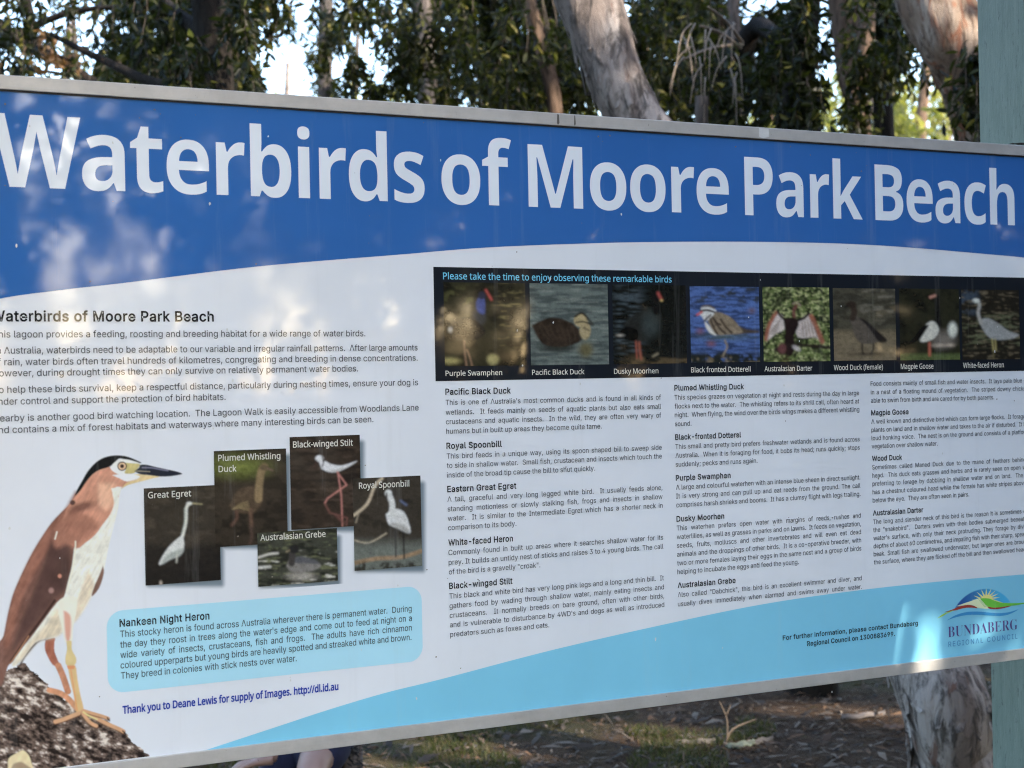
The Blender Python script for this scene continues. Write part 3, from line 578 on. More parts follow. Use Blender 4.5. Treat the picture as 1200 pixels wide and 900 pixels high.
# ---- paragraphs: (font, text, x0, y0, x1) in photograph pixels; hs = letter width over cap height when justified
def para(name, rows, cap, hs, mat, dep=2.4 * e, slant=0.0):
    Ls = []
    for font, t, x0, y0, x1, just in rows:
        cm = cap_m(x0, y0, cap) if cap else None
        Ls.append((font, t, S(x0, y0)[0], S(x1, y0)[0], base_v(x0, y0), cm, hs if just else None, dep))
    V_, F_ = text_geo(Ls)
    return mesh_obj(name, V_, F_, mat, sign)

B, H = 'body', 'head'
para('heading', [(H, 'Waterbirds of Moore Park Beach', -11, 376.3, 250.5, 0)], 12.2, 1, M_ink_b)
para('paragraph', [(B, 'This lagoon provides a feeding, roosting and breeding habitat for a wide range of water birds.', -9, 395.6, 428, 0)], 8.0, 1, M_ink)
para('paragraph', [
    (B, 'In Australia, waterbirds need to be adaptable to our variable and irregular rainfall patterns.  After large amounts', -9, 414.6, 489.3, 0),
    (B, 'of rain, water birds often travel hundreds of kilometres, congregating and breeding in dense concentrations.', -9, 428.2, 489.3, 0),
    (B, 'However, during drought times they can only survive on relatively permanent water bodies.', -9, 441.3, 419.5, 0)], 8.0, 1, M_ink)
para('paragraph', [
    (B, 'To help these birds survival, keep a respectful distance, particularly during nesting times, ensure your dog is', -8.5, 460.8, 490, 0),
    (B, 'under control and support the protection of bird habitats.', -8.3, 474.6, 264.3, 0)], 8.0, 1, M_ink)
para('paragraph', [
    (B, 'Nearby is another good bird watching location.  The Lagoon Walk is easily accessible from Woodlands Lane', -8, 494.2, 490.7, 0),
    (B, 'and contains a mix of forest habitats and waterways where many interesting birds can be seen.', -8, 508.0, 437.6, 0)], 8.0, 1, M_ink)

para('heading', [(H, 'Nankeen Night Heron', 140, 734.5, 245.5, 0)], 8.6, 1, M_ink_b)
para('paragraph', [
    (B, 'This stocky heron is found across Australia wherever there is permanent water.  During', 140.7, 746.9, 482.8, 1),
    (B, "the day they roost in trees along the water's edge and come out to feed at night on a", 140.8, 759.2, 483, 1),
    (B, 'wide variety of insects, crustaceans, fish and frogs.  The adults have rich cinnamon', 141, 771.3, 483, 1),
    (B, 'coloured upperparts but young birds are heavily spotted and streaked white and brown.', 141.2, 783.4, 482.6, 1),
    (B, 'They breed in colonies with stick nests over water.', 141.6, 795.7, 348, 0)], 7.8, 0.845, M_ink)
para('credit_line', [('credit', 'Thank you to Deane Lewis for supply of Images. http://dl.id.au', 143.5, 836.3, 397, 0)], 8.6, 1, M_navy)

def column(x0c, x1c, capb, caph, blocks, hs):
    """blocks: (heading, y, x1, [(text, y, x1 or None for full width)])"""
    for hd, hy, hx1, rows in blocks:
        def X(y): return x0c[0] + (y - x0c[1]) * x0c[2]
        def X1(y): return x1c[0] + (y - x1c[1]) * x1c[2]
        if hd: para('heading', [(H, hd, X(hy), hy, hx1, 0)], caph, 1, M_ink_b)
        para('paragraph', [(B, t, X(y), y, x1 or X1(y), 0 if x1 else 1) for t, y, x1 in rows], capb, hs, M_ink)

column((521.7, 462, 0.0195), (774.3, 470, 0.0165), 6.15, 7.0, [
    ('Pacific Black Duck', 462.6, 598.5, [
        ("This is one of Australia's most common ducks and is found in all kinds of", 474.7, None),
        ('wetlands.  It feeds mainly on seeds of aquatic plants but also eats small', 486.1, None),
        ('crustaceans and aquatic insects.  In the wild, they are often very wary of', 497.2, None),
        ('humans but in built up areas they become quite tame.', 508.4, 705)]),
    ('Royal Spoonbill', 526, 588, [
        ('This bird feeds in a unique way, using its spoon shaped bill to sweep side', 537.6, None),
        ('to side in shallow water.  Small fish, crustacean and insects which touch the', 548.6, None),
        ('inside of the broad tip cause the bill to shut quickly.', 559.8, 697.3)]),
    ('Eastern Great Egret', 576.7, 605, [
        ('A tall, graceful and very long legged white bird.  It usually feeds alone,', 588, None),
        ('standing motionless or slowly stalking fish, frogs and insects in shallow', 599.4, None),
        ('water.  It is similar to the Intermediate Egret which has a shorter neck in', 610.5, None),
        ('comparison to its body.', 621.4, 605)]),
    ('White-faced Heron', 639.4, 601, [
        ('Commonly found in built up areas where it searches shallow water for its', 650.6, None),
        ('prey. It builds an untidy nest of sticks and raises 3 to 4 young birds. The call', 662, None),
        ('of the bird is a gravelly "croak".', 673.2, 633)]),
    ('Black-winged Stilt', 690.1, 600.5, [
        ('This black and white bird has very long pink legs and a long and thin bill.  It', 701.6, None),
        ('gathers food by wading through shallow water, mainly eating insects and', 713, None),
        ('crustaceans.  It normally breeds on bare ground, often with other birds,', 724.1, None),
        ("and is vulnerable to disturbance by 4WD's and dogs as well as introduced", 735.2, None),
        ('predators such as foxes and cats.', 746.5, 643.6)])], 0.975)
column((790, 457.7, 0.0165), (1006.5, 468, 0.0145), 5.7, 6.3, [
    ('Plumed Whistling Duck', 457.7, 871.7, [
        ('This species grazes on vegetation at night and rests during the day in large', 468.5, None),
        ('flocks next to the water.  The whistling refers to its shrill call, often heard at', 478.8, None),
        ('night.  When flying, the wind over the birds wings makes a different whistling', 489, None),
        ('sound.', 499.5, 810)]),
    ('Black-fronted Dotterel', 515.4, 868.3, [
        ('This small and pretty bird prefers freshwater wetlands and is found across', 526.2, None),
        ('Australia.  When it is foraging for food, it bobs its head; runs quickly; stops', 536.6, None),
        ('suddenly; pecks and runs again.', 547, 887.5)]),
    ('Purple Swamphen', 563.3, 856, [
        ('A large and colourful waterhen with an intense blue sheen in direct sunlight.', 573.9, None),
        ('It is very strong and can pull up and eat reeds from the ground. The call', 584.2, None),
        ('comprises harsh shrieks and booms.  It has a clumsy flight with legs trailing.', 594.6, None)]),
    ('Dusky Moorhen', 611.3, 848.5, [
        ('This waterhen prefers open water with margins of reeds, rushes and', 621.7, None),
        ('waterlilies, as well as grasses in parks and on lawns.  It feeds on vegetation,', 631.9, None),
        ('seeds, fruits, molluscs and other invertebrates and will even eat dead', 642.1, None),
        ('animals and the droppings of other birds.  It is a co-operative breeder, with', 652.4, None),
        ('two or more females laying their eggs in the same nest and a group of birds', 662.7, None),
        ('helping to incubate the eggs and feed the young.', 673, 936)]),
    ('Australasian Grebe', 689, 862, [
        ('Also called "Dabchick", this bird is an excellent swimmer and diver, and', 699.8, None),
        ('usually dives immediately when alarmed and swims away under water.', 710.6, None)])], 0.975)
column((1020, 452, 0.018), (1210.7, 452, 0.014), 5.3, 5.9, [
    (None, 0, 0, [
        ('Food consists mainly of small fish and water insects.  It lays pale blue eggs', 452.2, None),
        ('in a nest of a floating mound of vegetation.  The striped downy chicks are', 462.2, None),
        ('able to swim from birth and are cared for by both parents.', 472, 1164.7)]),
    ('Magpie Goose', 486.7, 1064.5, [
        ('A well known and distinctive bird which can form large flocks.  It forages on', 496.7, None),
        ('plants on land and in shallow water and takes to the air if disturbed.  It has a', 506.4, None),
        ('loud honking voice.  The nest is on the ground and consists of a platform of', 516, None),
        ('vegetation over shallow water.', 525.6, 1098.5)]),
    ('Wood Duck', 540.3, 1057, [
        ('Sometimes called Maned Duck due to the mane of feathers behind the', 550.3, None),
        ('head.  This duck eats grasses and herbs and is rarely seen on open water,', 559.9, None),
        ('preferring to forage by dabbling in shallow water and on land.  The male', 569.5, None),
        ('has a chestnut coloured head while the female has white stripes above and', 579.2, None),
        ('below the eye.  They are often seen in pairs.', 589, 1135.5)]),
    ('Australasian Darter', 604.2, 1081.7, [
        ('The long and slender neck of this bird is the reason it is sometimes called', 614.2, None),
        ('the "snakebird".  Darters swim with their bodies submerged beneath the', 623.7, None),
        ("water's surface, with only their neck protruding. They forage by diving to", 633.2, None),
        ('depths of about 60 centimetres, and impaling fish with their sharp, spear-like', 642.6, None),
        ('beak. Small fish are swallowed underwater, but larger ones are brought to', 652, None),
        ('the surface, where they are flicked off the bill and then swallowed head first.', 661.5, None)])], 0.975)
para('contact_line', [(H, 'For further information, please contact Bundaberg', 917, 750.2, 1075.7, 0),
                      (H, 'Regional Council on 1300883699.', 945.5, 756.9, 1048.7, 0)], 5.3, 1, M_ink_b)

# ---- black picture strip with its writing
st_t = sum(base_v(x, y) for x, y in ((508, 312), (780, 318), (1000, 321.8), (1200, 325.6))) / 4
st_b = sum(base_v(x, y) for x, y in ((510, 446.7), (780, 441.6), (1000, 438.5))) / 3
su0 = S(509, 380)[0]; su1 = S(1209, 380)[0]
uvpoly('picture_strip', [(su0, st_b), (su1, st_b), (su1, st_t), (su0, st_t)], e, M_strip, sign)
para('strip_heading', [('cap', 'Please take the time to enjoy observing these remarkable birds', 518.8, 327.2, 786.5, 0)], 7.8, 1, M_cyan, 4 * e)
C_ = 'cap'
for t, x0, y, x1 in (
    ('Purple Swamphen', 521.7, 440.5, 588), ('Pacific Black Duck', 623, 439.4, 684.3), ('Dusky Moorhen', 719, 438.2, 771),
    ('Black fronted Dotterell', 809.3, 436.5, 879), ('Australasian Darter', 895.3, 435.2, 951.3), ('Wood Duck (female)', 976.5, 433.8, 1034),
    ('Magpie Goose', 1055, 432.5, 1093.2), ('White-faced Heron', 1128, 431.2, 1175.7)):
    para('caption', [(C_, t, x0, y, x1, 0)], 6.0, 1, M_cap, 5 * e)
for rows in ([('Great Egret', 173, 583.9, 223.6)], [('Plumed Whistling', 255.2, 540.3, 328), ('Duck', 255.6, 553.2, 276.6)],
    [('Black-winged Stilt', 342.8, 524.6, 413)], [('Royal Spoonbill', 420, 572.8, 479)], [('Australasian Grebe', 304.5, 633.7, 381)]):
    para('caption', [(C_, *row, 0) for row in rows], 7.2, 1, M_cap, 7.5 * e)

# dark stains on the top rail, plus a sunlit spot painted pale
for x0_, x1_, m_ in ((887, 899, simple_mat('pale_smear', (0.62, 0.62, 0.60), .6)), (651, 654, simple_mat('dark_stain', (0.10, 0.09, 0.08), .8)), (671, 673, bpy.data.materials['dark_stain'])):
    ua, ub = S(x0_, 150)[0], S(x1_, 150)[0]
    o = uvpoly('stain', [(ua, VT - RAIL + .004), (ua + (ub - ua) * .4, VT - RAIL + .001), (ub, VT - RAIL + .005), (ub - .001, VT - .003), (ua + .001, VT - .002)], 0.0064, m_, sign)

# ------------------------------------------------------------------ painted pictures (procedural print)
def vnoise(X, Y, seed):
    r = np.random.RandomState(seed).rand(64, 64)
    xi = np.floor(X).astype(int); yi = np.floor(Y).astype(int)
    fx = X - xi; fy = Y - yi
    fx = fx * fx * (3 - 2 * fx); fy = fy * fy * (3 - 2 * fy)
    g = lambda a, b: r[(yi + b) % 64, (xi + a) % 64]
    return (g(0, 0) * (1 - fx) + g(1, 0) * fx) * (1 - fy) + (g(0, 1) * (1 - fx) + g(1, 1) * fx) * fy

def fbm(X, Y, seed, oct_=4, gain=0.55):
    s = 0; a = 1; t = 0
    for i in range(oct_):
        s = s + a * vnoise(X * 2 ** i + 17.3 * i, Y * 2 ** i + 5.1 * i, seed + i)
        t += a; a *= gain
    return s / t

def sstep(x, a, b):
    t = np.clip((x - a) / (b - a), 0, 1)
    return t * t * (3 - 2 * t)

class Paint:
    """colour values painted over a fine grid; shape coordinates are divided by s and shifted by (ox, oy)"""
    def __init__(s, X, Y, ox, oy, sc, bgc, seed=1):
        s.X = (X - ox) * sc; s.Y = (Y - oy) * sc
        s.C = np.empty(X.shape + (3,)); s.C[:] = bgc
        s.q = sc; s.seed = seed
    def put(s, m, c, var=0.0, vs=0.1, vy=1.0):
        c = np.array(c, dtype=float)
        col = c
        if var:
            n = fbm(s.X * vs, s.Y * vs * vy, s.seed * 7 + 3, 3) - 0.5
            col = c * (1 + 2 * var * n)[..., None]
        s.C = s.C * (1 - m[..., None]) + col * m[..., None]
    def _seg(s, pts, closed):
        d = np.full(s.X.shape, 1e9)
        n = len(pts)
        for i in range(n if closed else n - 1):
            (x0, y0), (x1, y1) = pts[i][:2], pts[(i + 1) % n][:2]
            dx, dy = x1 - x0, y1 - y0
            t = np.clip(((s.X - x0) * dx + (s.Y - y0) * dy) / (dx * dx + dy * dy + 1e-9), 0, 1)
            d = np.minimum(d, np.hypot(s.X - x0 - t * dx, s.Y - y0 - t * dy))
        return d
    def P(s, c, pts, soft=1.0, var=0.0, vs=0.1, vy=1.0, curve=True):
        if curve and len(pts) > 4:
            q = smooth_curve(list(pts) + [pts[0]], 3)[:-1]
        else: q = pts
        ins = np.zeros(s.X.shape, dtype=bool)
        n = len(q)
        for i in range(n):
            (x0, y0), (x1, y1) = q[i], q[(i + 1) % n]
            if y0 == y1: continue
            c_ = ((y0 > s.Y) != (y1 > s.Y)) & (s.X < (x1 - x0) * (s.Y - y0) / (y1 - y0) + x0)
            ins ^= c_
        d = s._seg(q, True)
        d = np.where(ins, d, -d)
        sf = soft * s.q * 0.5
        s.put(sstep(d, -sf, sf), ink(*c) if max(c) > 1 else c, var, vs, vy)
    def E(s, c, cx, cy, rx, ry, soft=1.0, var=0.0, vs=0.1, ang=0.0):
        a = math.radians(ang); dx = s.X - cx; dy = s.Y - cy
        x = dx * math.cos(a) + dy * math.sin(a); y = -dx * math.sin(a) + dy * math.cos(a)
        r = np.hypot(x / rx, y / ry)
        w_ = soft * s.q * 0.5 / min(rx, ry)
        s.put(1 - sstep(r, 1 - w_, 1 + w_), ink(*c), var, vs)
    def L(s, c, pts, width, soft=1.0, var=0.0, bent=True):
        q = smooth_curve(pts, 4) if len(pts) > 2 and bent else pts
        d = s._seg(q, False)
        sf = soft * s.q * 0.5
        s.put(1 - sstep(d, width / 2 - sf, width / 2 + sf), ink(*c), var)
    def streaks(s, c, sx, sy, lo, hi, amt=1.0, box_=None, seed=0):
        n = fbm(s.X / sx, s.Y / sy, s.seed * 5 + seed, 4)
        m = sstep(n, lo, hi) * amt
        if box_:
            x0, y0, x1, y1, f = box_
            m = m * sstep(s.X, x0 - f, x0 + f) * (1 - sstep(s.X, x1 - f, x1 + f)) * sstep(s.Y, y0 - f, y0 + f) * (1 - sstep(s.Y, y1 - f, y1 + f))
        s.put(m, ink(*c))

def pic_grid(name, corners, step, dep, painter, parent, mat=None, cut=None):
    """corners TL TR BR BL in photograph pixels -> a fine grid whose colours come from painter(X, Y)"""
    uv = [S(*c_) for c_ in corners]
    w_ = max(abs(corners[1][0] - corners[0][0]), 4); h_ = max(abs(corners[3][1] - corners[0][1]), 4)
    nx, ny = int(w_ / step) + 1, int(h_ / step) + 1
    a = np.linspace(0, 1, nx)[None, :]; b = np.linspace(0, 1, ny)[:, None]
    f = lambda i: (uv[0][i] * (1 - a) + uv[1][i] * a) * (1 - b) + (uv[3][i] * (1 - a) + uv[2][i] * a) * b
    U, W = f(0), f(1)
    # back to photograph pixels for the artwork's own drawing units
    px = A0.x + U * D.x - CAM.x; py = A0.y + U * D.y - CAM.y; pz = W - CAM.z
    zc = py * fw.y + pz * fw.z
    X = 600 + F * (px * RV.x + py * RV.y + pz * RV.z) / zc
    Y = 450 - F * (px * UV.x + py * UV.y + pz * UV.z) / zc
    C = painter(X, Y)
    def blur(A, n):
        for _ in range(n):
            P_ = np.pad(A, ((1, 1), (1, 1), (0, 0)), mode='edge')
            A = (P_[:-2, 1:-1] + P_[2:, 1:-1] + P_[1:-1, :-2] + P_[1:-1, 2:] + 2 * P_[1:-1, 1:-1]) / 6
        return A
    if name == 'picture': C = blur(C, 3)
    if name == 'heron_picture':
        lum = C.mean(-1, keepdims=True)
        bare = np.abs(C - np.array(ink(192, 207, 228))).max(-1, keepdims=True) < 1e-3
        C = np.where(bare, C, blur(C * 0.84 + lum * 0.16, 1))
    if name == 'picture':          # photographic grain and mottling, slightly dull print
        g = 1 + 0.34 * (fbm(X * 0.9, Y * 0.9, 71, 2) - 0.5) + 0.40 * (fbm(X / 4.5, Y / 3.6, 83, 3) - 0.5)
        lum = C.mean(-1, keepdims=True)
        C = (C * 0.78 + lum * 0.22) * 0.82 * g[..., None]
    V = np.stack([U, np.full_like(U, -dep), W], -1).reshape(-1, 3)
    idx = np.arange(nx * ny).reshape(ny, nx)
    Q = np.stack([idx[:-1, :-1], idx[1:, :-1], idx[1:, 1:], idx[:-1, 1:]], -1).reshape(-1, 4)
    C = np.clip(C, 0.002, 0.85).reshape(-1, 3)
    if cut is not None:            # bare paper is left out: only the printed shape stays
        blank = (np.abs(C - np.array(ink(*cut))).max(1) < 1e-3)
        Q = Q[~blank[Q].all(1)]
        used = np.unique(Q); mp = np.zeros(len(V), dtype=int); mp[used] = np.arange(len(used))
        V, C, Q = V[used], C[used], mp[Q]
    return mesh_obj(name, V, Q, mat or M_col, parent, colors=C)

def rectpic(L_, T, R_, B_):        # upright rectangle on the sheet whose left/right/top/bottom are read at the picture's middle
    yc = (T + B_) / 2; xc = (L_ + R_) / 2
    ul = S(L_, yc)[0]; ur = S(R_, yc)[0]; vt = S(xc, T)[1]; vb = S(xc, B_)[1]
    def inv(u, v_):
        p = A0 + D * u; p = Vector((p.x, p.y, v_)) - CAM
        z = p.dot(fw)
        return (600 + F * p.dot(RV) / z, 450 - F * p.dot(UV) / z)
    return [inv(ul, vt), inv(ur, vt), inv(ur, vb), inv(ul, vb)]

def swamphen(X, Y):
    p = Paint(X, Y, 500, 300, 4, ink(46, 47, 34), 1)
    p.streaks((20, 22, 20), 90, 60, 0.45, 0.6, 0.8)
    p.streaks((125, 120, 72), 60, 7, 0.60, 0.72, 0.8, (330, 120, 470, 420, 40))
    p.streaks((88, 92, 50), 40, 25, 0.5, 0.7, 0.8, (80, 150, 250, 280, 40), 4)
    p.E((150, 148, 84), 110, 492, 40, 14, 6, 0.3); p.E((150, 148, 90), 310, 485, 26, 24, 6, 0.3)
    p.E((52, 58, 66), 245, 285, 32, 45, 5); p.P((24, 26, 31), [(100, 360), (120, 300), (180, 285), (240, 310), (275, 350), (250, 385), (190, 400), (130, 395)], 3, 0.3)
    p.P((48, 74, 158), [(238, 200), (266, 190), (274, 235), (268, 272), (240, 262), (230, 230)], 2, 0.3)
    p.E((28, 36, 70), 258, 185, 17, 18, 2); p.L((178, 62, 58), [(277, 160), (290, 182), (303, 204)], 10, 3)
    p.L((132, 106, 86), [(175, 400), (178, 450), (186, 512)], 7, 2); p.L((132, 106, 86), [(188, 440), (200, 470), (212, 512)], 7, 2)
    p.E((160, 165, 165), 110, 346, 10, 13, 3)
    return p.C
def black_duck(X, Y):
    p = Paint(X, Y, 500, 300, 4, ink(92, 110, 112), 2)
    p.streaks((62, 76, 80), 80, 9, 0.44, 0.58, 0.9); p.streaks((128, 142, 140), 70, 6, 0.58, 0.70, 0.6, None, 3)
    p.E((46, 54, 52), 610, 430, 90, 20, 8); p.E((95, 94, 62), 745, 440, 32, 34, 10, 0.4)
    p.P((50, 42, 34), [(492, 325), (540, 300), (590, 288), (650, 300), (700, 330), (725, 370), (720, 400), (650, 425), (560, 420), (520, 385)], 2, 0.5, 0.06)
    for i in range(7): p.L((68, 58, 46), [(530 + 25 * i, 330 + 6 * (i % 3)), (545 + 25 * i, 360 + 4 * i), (570 + 20 * i, 390)], 3, 2)
    p.E((166, 156, 112), 722, 300, 33, 32, 1.5); p.E((158, 148, 108), 742, 350, 26, 42, 2)
    p.L((34, 32, 26), [(695, 285), (725, 268), (755, 292)], 9, 1.5); p.L((38, 36, 30), [(700, 312), (735, 308), (770, 322)], 7, 1.5)
    p.L((60, 66, 62), [(752, 296), (766, 306), (778, 322)], 10, 1.5); p.L((60, 55, 40), [(735, 335), (760, 350)], 5, 1.5)
    return p.C
def moorhen(X, Y):
    p = Paint(X, Y, 500, 300, 4, ink(24, 28, 27), 3)
    p.streaks((66, 84, 98), 70, 9, 0.50, 0.66, 0.9, (870, 140, 1010, 460, 50)); p.streaks((90, 78, 52), 40, 18, 0.40, 0.6, 0.9, (960, 470, 1230, 520, 14), 2)
    p.P((40, 44, 45), [(920, 330), (960, 280), (1020, 255), (1080, 245), (1095, 290), (1070, 350), (1030, 395), (970, 405), (935, 370)], 4, 0.4, 0.05)
    p.P((18, 20, 20), [(890, 370), (930, 330), (990, 350), (980, 400), (920, 385)], 4)
    p.E((52, 66, 70), 1050, 320, 35, 50, 14); p.L((24, 26, 28), [(1075, 260), (1072, 220), (1080, 185)], 34, 3); p.E((22, 24, 26), 1077, 190, 22, 26, 2)
    p.L((176, 64, 56), [(1084, 174), (1092, 190), (1099, 203)], 12, 3); p.E((205, 190, 90), 1100, 208, 6, 5, 2)
    p.L((165, 80, 56), [(980, 400), (985, 480)], 6, 2); p.L((160, 82, 60), [(995, 405), (998, 440), (1004, 482)], 9, 3); p.E((165, 165, 160), 906, 372, 14, 5, 3); p.L((150, 145, 120), [(1060, 470), (1082, 458)], 7, 3)
    return p.C
def dotterel(X, Y):
    p = Paint(X, Y, 780, 300, 5.4545, ink(62, 102, 182), 4)
    p.streaks((36, 58, 104), 70, 10, 0.46, 0.60, 0.9); p.streaks((48, 56, 62), 60, 24, 0.5, 0.62, 0.9, (160, 200, 600, 300, 20), 2)
    p.streaks((36, 42, 42), 30, 22, 0.30, 0.5, 1, (100, 615, 700, 720, 25), 3); p.streaks((120, 110, 80), 30, 20, 0.58, 0.7, 0.8, (100, 640, 700, 720, 15), 5)
    p.E((118, 78, 112), 220, 482, 20, 15, 8); p.E((120, 76, 100), 290, 560, 22, 16, 8); p.E((104, 84, 92), 550, 350, 18, 14, 8); p.E((74, 98, 92), 380, 515, 90, 16, 14)
    p.P((74, 66, 56), [(450, 440), (520, 470), (592, 478), (592, 492), (520, 495), (460, 496)], 2)
    p.P((205, 212, 216), [(246, 412), (262, 430), (300, 470), (330, 505), (290, 498), (258, 460)], 2)
    p.P((128, 118, 98), [(262, 405), (275, 372), (320, 358), (380, 372), (430, 405), (470, 450), (490, 492), (400, 503), (325, 503), (290, 460)], 2, 0.35, 0.05)
    for a in ((285, 405, 330, 500), (315, 420, 380, 495), (350, 405, 420, 490), (300, 395, 350, 440)): p.L((58, 48, 40), [a[:2], ((a[0] + a[2]) / 2, (a[1] + a[3]) / 2 + 8), a[2:]], 12, 2)
    p.E((215, 220, 225), 262, 362, 46, 34, 2); p.L((112, 100, 84), [(235, 322), (270, 318), (310, 335)], 9, 2)
    p.L((38, 30, 32), [(222, 352), (262, 346), (312, 356)], 15, 2); p.L((222, 226, 230), [(230, 334), (270, 332), (318, 350)], 9, 2)
    p.E((206, 214, 220), 258, 392, 22, 22, 2); p.L((38, 30, 32), [(248, 415), (262, 398), (286, 378)], 11, 2)
    p.L((208, 74, 74), [(200, 376), (215, 368), (230, 360)], 13, 2); p.E((40, 34, 50), 187, 383, 10, 6, 2)
    p.L((140, 130, 108), [(378, 540), (392, 578), (380, 610), (366, 636)], 10, 2)
    return p.C
def darter(X, Y):
    p = Paint(X, Y, 780, 300, 5.4545, ink(98, 120, 60), 5)
    p.streaks((38, 50, 28), 18, 15, 0.46, 0.56, 1); p.streaks((178, 192, 128), 14, 10, 0.56, 0.66, 0.9, None, 3); p.streaks((30, 36, 24), 60, 50, 0.55, 0.65, 0.8, None, 6)
    p.P((192, 188, 190), [(715, 352), (762, 405), (762, 465), (700, 500), (648, 540), (655, 470), (680, 395)], 2, 0.25, 0.06, 1)
    p.P((186, 180, 182), [(828, 430), (915, 368), (945, 425), (1000, 552), (955, 520), (845, 520)], 2, 0.25, 0.06)
    p.L((152, 92, 66), [(706, 362), (662, 440), (640, 532)], 24, 3, 0.4); p.L((156, 94, 66), [(928, 385), (962, 455), (1000, 548)], 30, 3, 0.4)
    for i in range(5): p.L((120, 108, 104), [(735 - 10 * i, 400 + 12 * i), (700 - 10 * i, 500)], 3, 2); p.L((120, 108, 104), [(870 + 18 * i, 420), (880 + 22 * i, 515)], 3, 2)
    p.L((34, 26, 28), [(716, 352), (735, 385), (765, 408)], 15, 2); p.L((34, 26, 28), [(914, 366), (885, 395), (845, 412)], 16, 2)
    p.P((38, 28, 30), [(750, 402), (790, 392), (832, 402), (850, 440), (820, 510), (828, 590), (792, 645), (752, 600), (762, 500)], 2, 0.3)
    p.L((112, 62, 60), [(822, 385), (818, 350), (834, 318)], 20, 3); p.L((156, 140, 128), [(812, 308), (835, 296), (862, 318)], 8, 2)
    p.L((44, 36, 34), [(700, 600), (790, 570), (900, 572), (1052, 586)], 20, 3); p.E((104, 62, 66), 742, 592, 26, 34, 4); p.E((186, 186, 196), 835, 590, 26, 13, 3, ang=30)
    return p.C
def wood_duck(X, Y):
    p = Paint(X, Y, 960, 300, 5, ink(74, 74, 62), 6)
    p.streaks((112, 112, 102), 60, 20, 0.52, 0.66, 0.8, (240, 180, 460, 380, 30)); p.streaks((50, 52, 46), 70, 30, 0.5, 0.65, 0.8, None, 2)
    p.put(sstep(p.Y, 415, 460), ink(114, 106, 84), 0.3, 0.05, 3)
    p.L((36, 32, 30), [(250, 512), (250, 545), (256, 574)], 9, 2); p.L((36, 32, 30), [(315, 505), (316, 545), (302, 570)], 9, 2); p.E((52, 46, 40), 275, 575, 60, 6, 5)
    p.P((84, 80, 74), [(178, 372), (205, 350), (235, 362), (295, 400), (350, 455), (395, 495), (350, 505), (290, 514), (240, 508), (205, 465)], 2, 0.3, 0.07)
    p.P((36, 34, 36), [(228, 362), (270, 376), (330, 430), (398, 494), (352, 505), (310, 450), (270, 400)], 2)
    p.L((56, 48, 42), [(195, 365), (205, 325), (192, 290)], 34, 2); p.E((50, 42, 36), 187, 284, 30, 20, 2); p.L((34, 30, 30), [(165, 292), (150, 300)], 9, 2)
    return p.C
def magpie_goose(X, Y):
    p = Paint(X, Y, 960, 300, 5, ink(42, 44, 32), 7)
    p.streaks((26, 28, 24), 50, 60, 0.45, 0.6, 0.8)
    p.put(sstep(p.Y, 560, 585), ink(80, 98, 52), 0.5, 0.15)
    p.E((118, 114, 108), 725, 490, 60, 45, 16); p.E((222, 220, 212), 780, 432, 26, 42, 5); p.E((190, 180, 165), 700, 524, 26, 8, 5); p.E((190, 180, 165), 765, 522, 18, 8, 5)
    p.L((24, 24, 24), [(700, 400), (692, 320), (690, 240)], 26, 3); p.L((200, 140, 118), [(650, 242), (676, 232)], 14, 3)
    p.P((196, 202, 196), [(625, 400), (655, 382), (682, 392), (700, 440), (660, 490), (590, 502), (610, 450)], 2, 0.15)
    p.P((20, 20, 22), [(645, 402), (610, 412), (560, 470), (520, 518), (560, 505), (600, 470)], 2)
    p.L((184, 92, 60), [(645, 510), (646, 582)], 13, 3)
    return p.C
def white_heron(X, Y):
    p = Paint(X, Y, 960, 300, 5, ink(38, 36, 30), 8)
    p.streaks((54, 72, 94), 60, 60, 0.4, 0.55, 0.9, (820, 190, 930, 340, 25)); p.streaks((96, 106, 76), 50, 10, 0.52, 0.64, 0.9, (840, 340, 1250, 530, 30), 2); p.streaks((108, 100, 78), 40, 9, 0.6, 0.7, 0.9, None, 5)
    p.P((146, 154, 160), [(935, 385), (960, 366), (1000, 368), (1055, 400), (1110, 440), (1170, 462), (1120, 486), (1020, 490), (970, 450)], 2, 0.2, 0.04)
    p.L((158, 162, 162), [(948, 395), (930, 335), (938, 290), (930, 262)], 19, 2); p.E((216, 218, 216), 916, 262, 20, 13, 2); p.L((44, 46, 50), [(905, 268), (885, 290)], 6, 2)
    p.L((176, 168, 92), [(1012, 488), (1020, 556)], 8, 2); p.L((176, 168, 92), [(1030, 490), (1034, 552)], 7, 2); p.L((110, 104, 60), [(1022, 560), (1018, 600)], 7, 4)
    return p.C
SL = (160, 500, 3.4286)
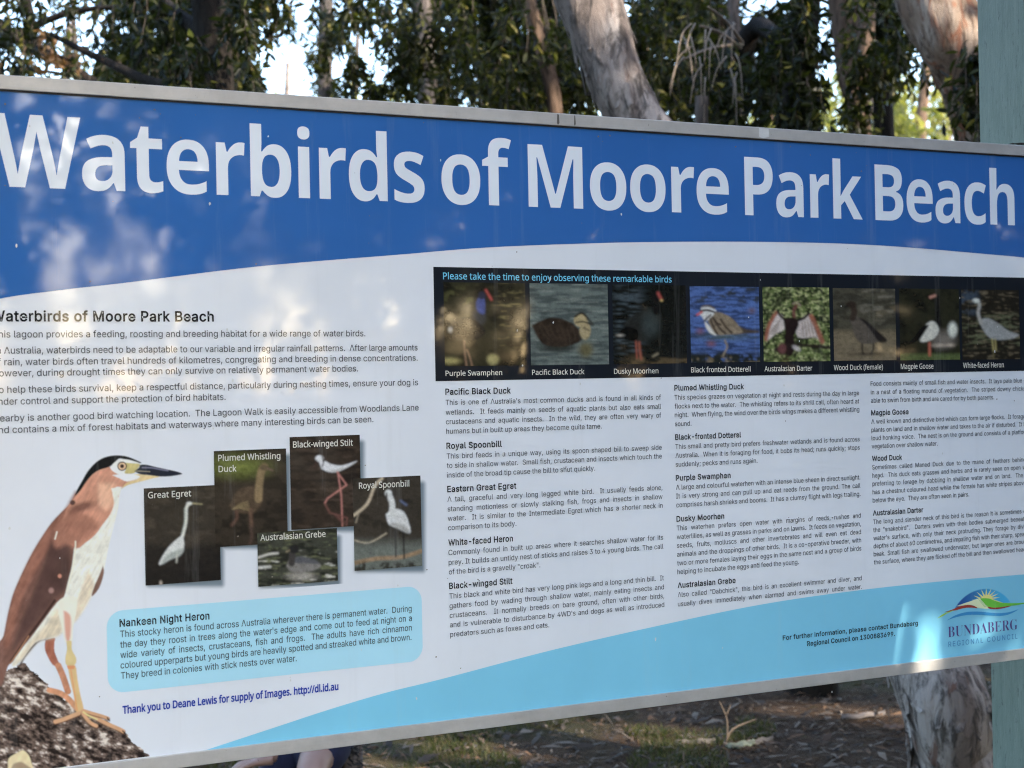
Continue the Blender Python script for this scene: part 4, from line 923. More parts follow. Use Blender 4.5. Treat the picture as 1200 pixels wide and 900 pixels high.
def egret(X, Y):
    p = Paint(X, Y, *SL, ink(54, 51, 45), 9)
    p.streaks((74, 68, 58), 60, 25, 0.52, 0.68, 0.7); p.put(sstep(p.Y, 455, 500) * 0.85, ink(26, 26, 28))
    p.L((206, 220, 215), [(214, 308), (200, 325), (198, 380), (188, 425), (178, 462)], 11, 1.5); p.E((214, 226, 222), 212, 308, 12, 6, 1.5); p.L((170, 168, 120), [(222, 308), (262, 311)], 4, 1.2)
    p.P((214, 228, 226), [(182, 436), (190, 465), (187, 498), (168, 520), (140, 530), (92, 556), (98, 530), (128, 484), (158, 455)], 1.5, 0.08)
    p.P((150, 166, 168), [(120, 515), (150, 500), (182, 490), (186, 500), (168, 520), (135, 532), (100, 550)], 5, 0.2); p.L((176, 192, 190), [(193, 330), (194, 380), (182, 430)], 3, 3)
    for i in range(5): p.L((182, 196, 196), [(120 + 12 * i, 500 - 9 * i), (104 + 14 * i, 532 - 6 * i)], 1.6, 1.5)
    p.L((180, 190, 185), [(162, 515), (160, 545)], 6, 1.5); p.E((190, 182, 172), 97, 628, 5, 9, 2)
    return p.C
def whistling(X, Y):
    p = Paint(X, Y, *SL, ink(52, 47, 40), 10)
    p.streaks((32, 30, 26), 60, 30, 0.5, 0.65, 0.8); p.E((112, 128, 48), 400, 158, 95, 36, 26, 0.4)
    p.P((78, 66, 50), [(370, 320), (400, 260), (450, 240), (500, 250), (505, 300), (470, 345), (410, 345)], 3, 0.4, 0.07)
    for i in range(5): p.L((142, 130, 88), [(385 + 8 * i, 332 - 2 * i), (412 + 4 * i, 312 + 5 * i), (446 + 2 * i, 300 + 9 * i)], 3, 1.8, bent=False)
    p.L((130, 114, 78), [(488, 290), (492, 230), (500, 180), (512, 162)], 30, 3, 0.3); p.E((96, 84, 64), 512, 165, 17, 12, 2); p.L((110, 88, 84), [(525, 168), (546, 176)], 6, 1.5)
    p.L((98, 76, 62), [(458, 335), (458, 365), (462, 398)], 13, 4, 0.3); p.L((98, 72, 60), [(400, 340), (402, 368), (382, 396)], 10, 4, 0.3); p.L((84, 66, 58), [(458, 405), (462, 440), (455, 470)], 10, 5)
    return p.C
def stilt(X, Y):
    p = Paint(X, Y, *SL, ink(52, 45, 39), 11)
    p.streaks((36, 32, 30), 70, 18, 0.5, 0.64, 0.8); p.streaks((80, 68, 58), 60, 14, 0.6, 0.72, 0.6, None, 3)
    p.P((226, 232, 234), [(738, 156), (755, 138), (780, 150), (825, 156), (886, 137), (845, 164), (800, 182), (758, 178)], 1.2)
    p.P((170, 176, 180), [(762, 176), (800, 174), (850, 158), (800, 182)], 3); p.L((226, 232, 234), [(748, 165), (742, 148), (736, 130)], 14, 1.4); p.E((226, 232, 234), 734, 128, 17, 13, 1.2); p.L((36, 30, 34), [(744, 120), (750, 142), (745, 160)], 5, 1.5); p.L((64, 40, 40), [(722, 136), (714, 166)], 4, 1.2)
    p.L((188, 122, 116), [(805, 182), (843, 234), (766, 288), (756, 306)], 5.5, 1.2, bent=False); p.L((188, 122, 116), [(808, 184), (822, 280), (826, 398)], 5.5, 1.2, bent=False)
    p.L((126, 80, 72), [(757, 312), (776, 346), (845, 366), (842, 395)], 4.5, 3, bent=False); p.L((112, 72, 66), [(800, 355), (830, 385)], 8, 5)
    return p.C
def spoonbill(X, Y):
    p = Paint(X, Y, *SL, ink(58, 55, 49), 12)
    p.put(sstep(p.Y, 430, 500), ink(98, 110, 108), 0.2, 0.03); p.streaks((40, 38, 34), 40, 30, 0.5, 0.65, 0.7, (850, 200, 1140, 440, 30))
    p.L((190, 180, 156), [(872, 356), (925, 310), (955, 240), (985, 208)], 11, 2); p.L((170, 162, 140), [(880, 385), (890, 350)], 4, 2); p.L((176, 170, 150), [(874, 456), (932, 466), (1002, 428)], 5, 2)
    p.L((146, 124, 94), [(872, 548), (960, 530), (1060, 524), (1142, 500)], 16, 2, 0.4); p.streaks((44, 42, 34), 14, 22, 0.45, 0.55, 0.9, (870, 545, 1150, 600, 10), 4)
    p.L((34, 34, 36), [(1038, 415), (1040, 522)], 6, 1.5); p.L((34, 34, 36), [(1070, 418), (1074, 530)], 6, 1.5)
    p.P((224, 228, 230), [(1000, 352), (1032, 330), (1072, 342), (1094, 392), (1096, 428), (1050, 408), (1012, 392)], 1.5, 0.12)
    p.P((158, 164, 168), [(1015, 392), (1040, 385), (1085, 405), (1094, 428), (1050, 410)], 4, 0.2)
    for i in range(6): p.L((186, 192, 196), [(1030 + 9 * i, 345 + 4 * i), (1046 + 8 * i, 390 + 6 * i)], 2, 1.8)
    p.L((222, 226, 228), [(1022, 355), (1026, 310), (1010, 268)], 23, 1.5); p.E((222, 226, 228), 1010, 268, 14, 15, 1.5); p.L((66, 66, 66), [(1003, 268), (1004, 292)], 7, 1.5); p.L((90, 110, 160), [(1060, 298), (1082, 314)], 7, 3)
    return p.C
def grebe(X, Y):
    p = Paint(X, Y, *SL, ink(60, 66, 58), 13)
    p.streaks((34, 38, 34), 50, 14, 0.5, 0.62, 0.9); p.streaks((206, 212, 210), 55, 9, 0.66, 0.72, 0.95, (480, 500, 830, 640, 10), 2); p.streaks((110, 120, 84), 40, 10, 0.58, 0.7, 0.7, None, 6)
    p.L((200, 206, 206), [(480, 528), (530, 512), (566, 508)], 8, 2); p.L((196, 204, 206), [(486, 566), (535, 562)], 10, 2)
    p.E((150, 152, 150), 660, 600, 50, 16, 8, 0.4)
    p.P((120, 122, 124), [(600, 560), (615, 530), (660, 528), (720, 540), (738, 562), (690, 582), (625, 584)], 2, 0.3, 0.1)
    p.P((82, 88, 100), [(625, 530), (660, 520), (715, 534), (730, 552), (680, 548), (640, 548)], 3)
    p.L((60, 60, 62), [(622, 548), (624, 515), (630, 494)], 26, 2); p.E((36, 38, 42), 632, 492, 20, 16, 2); p.L((150, 140, 110), [(612, 496), (600, 502)], 5, 1.5)
    return p.C

strip_pics = [(520.3, 331.3, 616, 428.7, swamphen, 'red billed purple waterhen'), (621.2, 332.5, 712.6, 427.5, black_duck, 'brown duck on grey water'),
              (718, 334, 804, 426.2, moorhen, 'black waterhen on a dark pond'), (808.8, 335.8, 889.7, 424.5, dotterel, 'small wader on blue water'),
              (894, 336.6, 972, 423.6, darter, 'darter drying its spread wings'), (976.4, 338, 1049.4, 422.4, wood_duck, 'grey brown duck on mud'),
              (1054, 338.5, 1124, 421.8, magpie_goose, 'black and white goose on grass'), (1127, 339.5, 1194.5, 421.2, white_heron, 'grey heron wading')]
for a, b_, c_, d_, fn, lb in strip_pics:
    tag(pic_grid('picture', rectpic(a, b_, c_, d_), 0.8, 2 * e, fn, sign), 'small square picture of a ' + lb)

loose = [((169.3, 570.2, 257.6, 683), egret, 3, 'white egret on dark water'), ((251.3, 527, 336, 638.6), whistling, 4, 'mottled brown duck'),
         ((340, 510.8, 422.3, 618.5), stilt, 4, 'wader with long pink legs'), ((414, 559, 493.3, 666), spoonbill, 5, 'white spoonbill on a branch'),
         ((301.6, 621.5, 395, 684), grebe, 5.5, 'small grebe afloat')]
# one printed shadow field under all five
def all_shadow(X, Y):
    C = np.empty(X.shape + (3,)); C[:] = ink(192, 207, 228)
    M_ = np.zeros(X.shape)
    for (L_, T, Rr, Bt), *_ in loose:
        dx = np.maximum(np.maximum(L_ + 6 - X, X - (Rr + 1.0)), 0); dy = np.maximum(np.maximum(T + 9 - Y, Y - (Bt + 1.0)), 0)
        M_ = np.maximum(M_, 1 - sstep(np.hypot(dx, dy), 0, 7.5))
    m = M_[..., None] * 0.85
    return C * (1 - m) + np.array(ink(72, 96, 116)) * m
pic_grid('picture_shadow', rectpic(168, 514, 505, 689), 1.0, 0.5 * e, all_shadow, sign, M_col, (192, 207, 228))
for R_, fn, lv, lb in loose:
    tag(pic_grid('picture', rectpic(*R_), 0.8, lv * e, fn, sign), 'printed picture of a ' + lb)

# ---- big night heron standing on rough bark
def c1(*p): return [(x / 4.5, 500 + y / 4.5) for x, y in p]
def c2(*p): return [(x / 4.5, 700 + y / 4.5) for x, y in p]
def c3(*p): return [(x / 7.5, 660 + y / 7.5) for x, y in p]
def c4(*p): return [(x / 6.667, 780 + y / 6.667) for x, y in p]
def c5(*p): return [(120 + x / 9, 500 + y / 9) for x, y in p]
def heron(X, Y):
    p = Paint(X, Y, 0, 0, 1, ink(192, 207, 228), 14)
    rock = [(-60, 905), (-60, 780), (0, 788), (12, 784), (28, 777)] + c2((190, 400), (260, 470), (330, 525), (400, 585), (470, 610), (570, 650), (660, 720), (735, 790), (800, 842), (700, 905)) + [(150, 900)]
    n = fbm((p.X + 0.6 * p.Y) / 17, (p.Y - 0.45 * p.X) / 6.5, 21, 5, 0.68)
    n2 = fbm(p.X / 5, p.Y / 4, 33, 3, 0.7)
    # rough-edged bark
    q = Paint(X, Y, 0, 0, 1, (0, 0, 0), 3)
    q.X = p.X + (n2 - 0.5) * 6; q.Y = p.Y + (n - 0.5) * 7
    ins = np.zeros(X.shape, dtype=bool)
    for i in range(len(rock)):
        (x0, y0), (x1, y1) = rock[i], rock[(i + 1) % len(rock)]
        if y0 != y1: ins ^= ((y0 > q.Y) != (y1 > q.Y)) & (q.X < (x1 - x0) * (q.Y - y0) / (y1 - y0) + x0)
    tone = np.clip((n - 0.36) * 2.6 + (n2 - 0.5) * 1.05 + 0.03, 0, 1)[..., None]
    dk, md, lt = (np.array(ink(*c_)) for c_ in ((36, 31, 31), (112, 98, 92), (206, 203, 202)))
    rc = np.where(tone < 0.62, dk + (md - dk) * (tone / 0.62), md + (lt - md) * ((tone - 0.62) / 0.38))
    p.C = np.where(ins[..., None], rc, p.C)
    p.P((214, 198, 160), c2((42, 905), (45, 850), (90, 820), (120, 806), (150, 830), (165, 870), (165, 905)), 1.5, 0.15)
    p.P((150, 134, 112), c2((60, 905), (70, 880), (110, 868), (140, 885), (160, 905)), 3, 0.2)
    # far leg and foot
    p.P((150, 92, 72), c3((400, 675), (480, 655), (478, 700), (480, 780), (525, 905), (462, 892), (405, 790), (392, 730)), 1.2, 0.15)
    p.L((176, 122, 90), c4((455, 0), (490, 80), (530, 200)), 7.5, 1.2, 0.2)
    p.L((192, 138, 100), c4((385, 192), (470, 215), (540, 265), (600, 335)), 6.5, 1.2, 0.2)
    # tail, wing and back
    p.P((112, 82, 74), [(88, 578), (82, 590), (73, 599), (60, 613), (49, 629), (38, 647), (27, 669), (18, 689), (14, 700), (9, 720), (4, 745), (-2, 757), (-4, 800), (2, 803)] +
        c3((70, 905), (130, 850), (200, 740), (350, 560), (520, 330), (600, 320), (660, 250), (640, 0)) + [(93, 636), (112, 610), (100, 585)], 1.1, 0.18, 0.09)
    p.P((134, 92, 78), [(88, 576), (96, 590), (112, 600), (112, 626), (96, 640), (80, 622), (66, 634), (52, 652), (38, 676), (24, 706), (12, 752), (5, 756), (10, 722), (19, 690), (38, 649), (61, 614), (75, 599)], 7, 0.12, 0.06)
    p.P((80, 60, 58), [(62, 622), (78, 634), (84, 660), (78, 690), (66, 702), (50, 722), (30, 744), (16, 760), (24, 730), (36, 700), (48, 668)], 10, 0.3, 0.05)
    p.L((58, 42, 40), c3((480, 330), (330, 540), (200, 710), (100, 860)), 3.0, 2); p.L((150, 112, 84), c3((250, 640), (160, 780), (90, 880)), 1.5, 1.2)
    # belly, breast and under tail
    p.P((203, 213, 212), c1((585, 320), (632, 322), (630, 360), (620, 440), (600, 520), (575, 620), (552, 735), (530, 830)) + c3((800, 292), (740, 400), (655, 520), (560, 600), (480, 650), (330, 690), (215, 830), (130, 905), (110, 870), (220, 720), (340, 560), (500, 345), (560, 300), (600, 150), (632, 20)) + c1((395, 610), (420, 560), (520, 480)), 1.3, 0.05)
    p.P((194, 190, 172), c3((120, 890), (240, 720), (400, 540), (500, 400), (545, 540), (540, 610), (470, 655), (320, 695), (210, 830)), 8, 0.12, 0.1)
    p.P((196, 192, 176), c3((780, 60), (700, 260), (660, 420), (655, 515), (740, 400), (800, 285), (830, 200)), 6)
    p.P((110, 84, 74), c3((905, 20), (912, 90), (870, 220), (805, 292), (830, 200), (870, 110)), 1.3)
    p.P((66, 52, 48), c3((400, 670), (330, 700), (220, 830), (190, 890), (160, 905), (230, 800), (310, 700)), 2.5)
    # chestnut neck, head and shoulder
    p.P((182, 132, 111), c1((398, 366), (430, 320), (460, 280), (500, 240), (560, 212), (600, 220), (640, 262), (720, 268), (690, 292), (650, 318), (612, 318), (592, 352), (600, 405), (582, 460), (545, 510), (500, 572), (450, 612), (400, 640), (330, 560), (340, 460), (372, 402)), 1.6, 0.10, 0.05)
    p.P((146, 102, 86), c1((380, 420), (450, 460), (520, 520), (440, 600), (400, 640), (350, 620), (300, 640), (280, 590), (330, 480)), 9, 0.15, 0.08)
    p.E((112, 78, 68), 96, 594, 14, 5, 6, ang=-18); p.E((78, 58, 56), 85, 589, 3.2, 3, 2)
    p.P((202, 162, 138), c1((520, 300), (600, 300), (590, 345), (596, 400), (560, 440), (520, 400)), 8)
    # face
    p.P((22, 26, 30), c1((396, 366), (402, 340), (430, 290), (462, 235), (505, 188), (550, 162), (605, 151), (660, 155), (705, 170), (748, 192), (700, 188), (655, 172), (625, 170), (598, 198), (570, 214), (525, 228), (488, 252), (455, 290), (425, 335)), 1.0)
    p.P((228, 232, 226), c5((78, 432), (130, 375), (200, 345), (290, 352), (392, 388), (260, 380), (230, 480), (240, 492), (180, 505), (110, 470)), 1.0)
    p.P((230, 234, 230), c5((105, 512), (180, 500), (245, 498), (392, 515), (370, 545), (260, 578), (180, 545)), 1.6)
    p.P((178, 174, 112), c5((235, 380), (300, 385), (395, 395), (372, 440), (335, 490), (235, 492), (250, 440)), 1.0)
    p.P((198, 184, 132), c5((330, 505), (400, 500), (500, 512), (605, 526), (520, 548), (400, 580), (270, 615), (200, 655), (260, 590), (350, 560), (395, 525)), 1.0)
    p.P((34, 40, 56), c5((335, 470), (385, 432), (400, 402), (470, 402), (560, 424), (700, 454), (790, 474), (842, 499), (740, 520), (620, 527), (500, 512), (400, 502)), 0.9)
    p.L((104, 110, 142), c5((420, 432), (520, 434), (620, 452), (690, 462)), 1.6, 1.2); p.L((150, 150, 130), c5((350, 468), (420, 470), (500, 474)), 0.8, 0.8)
    p.E((40, 30, 28), 143, 546.3, 5.6, 5.4, 0.9); p.E((208, 178, 146), 143, 546.3, 4.4, 4.2, 0.8); p.E((48, 24, 24), 143, 546.3, 2.3, 2.3, 0.8); p.L((190, 100, 120), c5((200, 640), (175, 690), (168, 740)), 0.8, 1.0)
    p.P((226, 228, 216), c1((586, 325), (640, 318), (628, 362), (606, 400)), 1.6, curve=False)
    # feather streaks following the body, only where the bird is brown
    fx = (p.X * 0.86 + p.Y * 0.50); fy = (-p.X * 0.50 + p.Y * 0.86)
    fs = fbm(fx / 2.2, fy / 15, 91, 4, 0.65) - 0.5
    sc_ = fbm(p.X / 7, p.Y / 7, 97, 3) - 0.5
    brown = np.clip((p.C[..., 0] - p.C[..., 2] - 0.02) * 7, 0, 1) * (1 - ins * 0.6)
    p.C = p.C * (1 + brown * (0.5 * fs + 0.35 * sc_))[..., None]
    p.C = p.C * (1 + (1 - ins) * 0.10 * (fbm(p.X * .8, p.Y * .8, 51, 2) - 0.5) * (np.abs(p.C - np.array(ink(192, 207, 228))).max(-1) > 1e-3))[..., None]
    # marks and scratches in the print
    p.L((224, 216, 212), c1((300, 555), (290, 592)), 1.6, 1.2); p.L((226, 214, 204), c1((398, 605), (396, 650), (380, 760), (350, 870)), 1.5, 1.5)
    p.E((150, 120, 118), 60, 692, 3.0, 3.2, 3); p.E((190, 130, 110), 70, 675, 2.2, 2.4, 1.5)
    # near leg
    p.P((220, 214, 210), c3((505, 350), (520, 470), (545, 560), (575, 690), (630, 690), (640, 570), (668, 440), (672, 300), (560, 300)), 2.2, 0.05)
    p.P((196, 150, 136), c3((560, 420), (575, 640), (598, 690), (618, 640), (622, 480), (590, 430)), 3.5)
    p.P((196, 184, 128), c3((582, 685), (628, 685), (632, 760), (668, 830), (662, 888), (620, 905), (580, 890), (574, 830), (588, 760)), 1.0, 0.1)
    p.P((196, 172, 118), c4((528, 0), (588, 0), (604, 100), (628, 230), (652, 330), (640, 378), (600, 378), (575, 230), (545, 100)), 1.0, 0.08)
    p.L((212, 148, 88), c4((548, 5), (572, 150), (602, 350)), 1.6, 1.2); p.P((206, 134, 80), c4((522, 0), (585, 0), (580, 26), (530, 26)), 1.0, curve=False)
    for T_, w_ in (((c4((640, 362), (720, 392), (780, 425), (850, 460), (930, 495), (962, 512))), 4.6), ((c4((650, 350), (720, 372), (790, 392), (842, 410))), 3.8),
                   ((c4((648, 375), (690, 430), (720, 455), (752, 470))), 4.2), ((c4((615, 372), (540, 402), (480, 425), (432, 438))), 4.8)):
        p.L((96, 60, 44), [(x + 0.4, y + 0.9) for x, y in T_], w_ + 0.4, 1.4); p.L((192, 152, 114), T_, w_, 1.0, 0.15)
    for x, y, x2, y2 in ((958, 510, 985, 535), (838, 408, 856, 432)): p.L((34, 28, 26), c4((x, y), (x2, y2)), 1.4, 1.0)
    p.L((232, 206, 140), c4((650, 362), (700, 395), (760, 420)), 1.6, 1.4)
    return p.C
hx = rectpic(-40, 522, 214, 900)
ht = S(100, 524)[1]
def inv(u, v_):
    q = A0 + D * u; q = Vector((q.x, q.y, v_)) - CAM
    z = q.dot(fw)
    return (600 + F * q.dot(RV) / z, 450 - F * q.dot(UV) / z)
hu0, hu1 = li + 0.002, S(216, 600)[0]
hv1 = bi + 0.0015
tag(pic_grid('heron_picture', [inv(hu0, ht), inv(hu1, ht), inv(hu1, hv1), inv(hu0, hv1)], 0.75, 0.9 * e, heron, sign, None, (192, 207, 228)),
    'chestnut night heron with a black cap standing on rough bark')

# ---- council emblem
def emblem():
    def q(*p): return [(1090 + x / 10, 680 + y / 10) for x, y in p]
    lg = empty('emblem', (0, 0, 0), 0, sign)
    def shape(name, col_, pts, lv, cur=True):
        uv = S2(q(*pts))
        if cur: uv = smooth_curve(uv + [uv[0]], 4)[:-1]
        uvpoly(name, uv, lv * e, print_mat('print_' + name, ink(*col_)), lg)
    def dome(X, Y):
        t = sstep(X, 1118, 1182)[..., None]
        a, b = np.array(ink(38, 74, 150)), np.array(ink(70, 168, 224))
        bgc = np.array(ink(112, 184, 224))
        cx, cy = 1151, 727.5
        C = np.empty(X.shape + (3,)); C[:] = bgc
        yy = cy - (X - cx) * 0.125
        m = 1 - sstep(np.hypot((X - cx) / 37.0, (Y - yy) / 37.0), 0.985, 1.02)
        top = np.interp(X, [1108, 1118, 1128, 1138, 1150, 1165, 1185, 1200], [716, 713, 709, 708, 706, 706, 706, 707])
        m = m * (1 - sstep(Y - top, -0.5, 0.5))
        return C * (1 - m[..., None]) + (a * (1 - t) + b * t) * m[..., None]
    pic_grid('dome', [(1112, 690), (1188, 687), (1188, 708), (1112, 718)], 0.5, 1.3 * e, dome, lg, None, (112, 184, 224))
    rays = []
    cx, cy = 655, 232
    for i in range(9):
        a = math.radians(180 - 8 - i * 20.5)
        for da, r in ((-9, 62), (0, 152 if i not in (0, 8) else 150), (9, 62)):
            t = a - math.radians(da)
            rays.append((cx + r * math.cos(t) * 1.12, cy - r * math.sin(t) * 0.92 - (math.cos(t)) * 14))
    shape('sun_rays', (216, 212, 140), [(480, 262), *rays, (850, 262), (655, 290)], 1.9, False)
    shape('pale_hill', (198, 222, 190), [(300, 305), (380, 275), (470, 245), (560, 215), (620, 240), (690, 325), (560, 325), (500, 292), (420, 290)], 2.3)
    shape('green_hill', (96, 178, 72), [(580, 212), (680, 212), (760, 240), (840, 262), (1000, 266), (1110, 262), (1110, 272), (1000, 292), (880, 306), (780, 318), (700, 316), (650, 290)], 2.7)
    shape('red_ribbon', (140, 62, 58), [(160, 374), (260, 340), (330, 308), (430, 288), (500, 296), (552, 326), (480, 320), (400, 324), (300, 350), (220, 366)], 3.1)
    shape('red_ribbon', (132, 52, 58), [(660, 306), (740, 320), (840, 312), (940, 298), (900, 316), (800, 336), (700, 334)], 3.1)
    shape('green_ribbon', (142, 190, 84), [(75, 446), (140, 400), (200, 372), (270, 352), (200, 385), (130, 424)], 3.5)
    shape('blue_ribbon', (58, 134, 198), [(190, 470), (290, 410), (420, 372), (560, 366), (700, 378), (820, 384), (930, 370), (1030, 340), (930, 395), (820, 418), (700, 414), (560, 404), (420, 408), (300, 432)], 3.5)
    for i in range(4):
        shape('stripe', (150, 190, 150), [(560 + 22 * i, 222 + 6 * i), (566 + 22 * i, 220 + 6 * i), (640 + 14 * i, 312), (634 + 14 * i, 316)], 2.5, False)
emblem()
def one(name, font, t, x0, y0, x1, cap, mat):
    V_, F_ = text_geo([(font, t, S(x0, y0)[0], S(x1, y0)[0], base_v(x0, y0), cap_m(x0, y0, cap), None, 3 * e)])
    mesh_obj(name, V_, F_, mat, sign)
one('council_name', 'serif', 'BUNDABERG', 1110.7, 747, 1192.2, 12.6, M_purp)
GL['wide'] = {c_: (a + 0.28, v__, t__) for c_, (a, v__, t__) in GL['body'].items()}
one('council_subtitle', 'wide', 'REGIONAL COUNCIL', 1111, 758, 1192.2, 6.0, M_pblue)

# ---- small marks on the sheet: flies, dust and bird droppings
mk = random.Random(3)
V_, F_ = [], []
for i in range(95):
    px, py = mk.uniform(0, 1198), mk.uniform(110, 860)
    if i < 40: py = mk.uniform(0.0, 1) ** 3 * 25 + 105 + px * 0.0675
    u, v_ = S(px, py)
    if not (IU0 + .02 < u < IU1 - .02 and IV0 + .02 < v_ < IV1 - .02): continue
    r = mk.uniform(0.0006, 0.0018)
    n0 = len(V_); kk = 6
    for j in range(kk):
        t = 2 * math.pi * j / kk
        rr = r * mk.uniform(0.5, 1.2)
        V_.append((u + rr * math.cos(t) * 1.3, -0.0036, v_ + rr * math.sin(t)))
    F_.append(tuple(range(n0, n0 + kk)))
V2, F2 = [], []
for i in range(42):
    px, py = mk.uniform(5, 1190), mk.uniform(130, 820)
    u, v_ = S(px, py); r = mk.uniform(0.0008, 0.0022); n0 = len(V2)
    for j in range(7):
        t = 2 * math.pi * j / 7; rr = r * mk.uniform(0.6, 1.2)
        V2.append((u + rr * math.cos(t), -0.0037, v_ + rr * math.sin(t) * mk.uniform(1, 2.4)))
    F2.append(tuple(range(n0, n0 + 7)))
tag(mesh_obj('pale_specks', V2, F2, simple_mat('pale_speck', (0.62, 0.63, 0.60), 0.9), sign), kind='stuff')
tag(mesh_obj('dirt_specks', V_, F_, simple_mat('dirt', (0.16, 0.14, 0.11), 0.9), sign), kind='stuff')

# ------------------------------------------------------------------ posts behind the board
k = NT('teal_painted_timber')
v = k.coords((1, 1, 0.13))
g_ = k.noise(v, 60, 6, 0.7)
gl = k.noise(v, 300, 4, 0.7)
cr = k.ramp(k.noise(k.coords((1, 1, 0.25)), 110, 6, 0.75), [(0.34, 0.0), (0.42, 1.0)])
c = k.mix(k.ramp(g_, [(0.35, 0.0), (0.7, 1.0)]), (0.082, 0.118, 0.096), (0.122, 0.16, 0.134))
c = k.mix(cr, (0.04, 0.058, 0.052), c)
k.set(Base_Color=c, Roughness=0.6)
hh = k.mix(0.5, g_, gl)
k.bump(hh, 0.6, 0.004)
M_teal = k.m

def px_of(p):
    rel = Vector(p) - CAM
    return 600 + F * rel.dot(RV) / rel.dot(fw)
def solve(fn, target, lo, hi):
    for _ in range(60):
        mid_ = (lo + hi) / 2
        if (fn(mid_) - target) * (fn(hi) - target) > 0: hi = mid_
        else: lo = mid_
    return (lo + hi) / 2
zz = VT + 0.05
PU = solve(lambda u: px_of(A0 + D * u - NRM * 0.03 + Vector((0, 0, zz))), 1204, 0.8, 2.0)     # front left corner
PD = solve(lambda d: px_of(A0 + D * PU - NRM * (0.03 + d) + Vector((0, 0, zz))), 1147.4, 0.0, 0.6)   # depth of the post
def post(u0_, zt):
    V, Fc = [], []
    nz = 40
    w_, d_, c_ = 0.16, PD, 0.004
    r = random.Random(11)
    ring = ((0, c_), (c_, 0), (w_ - c_, 0), (w_, c_), (w_, d_ - c_), (w_ - c_, d_), (c_, d_), (0, d_ - c_))
    for i in range(nz + 1):
        z = -0.3 + (zt + 0.3) * i / nz
        for (x, y) in ring: V.append((x + r.uniform(-.0005, .0005), y + r.uniform(-.0005, .0005), z))
    for i in range(nz):
        for j in range(8):
            a = i * 8 + j; b = i * 8 + (j + 1) % 8
            Fc.append((a, b, b + 8, a + 8))
    Fc.append(tuple(range(nz * 8, nz * 8 + 8)))
    o = mesh_obj('post', V, Fc, M_teal, sign)
    o.location = (u0_, 0.03, 0)
    return o
post(PU, 3.2)
post(UL + 0.10, VT - 0.07)
# steel brackets behind the board
for uu in (PU + 0.08, UL + 0.18):
    for vv in (VB + 0.2, VT - 0.2):
        box('bracket', uu - .02, uu + .02, 0.003, 0.0295, vv - .03, vv + .03, M_alu, sign)
# dead leaves caught on the top rail by the post
lf_V, lf_F = [], []
for i in range(5):
    u_ = S(1186 + i * 4.5, 168)[0]
    a = rnd.uniform(-0.5, 0.5)
    n0 = len(lf_V)
    lf_V += [(u_ - .014, .002 * i, VT + .001 + .002 * i), (u_, -.004, VT + .006 + a * .006), (u_ + .014, .004, VT + .004 + .002 * (i % 2)), (u_, .008, VT + .003)]
    lf_F.append((n0, n0 + 1, n0 + 2, n0 + 3))
tag(mesh_obj('dry_leaves', lf_V, lf_F, simple_mat('dry_leaf', (0.05, 0.035, 0.025), 0.8)), 'dark scrap of dry leaves lying on the top rail in front of the right post', 'leaves')
bpy.data.objects['dry_leaves'].rotation_euler = (0, 0, THETA)
bpy.data.objects['dry_leaves'].location = (A0.x, A0.y, 0)

# ------------------------------------------------------------------ ground
def fade(a, b, x): return min(1, max(0, (x - a) / (b - a)))
def ground_h(x, y):
    n = mnoise.noise(Vector((x * 0.35, y * 0.35, 3.1))) * 0.05 + mnoise.noise(Vector((x * 1.7, y * 1.7, 8.0))) * 0.022
    n += mnoise.noise(Vector((x * 5, y * 5, 1.0))) * 0.010
    return n
def grid_axis(lo, a, b, hi, fine, coarse):
    xs = list(np.arange(a, b + 1e-6, fine))
    left, right = [], []
    x, s_ = a, fine
    while x > lo:
        s_ = min(s_ * 1.35, coarse); x -= s_; left.append(x)
    x, s_ = b, fine
    while x < hi:
        s_ = min(s_ * 1.35, coarse); x += s_; right.append(x)
    return np.array(left[::-1] + xs + right)
gx = grid_axis(-400, -3.2, 4.2, 400, 0.05, 60)
gy = grid_axis(-400, 5.0, 12, 600, 0.05, 60)
V = np.empty((len(gy), len(gx), 3))
for j, y in enumerate(gy):
    for i, x in enumerate(gx):
        V[j, i] = (x, y, ground_h(x, y))
idx = np.arange(len(gx) * len(gy)).reshape(len(gy), len(gx))
Q = np.stack([idx[:-1, :-1], idx[:-1, 1:], idx[1:, 1:], idx[1:, :-1]], -1).reshape(-1, 4)
k = NT('leaf_litter_soil')
v = k.coords()
n1 = k.noise(v, 0.55, 3, 0.5)
n2 = k.noise(v, 9, 6, 0.7)
n3 = k.noise(k.coords((1, 2.6, 1)), 26, 6, 0.75, 1.0)
n4 = k.noise(v, 90, 4, 0.7)
c = k.mix(k.ramp(n2, [(0.35, 0), (0.65, 1)]), (0.030, 0.017, 0.009), (0.066, 0.040, 0.023))
c = k.mix(k.ramp(n3, [(0.52, 0), (0.66, 1)]), c, (0.125, 0.08, 0.046))
c = k.mix(k.ramp(n4, [(0.58, 0), (0.70, 0.6)]), c, (0.17, 0.115, 0.07))
c = k.mix(k.ramp(n1, [(0.50, 0), (0.60, 0.5)]), c, (0.05, 0.065, 0.022))
k.set(Base_Color=c, Roughness=0.95, Specular_IOR_Level=0.1)
k.bump(n3, 0.8, 0.03)
ground = mesh_obj('ground', V, Q, k.m, None, True)
tag(ground, kind='structure')

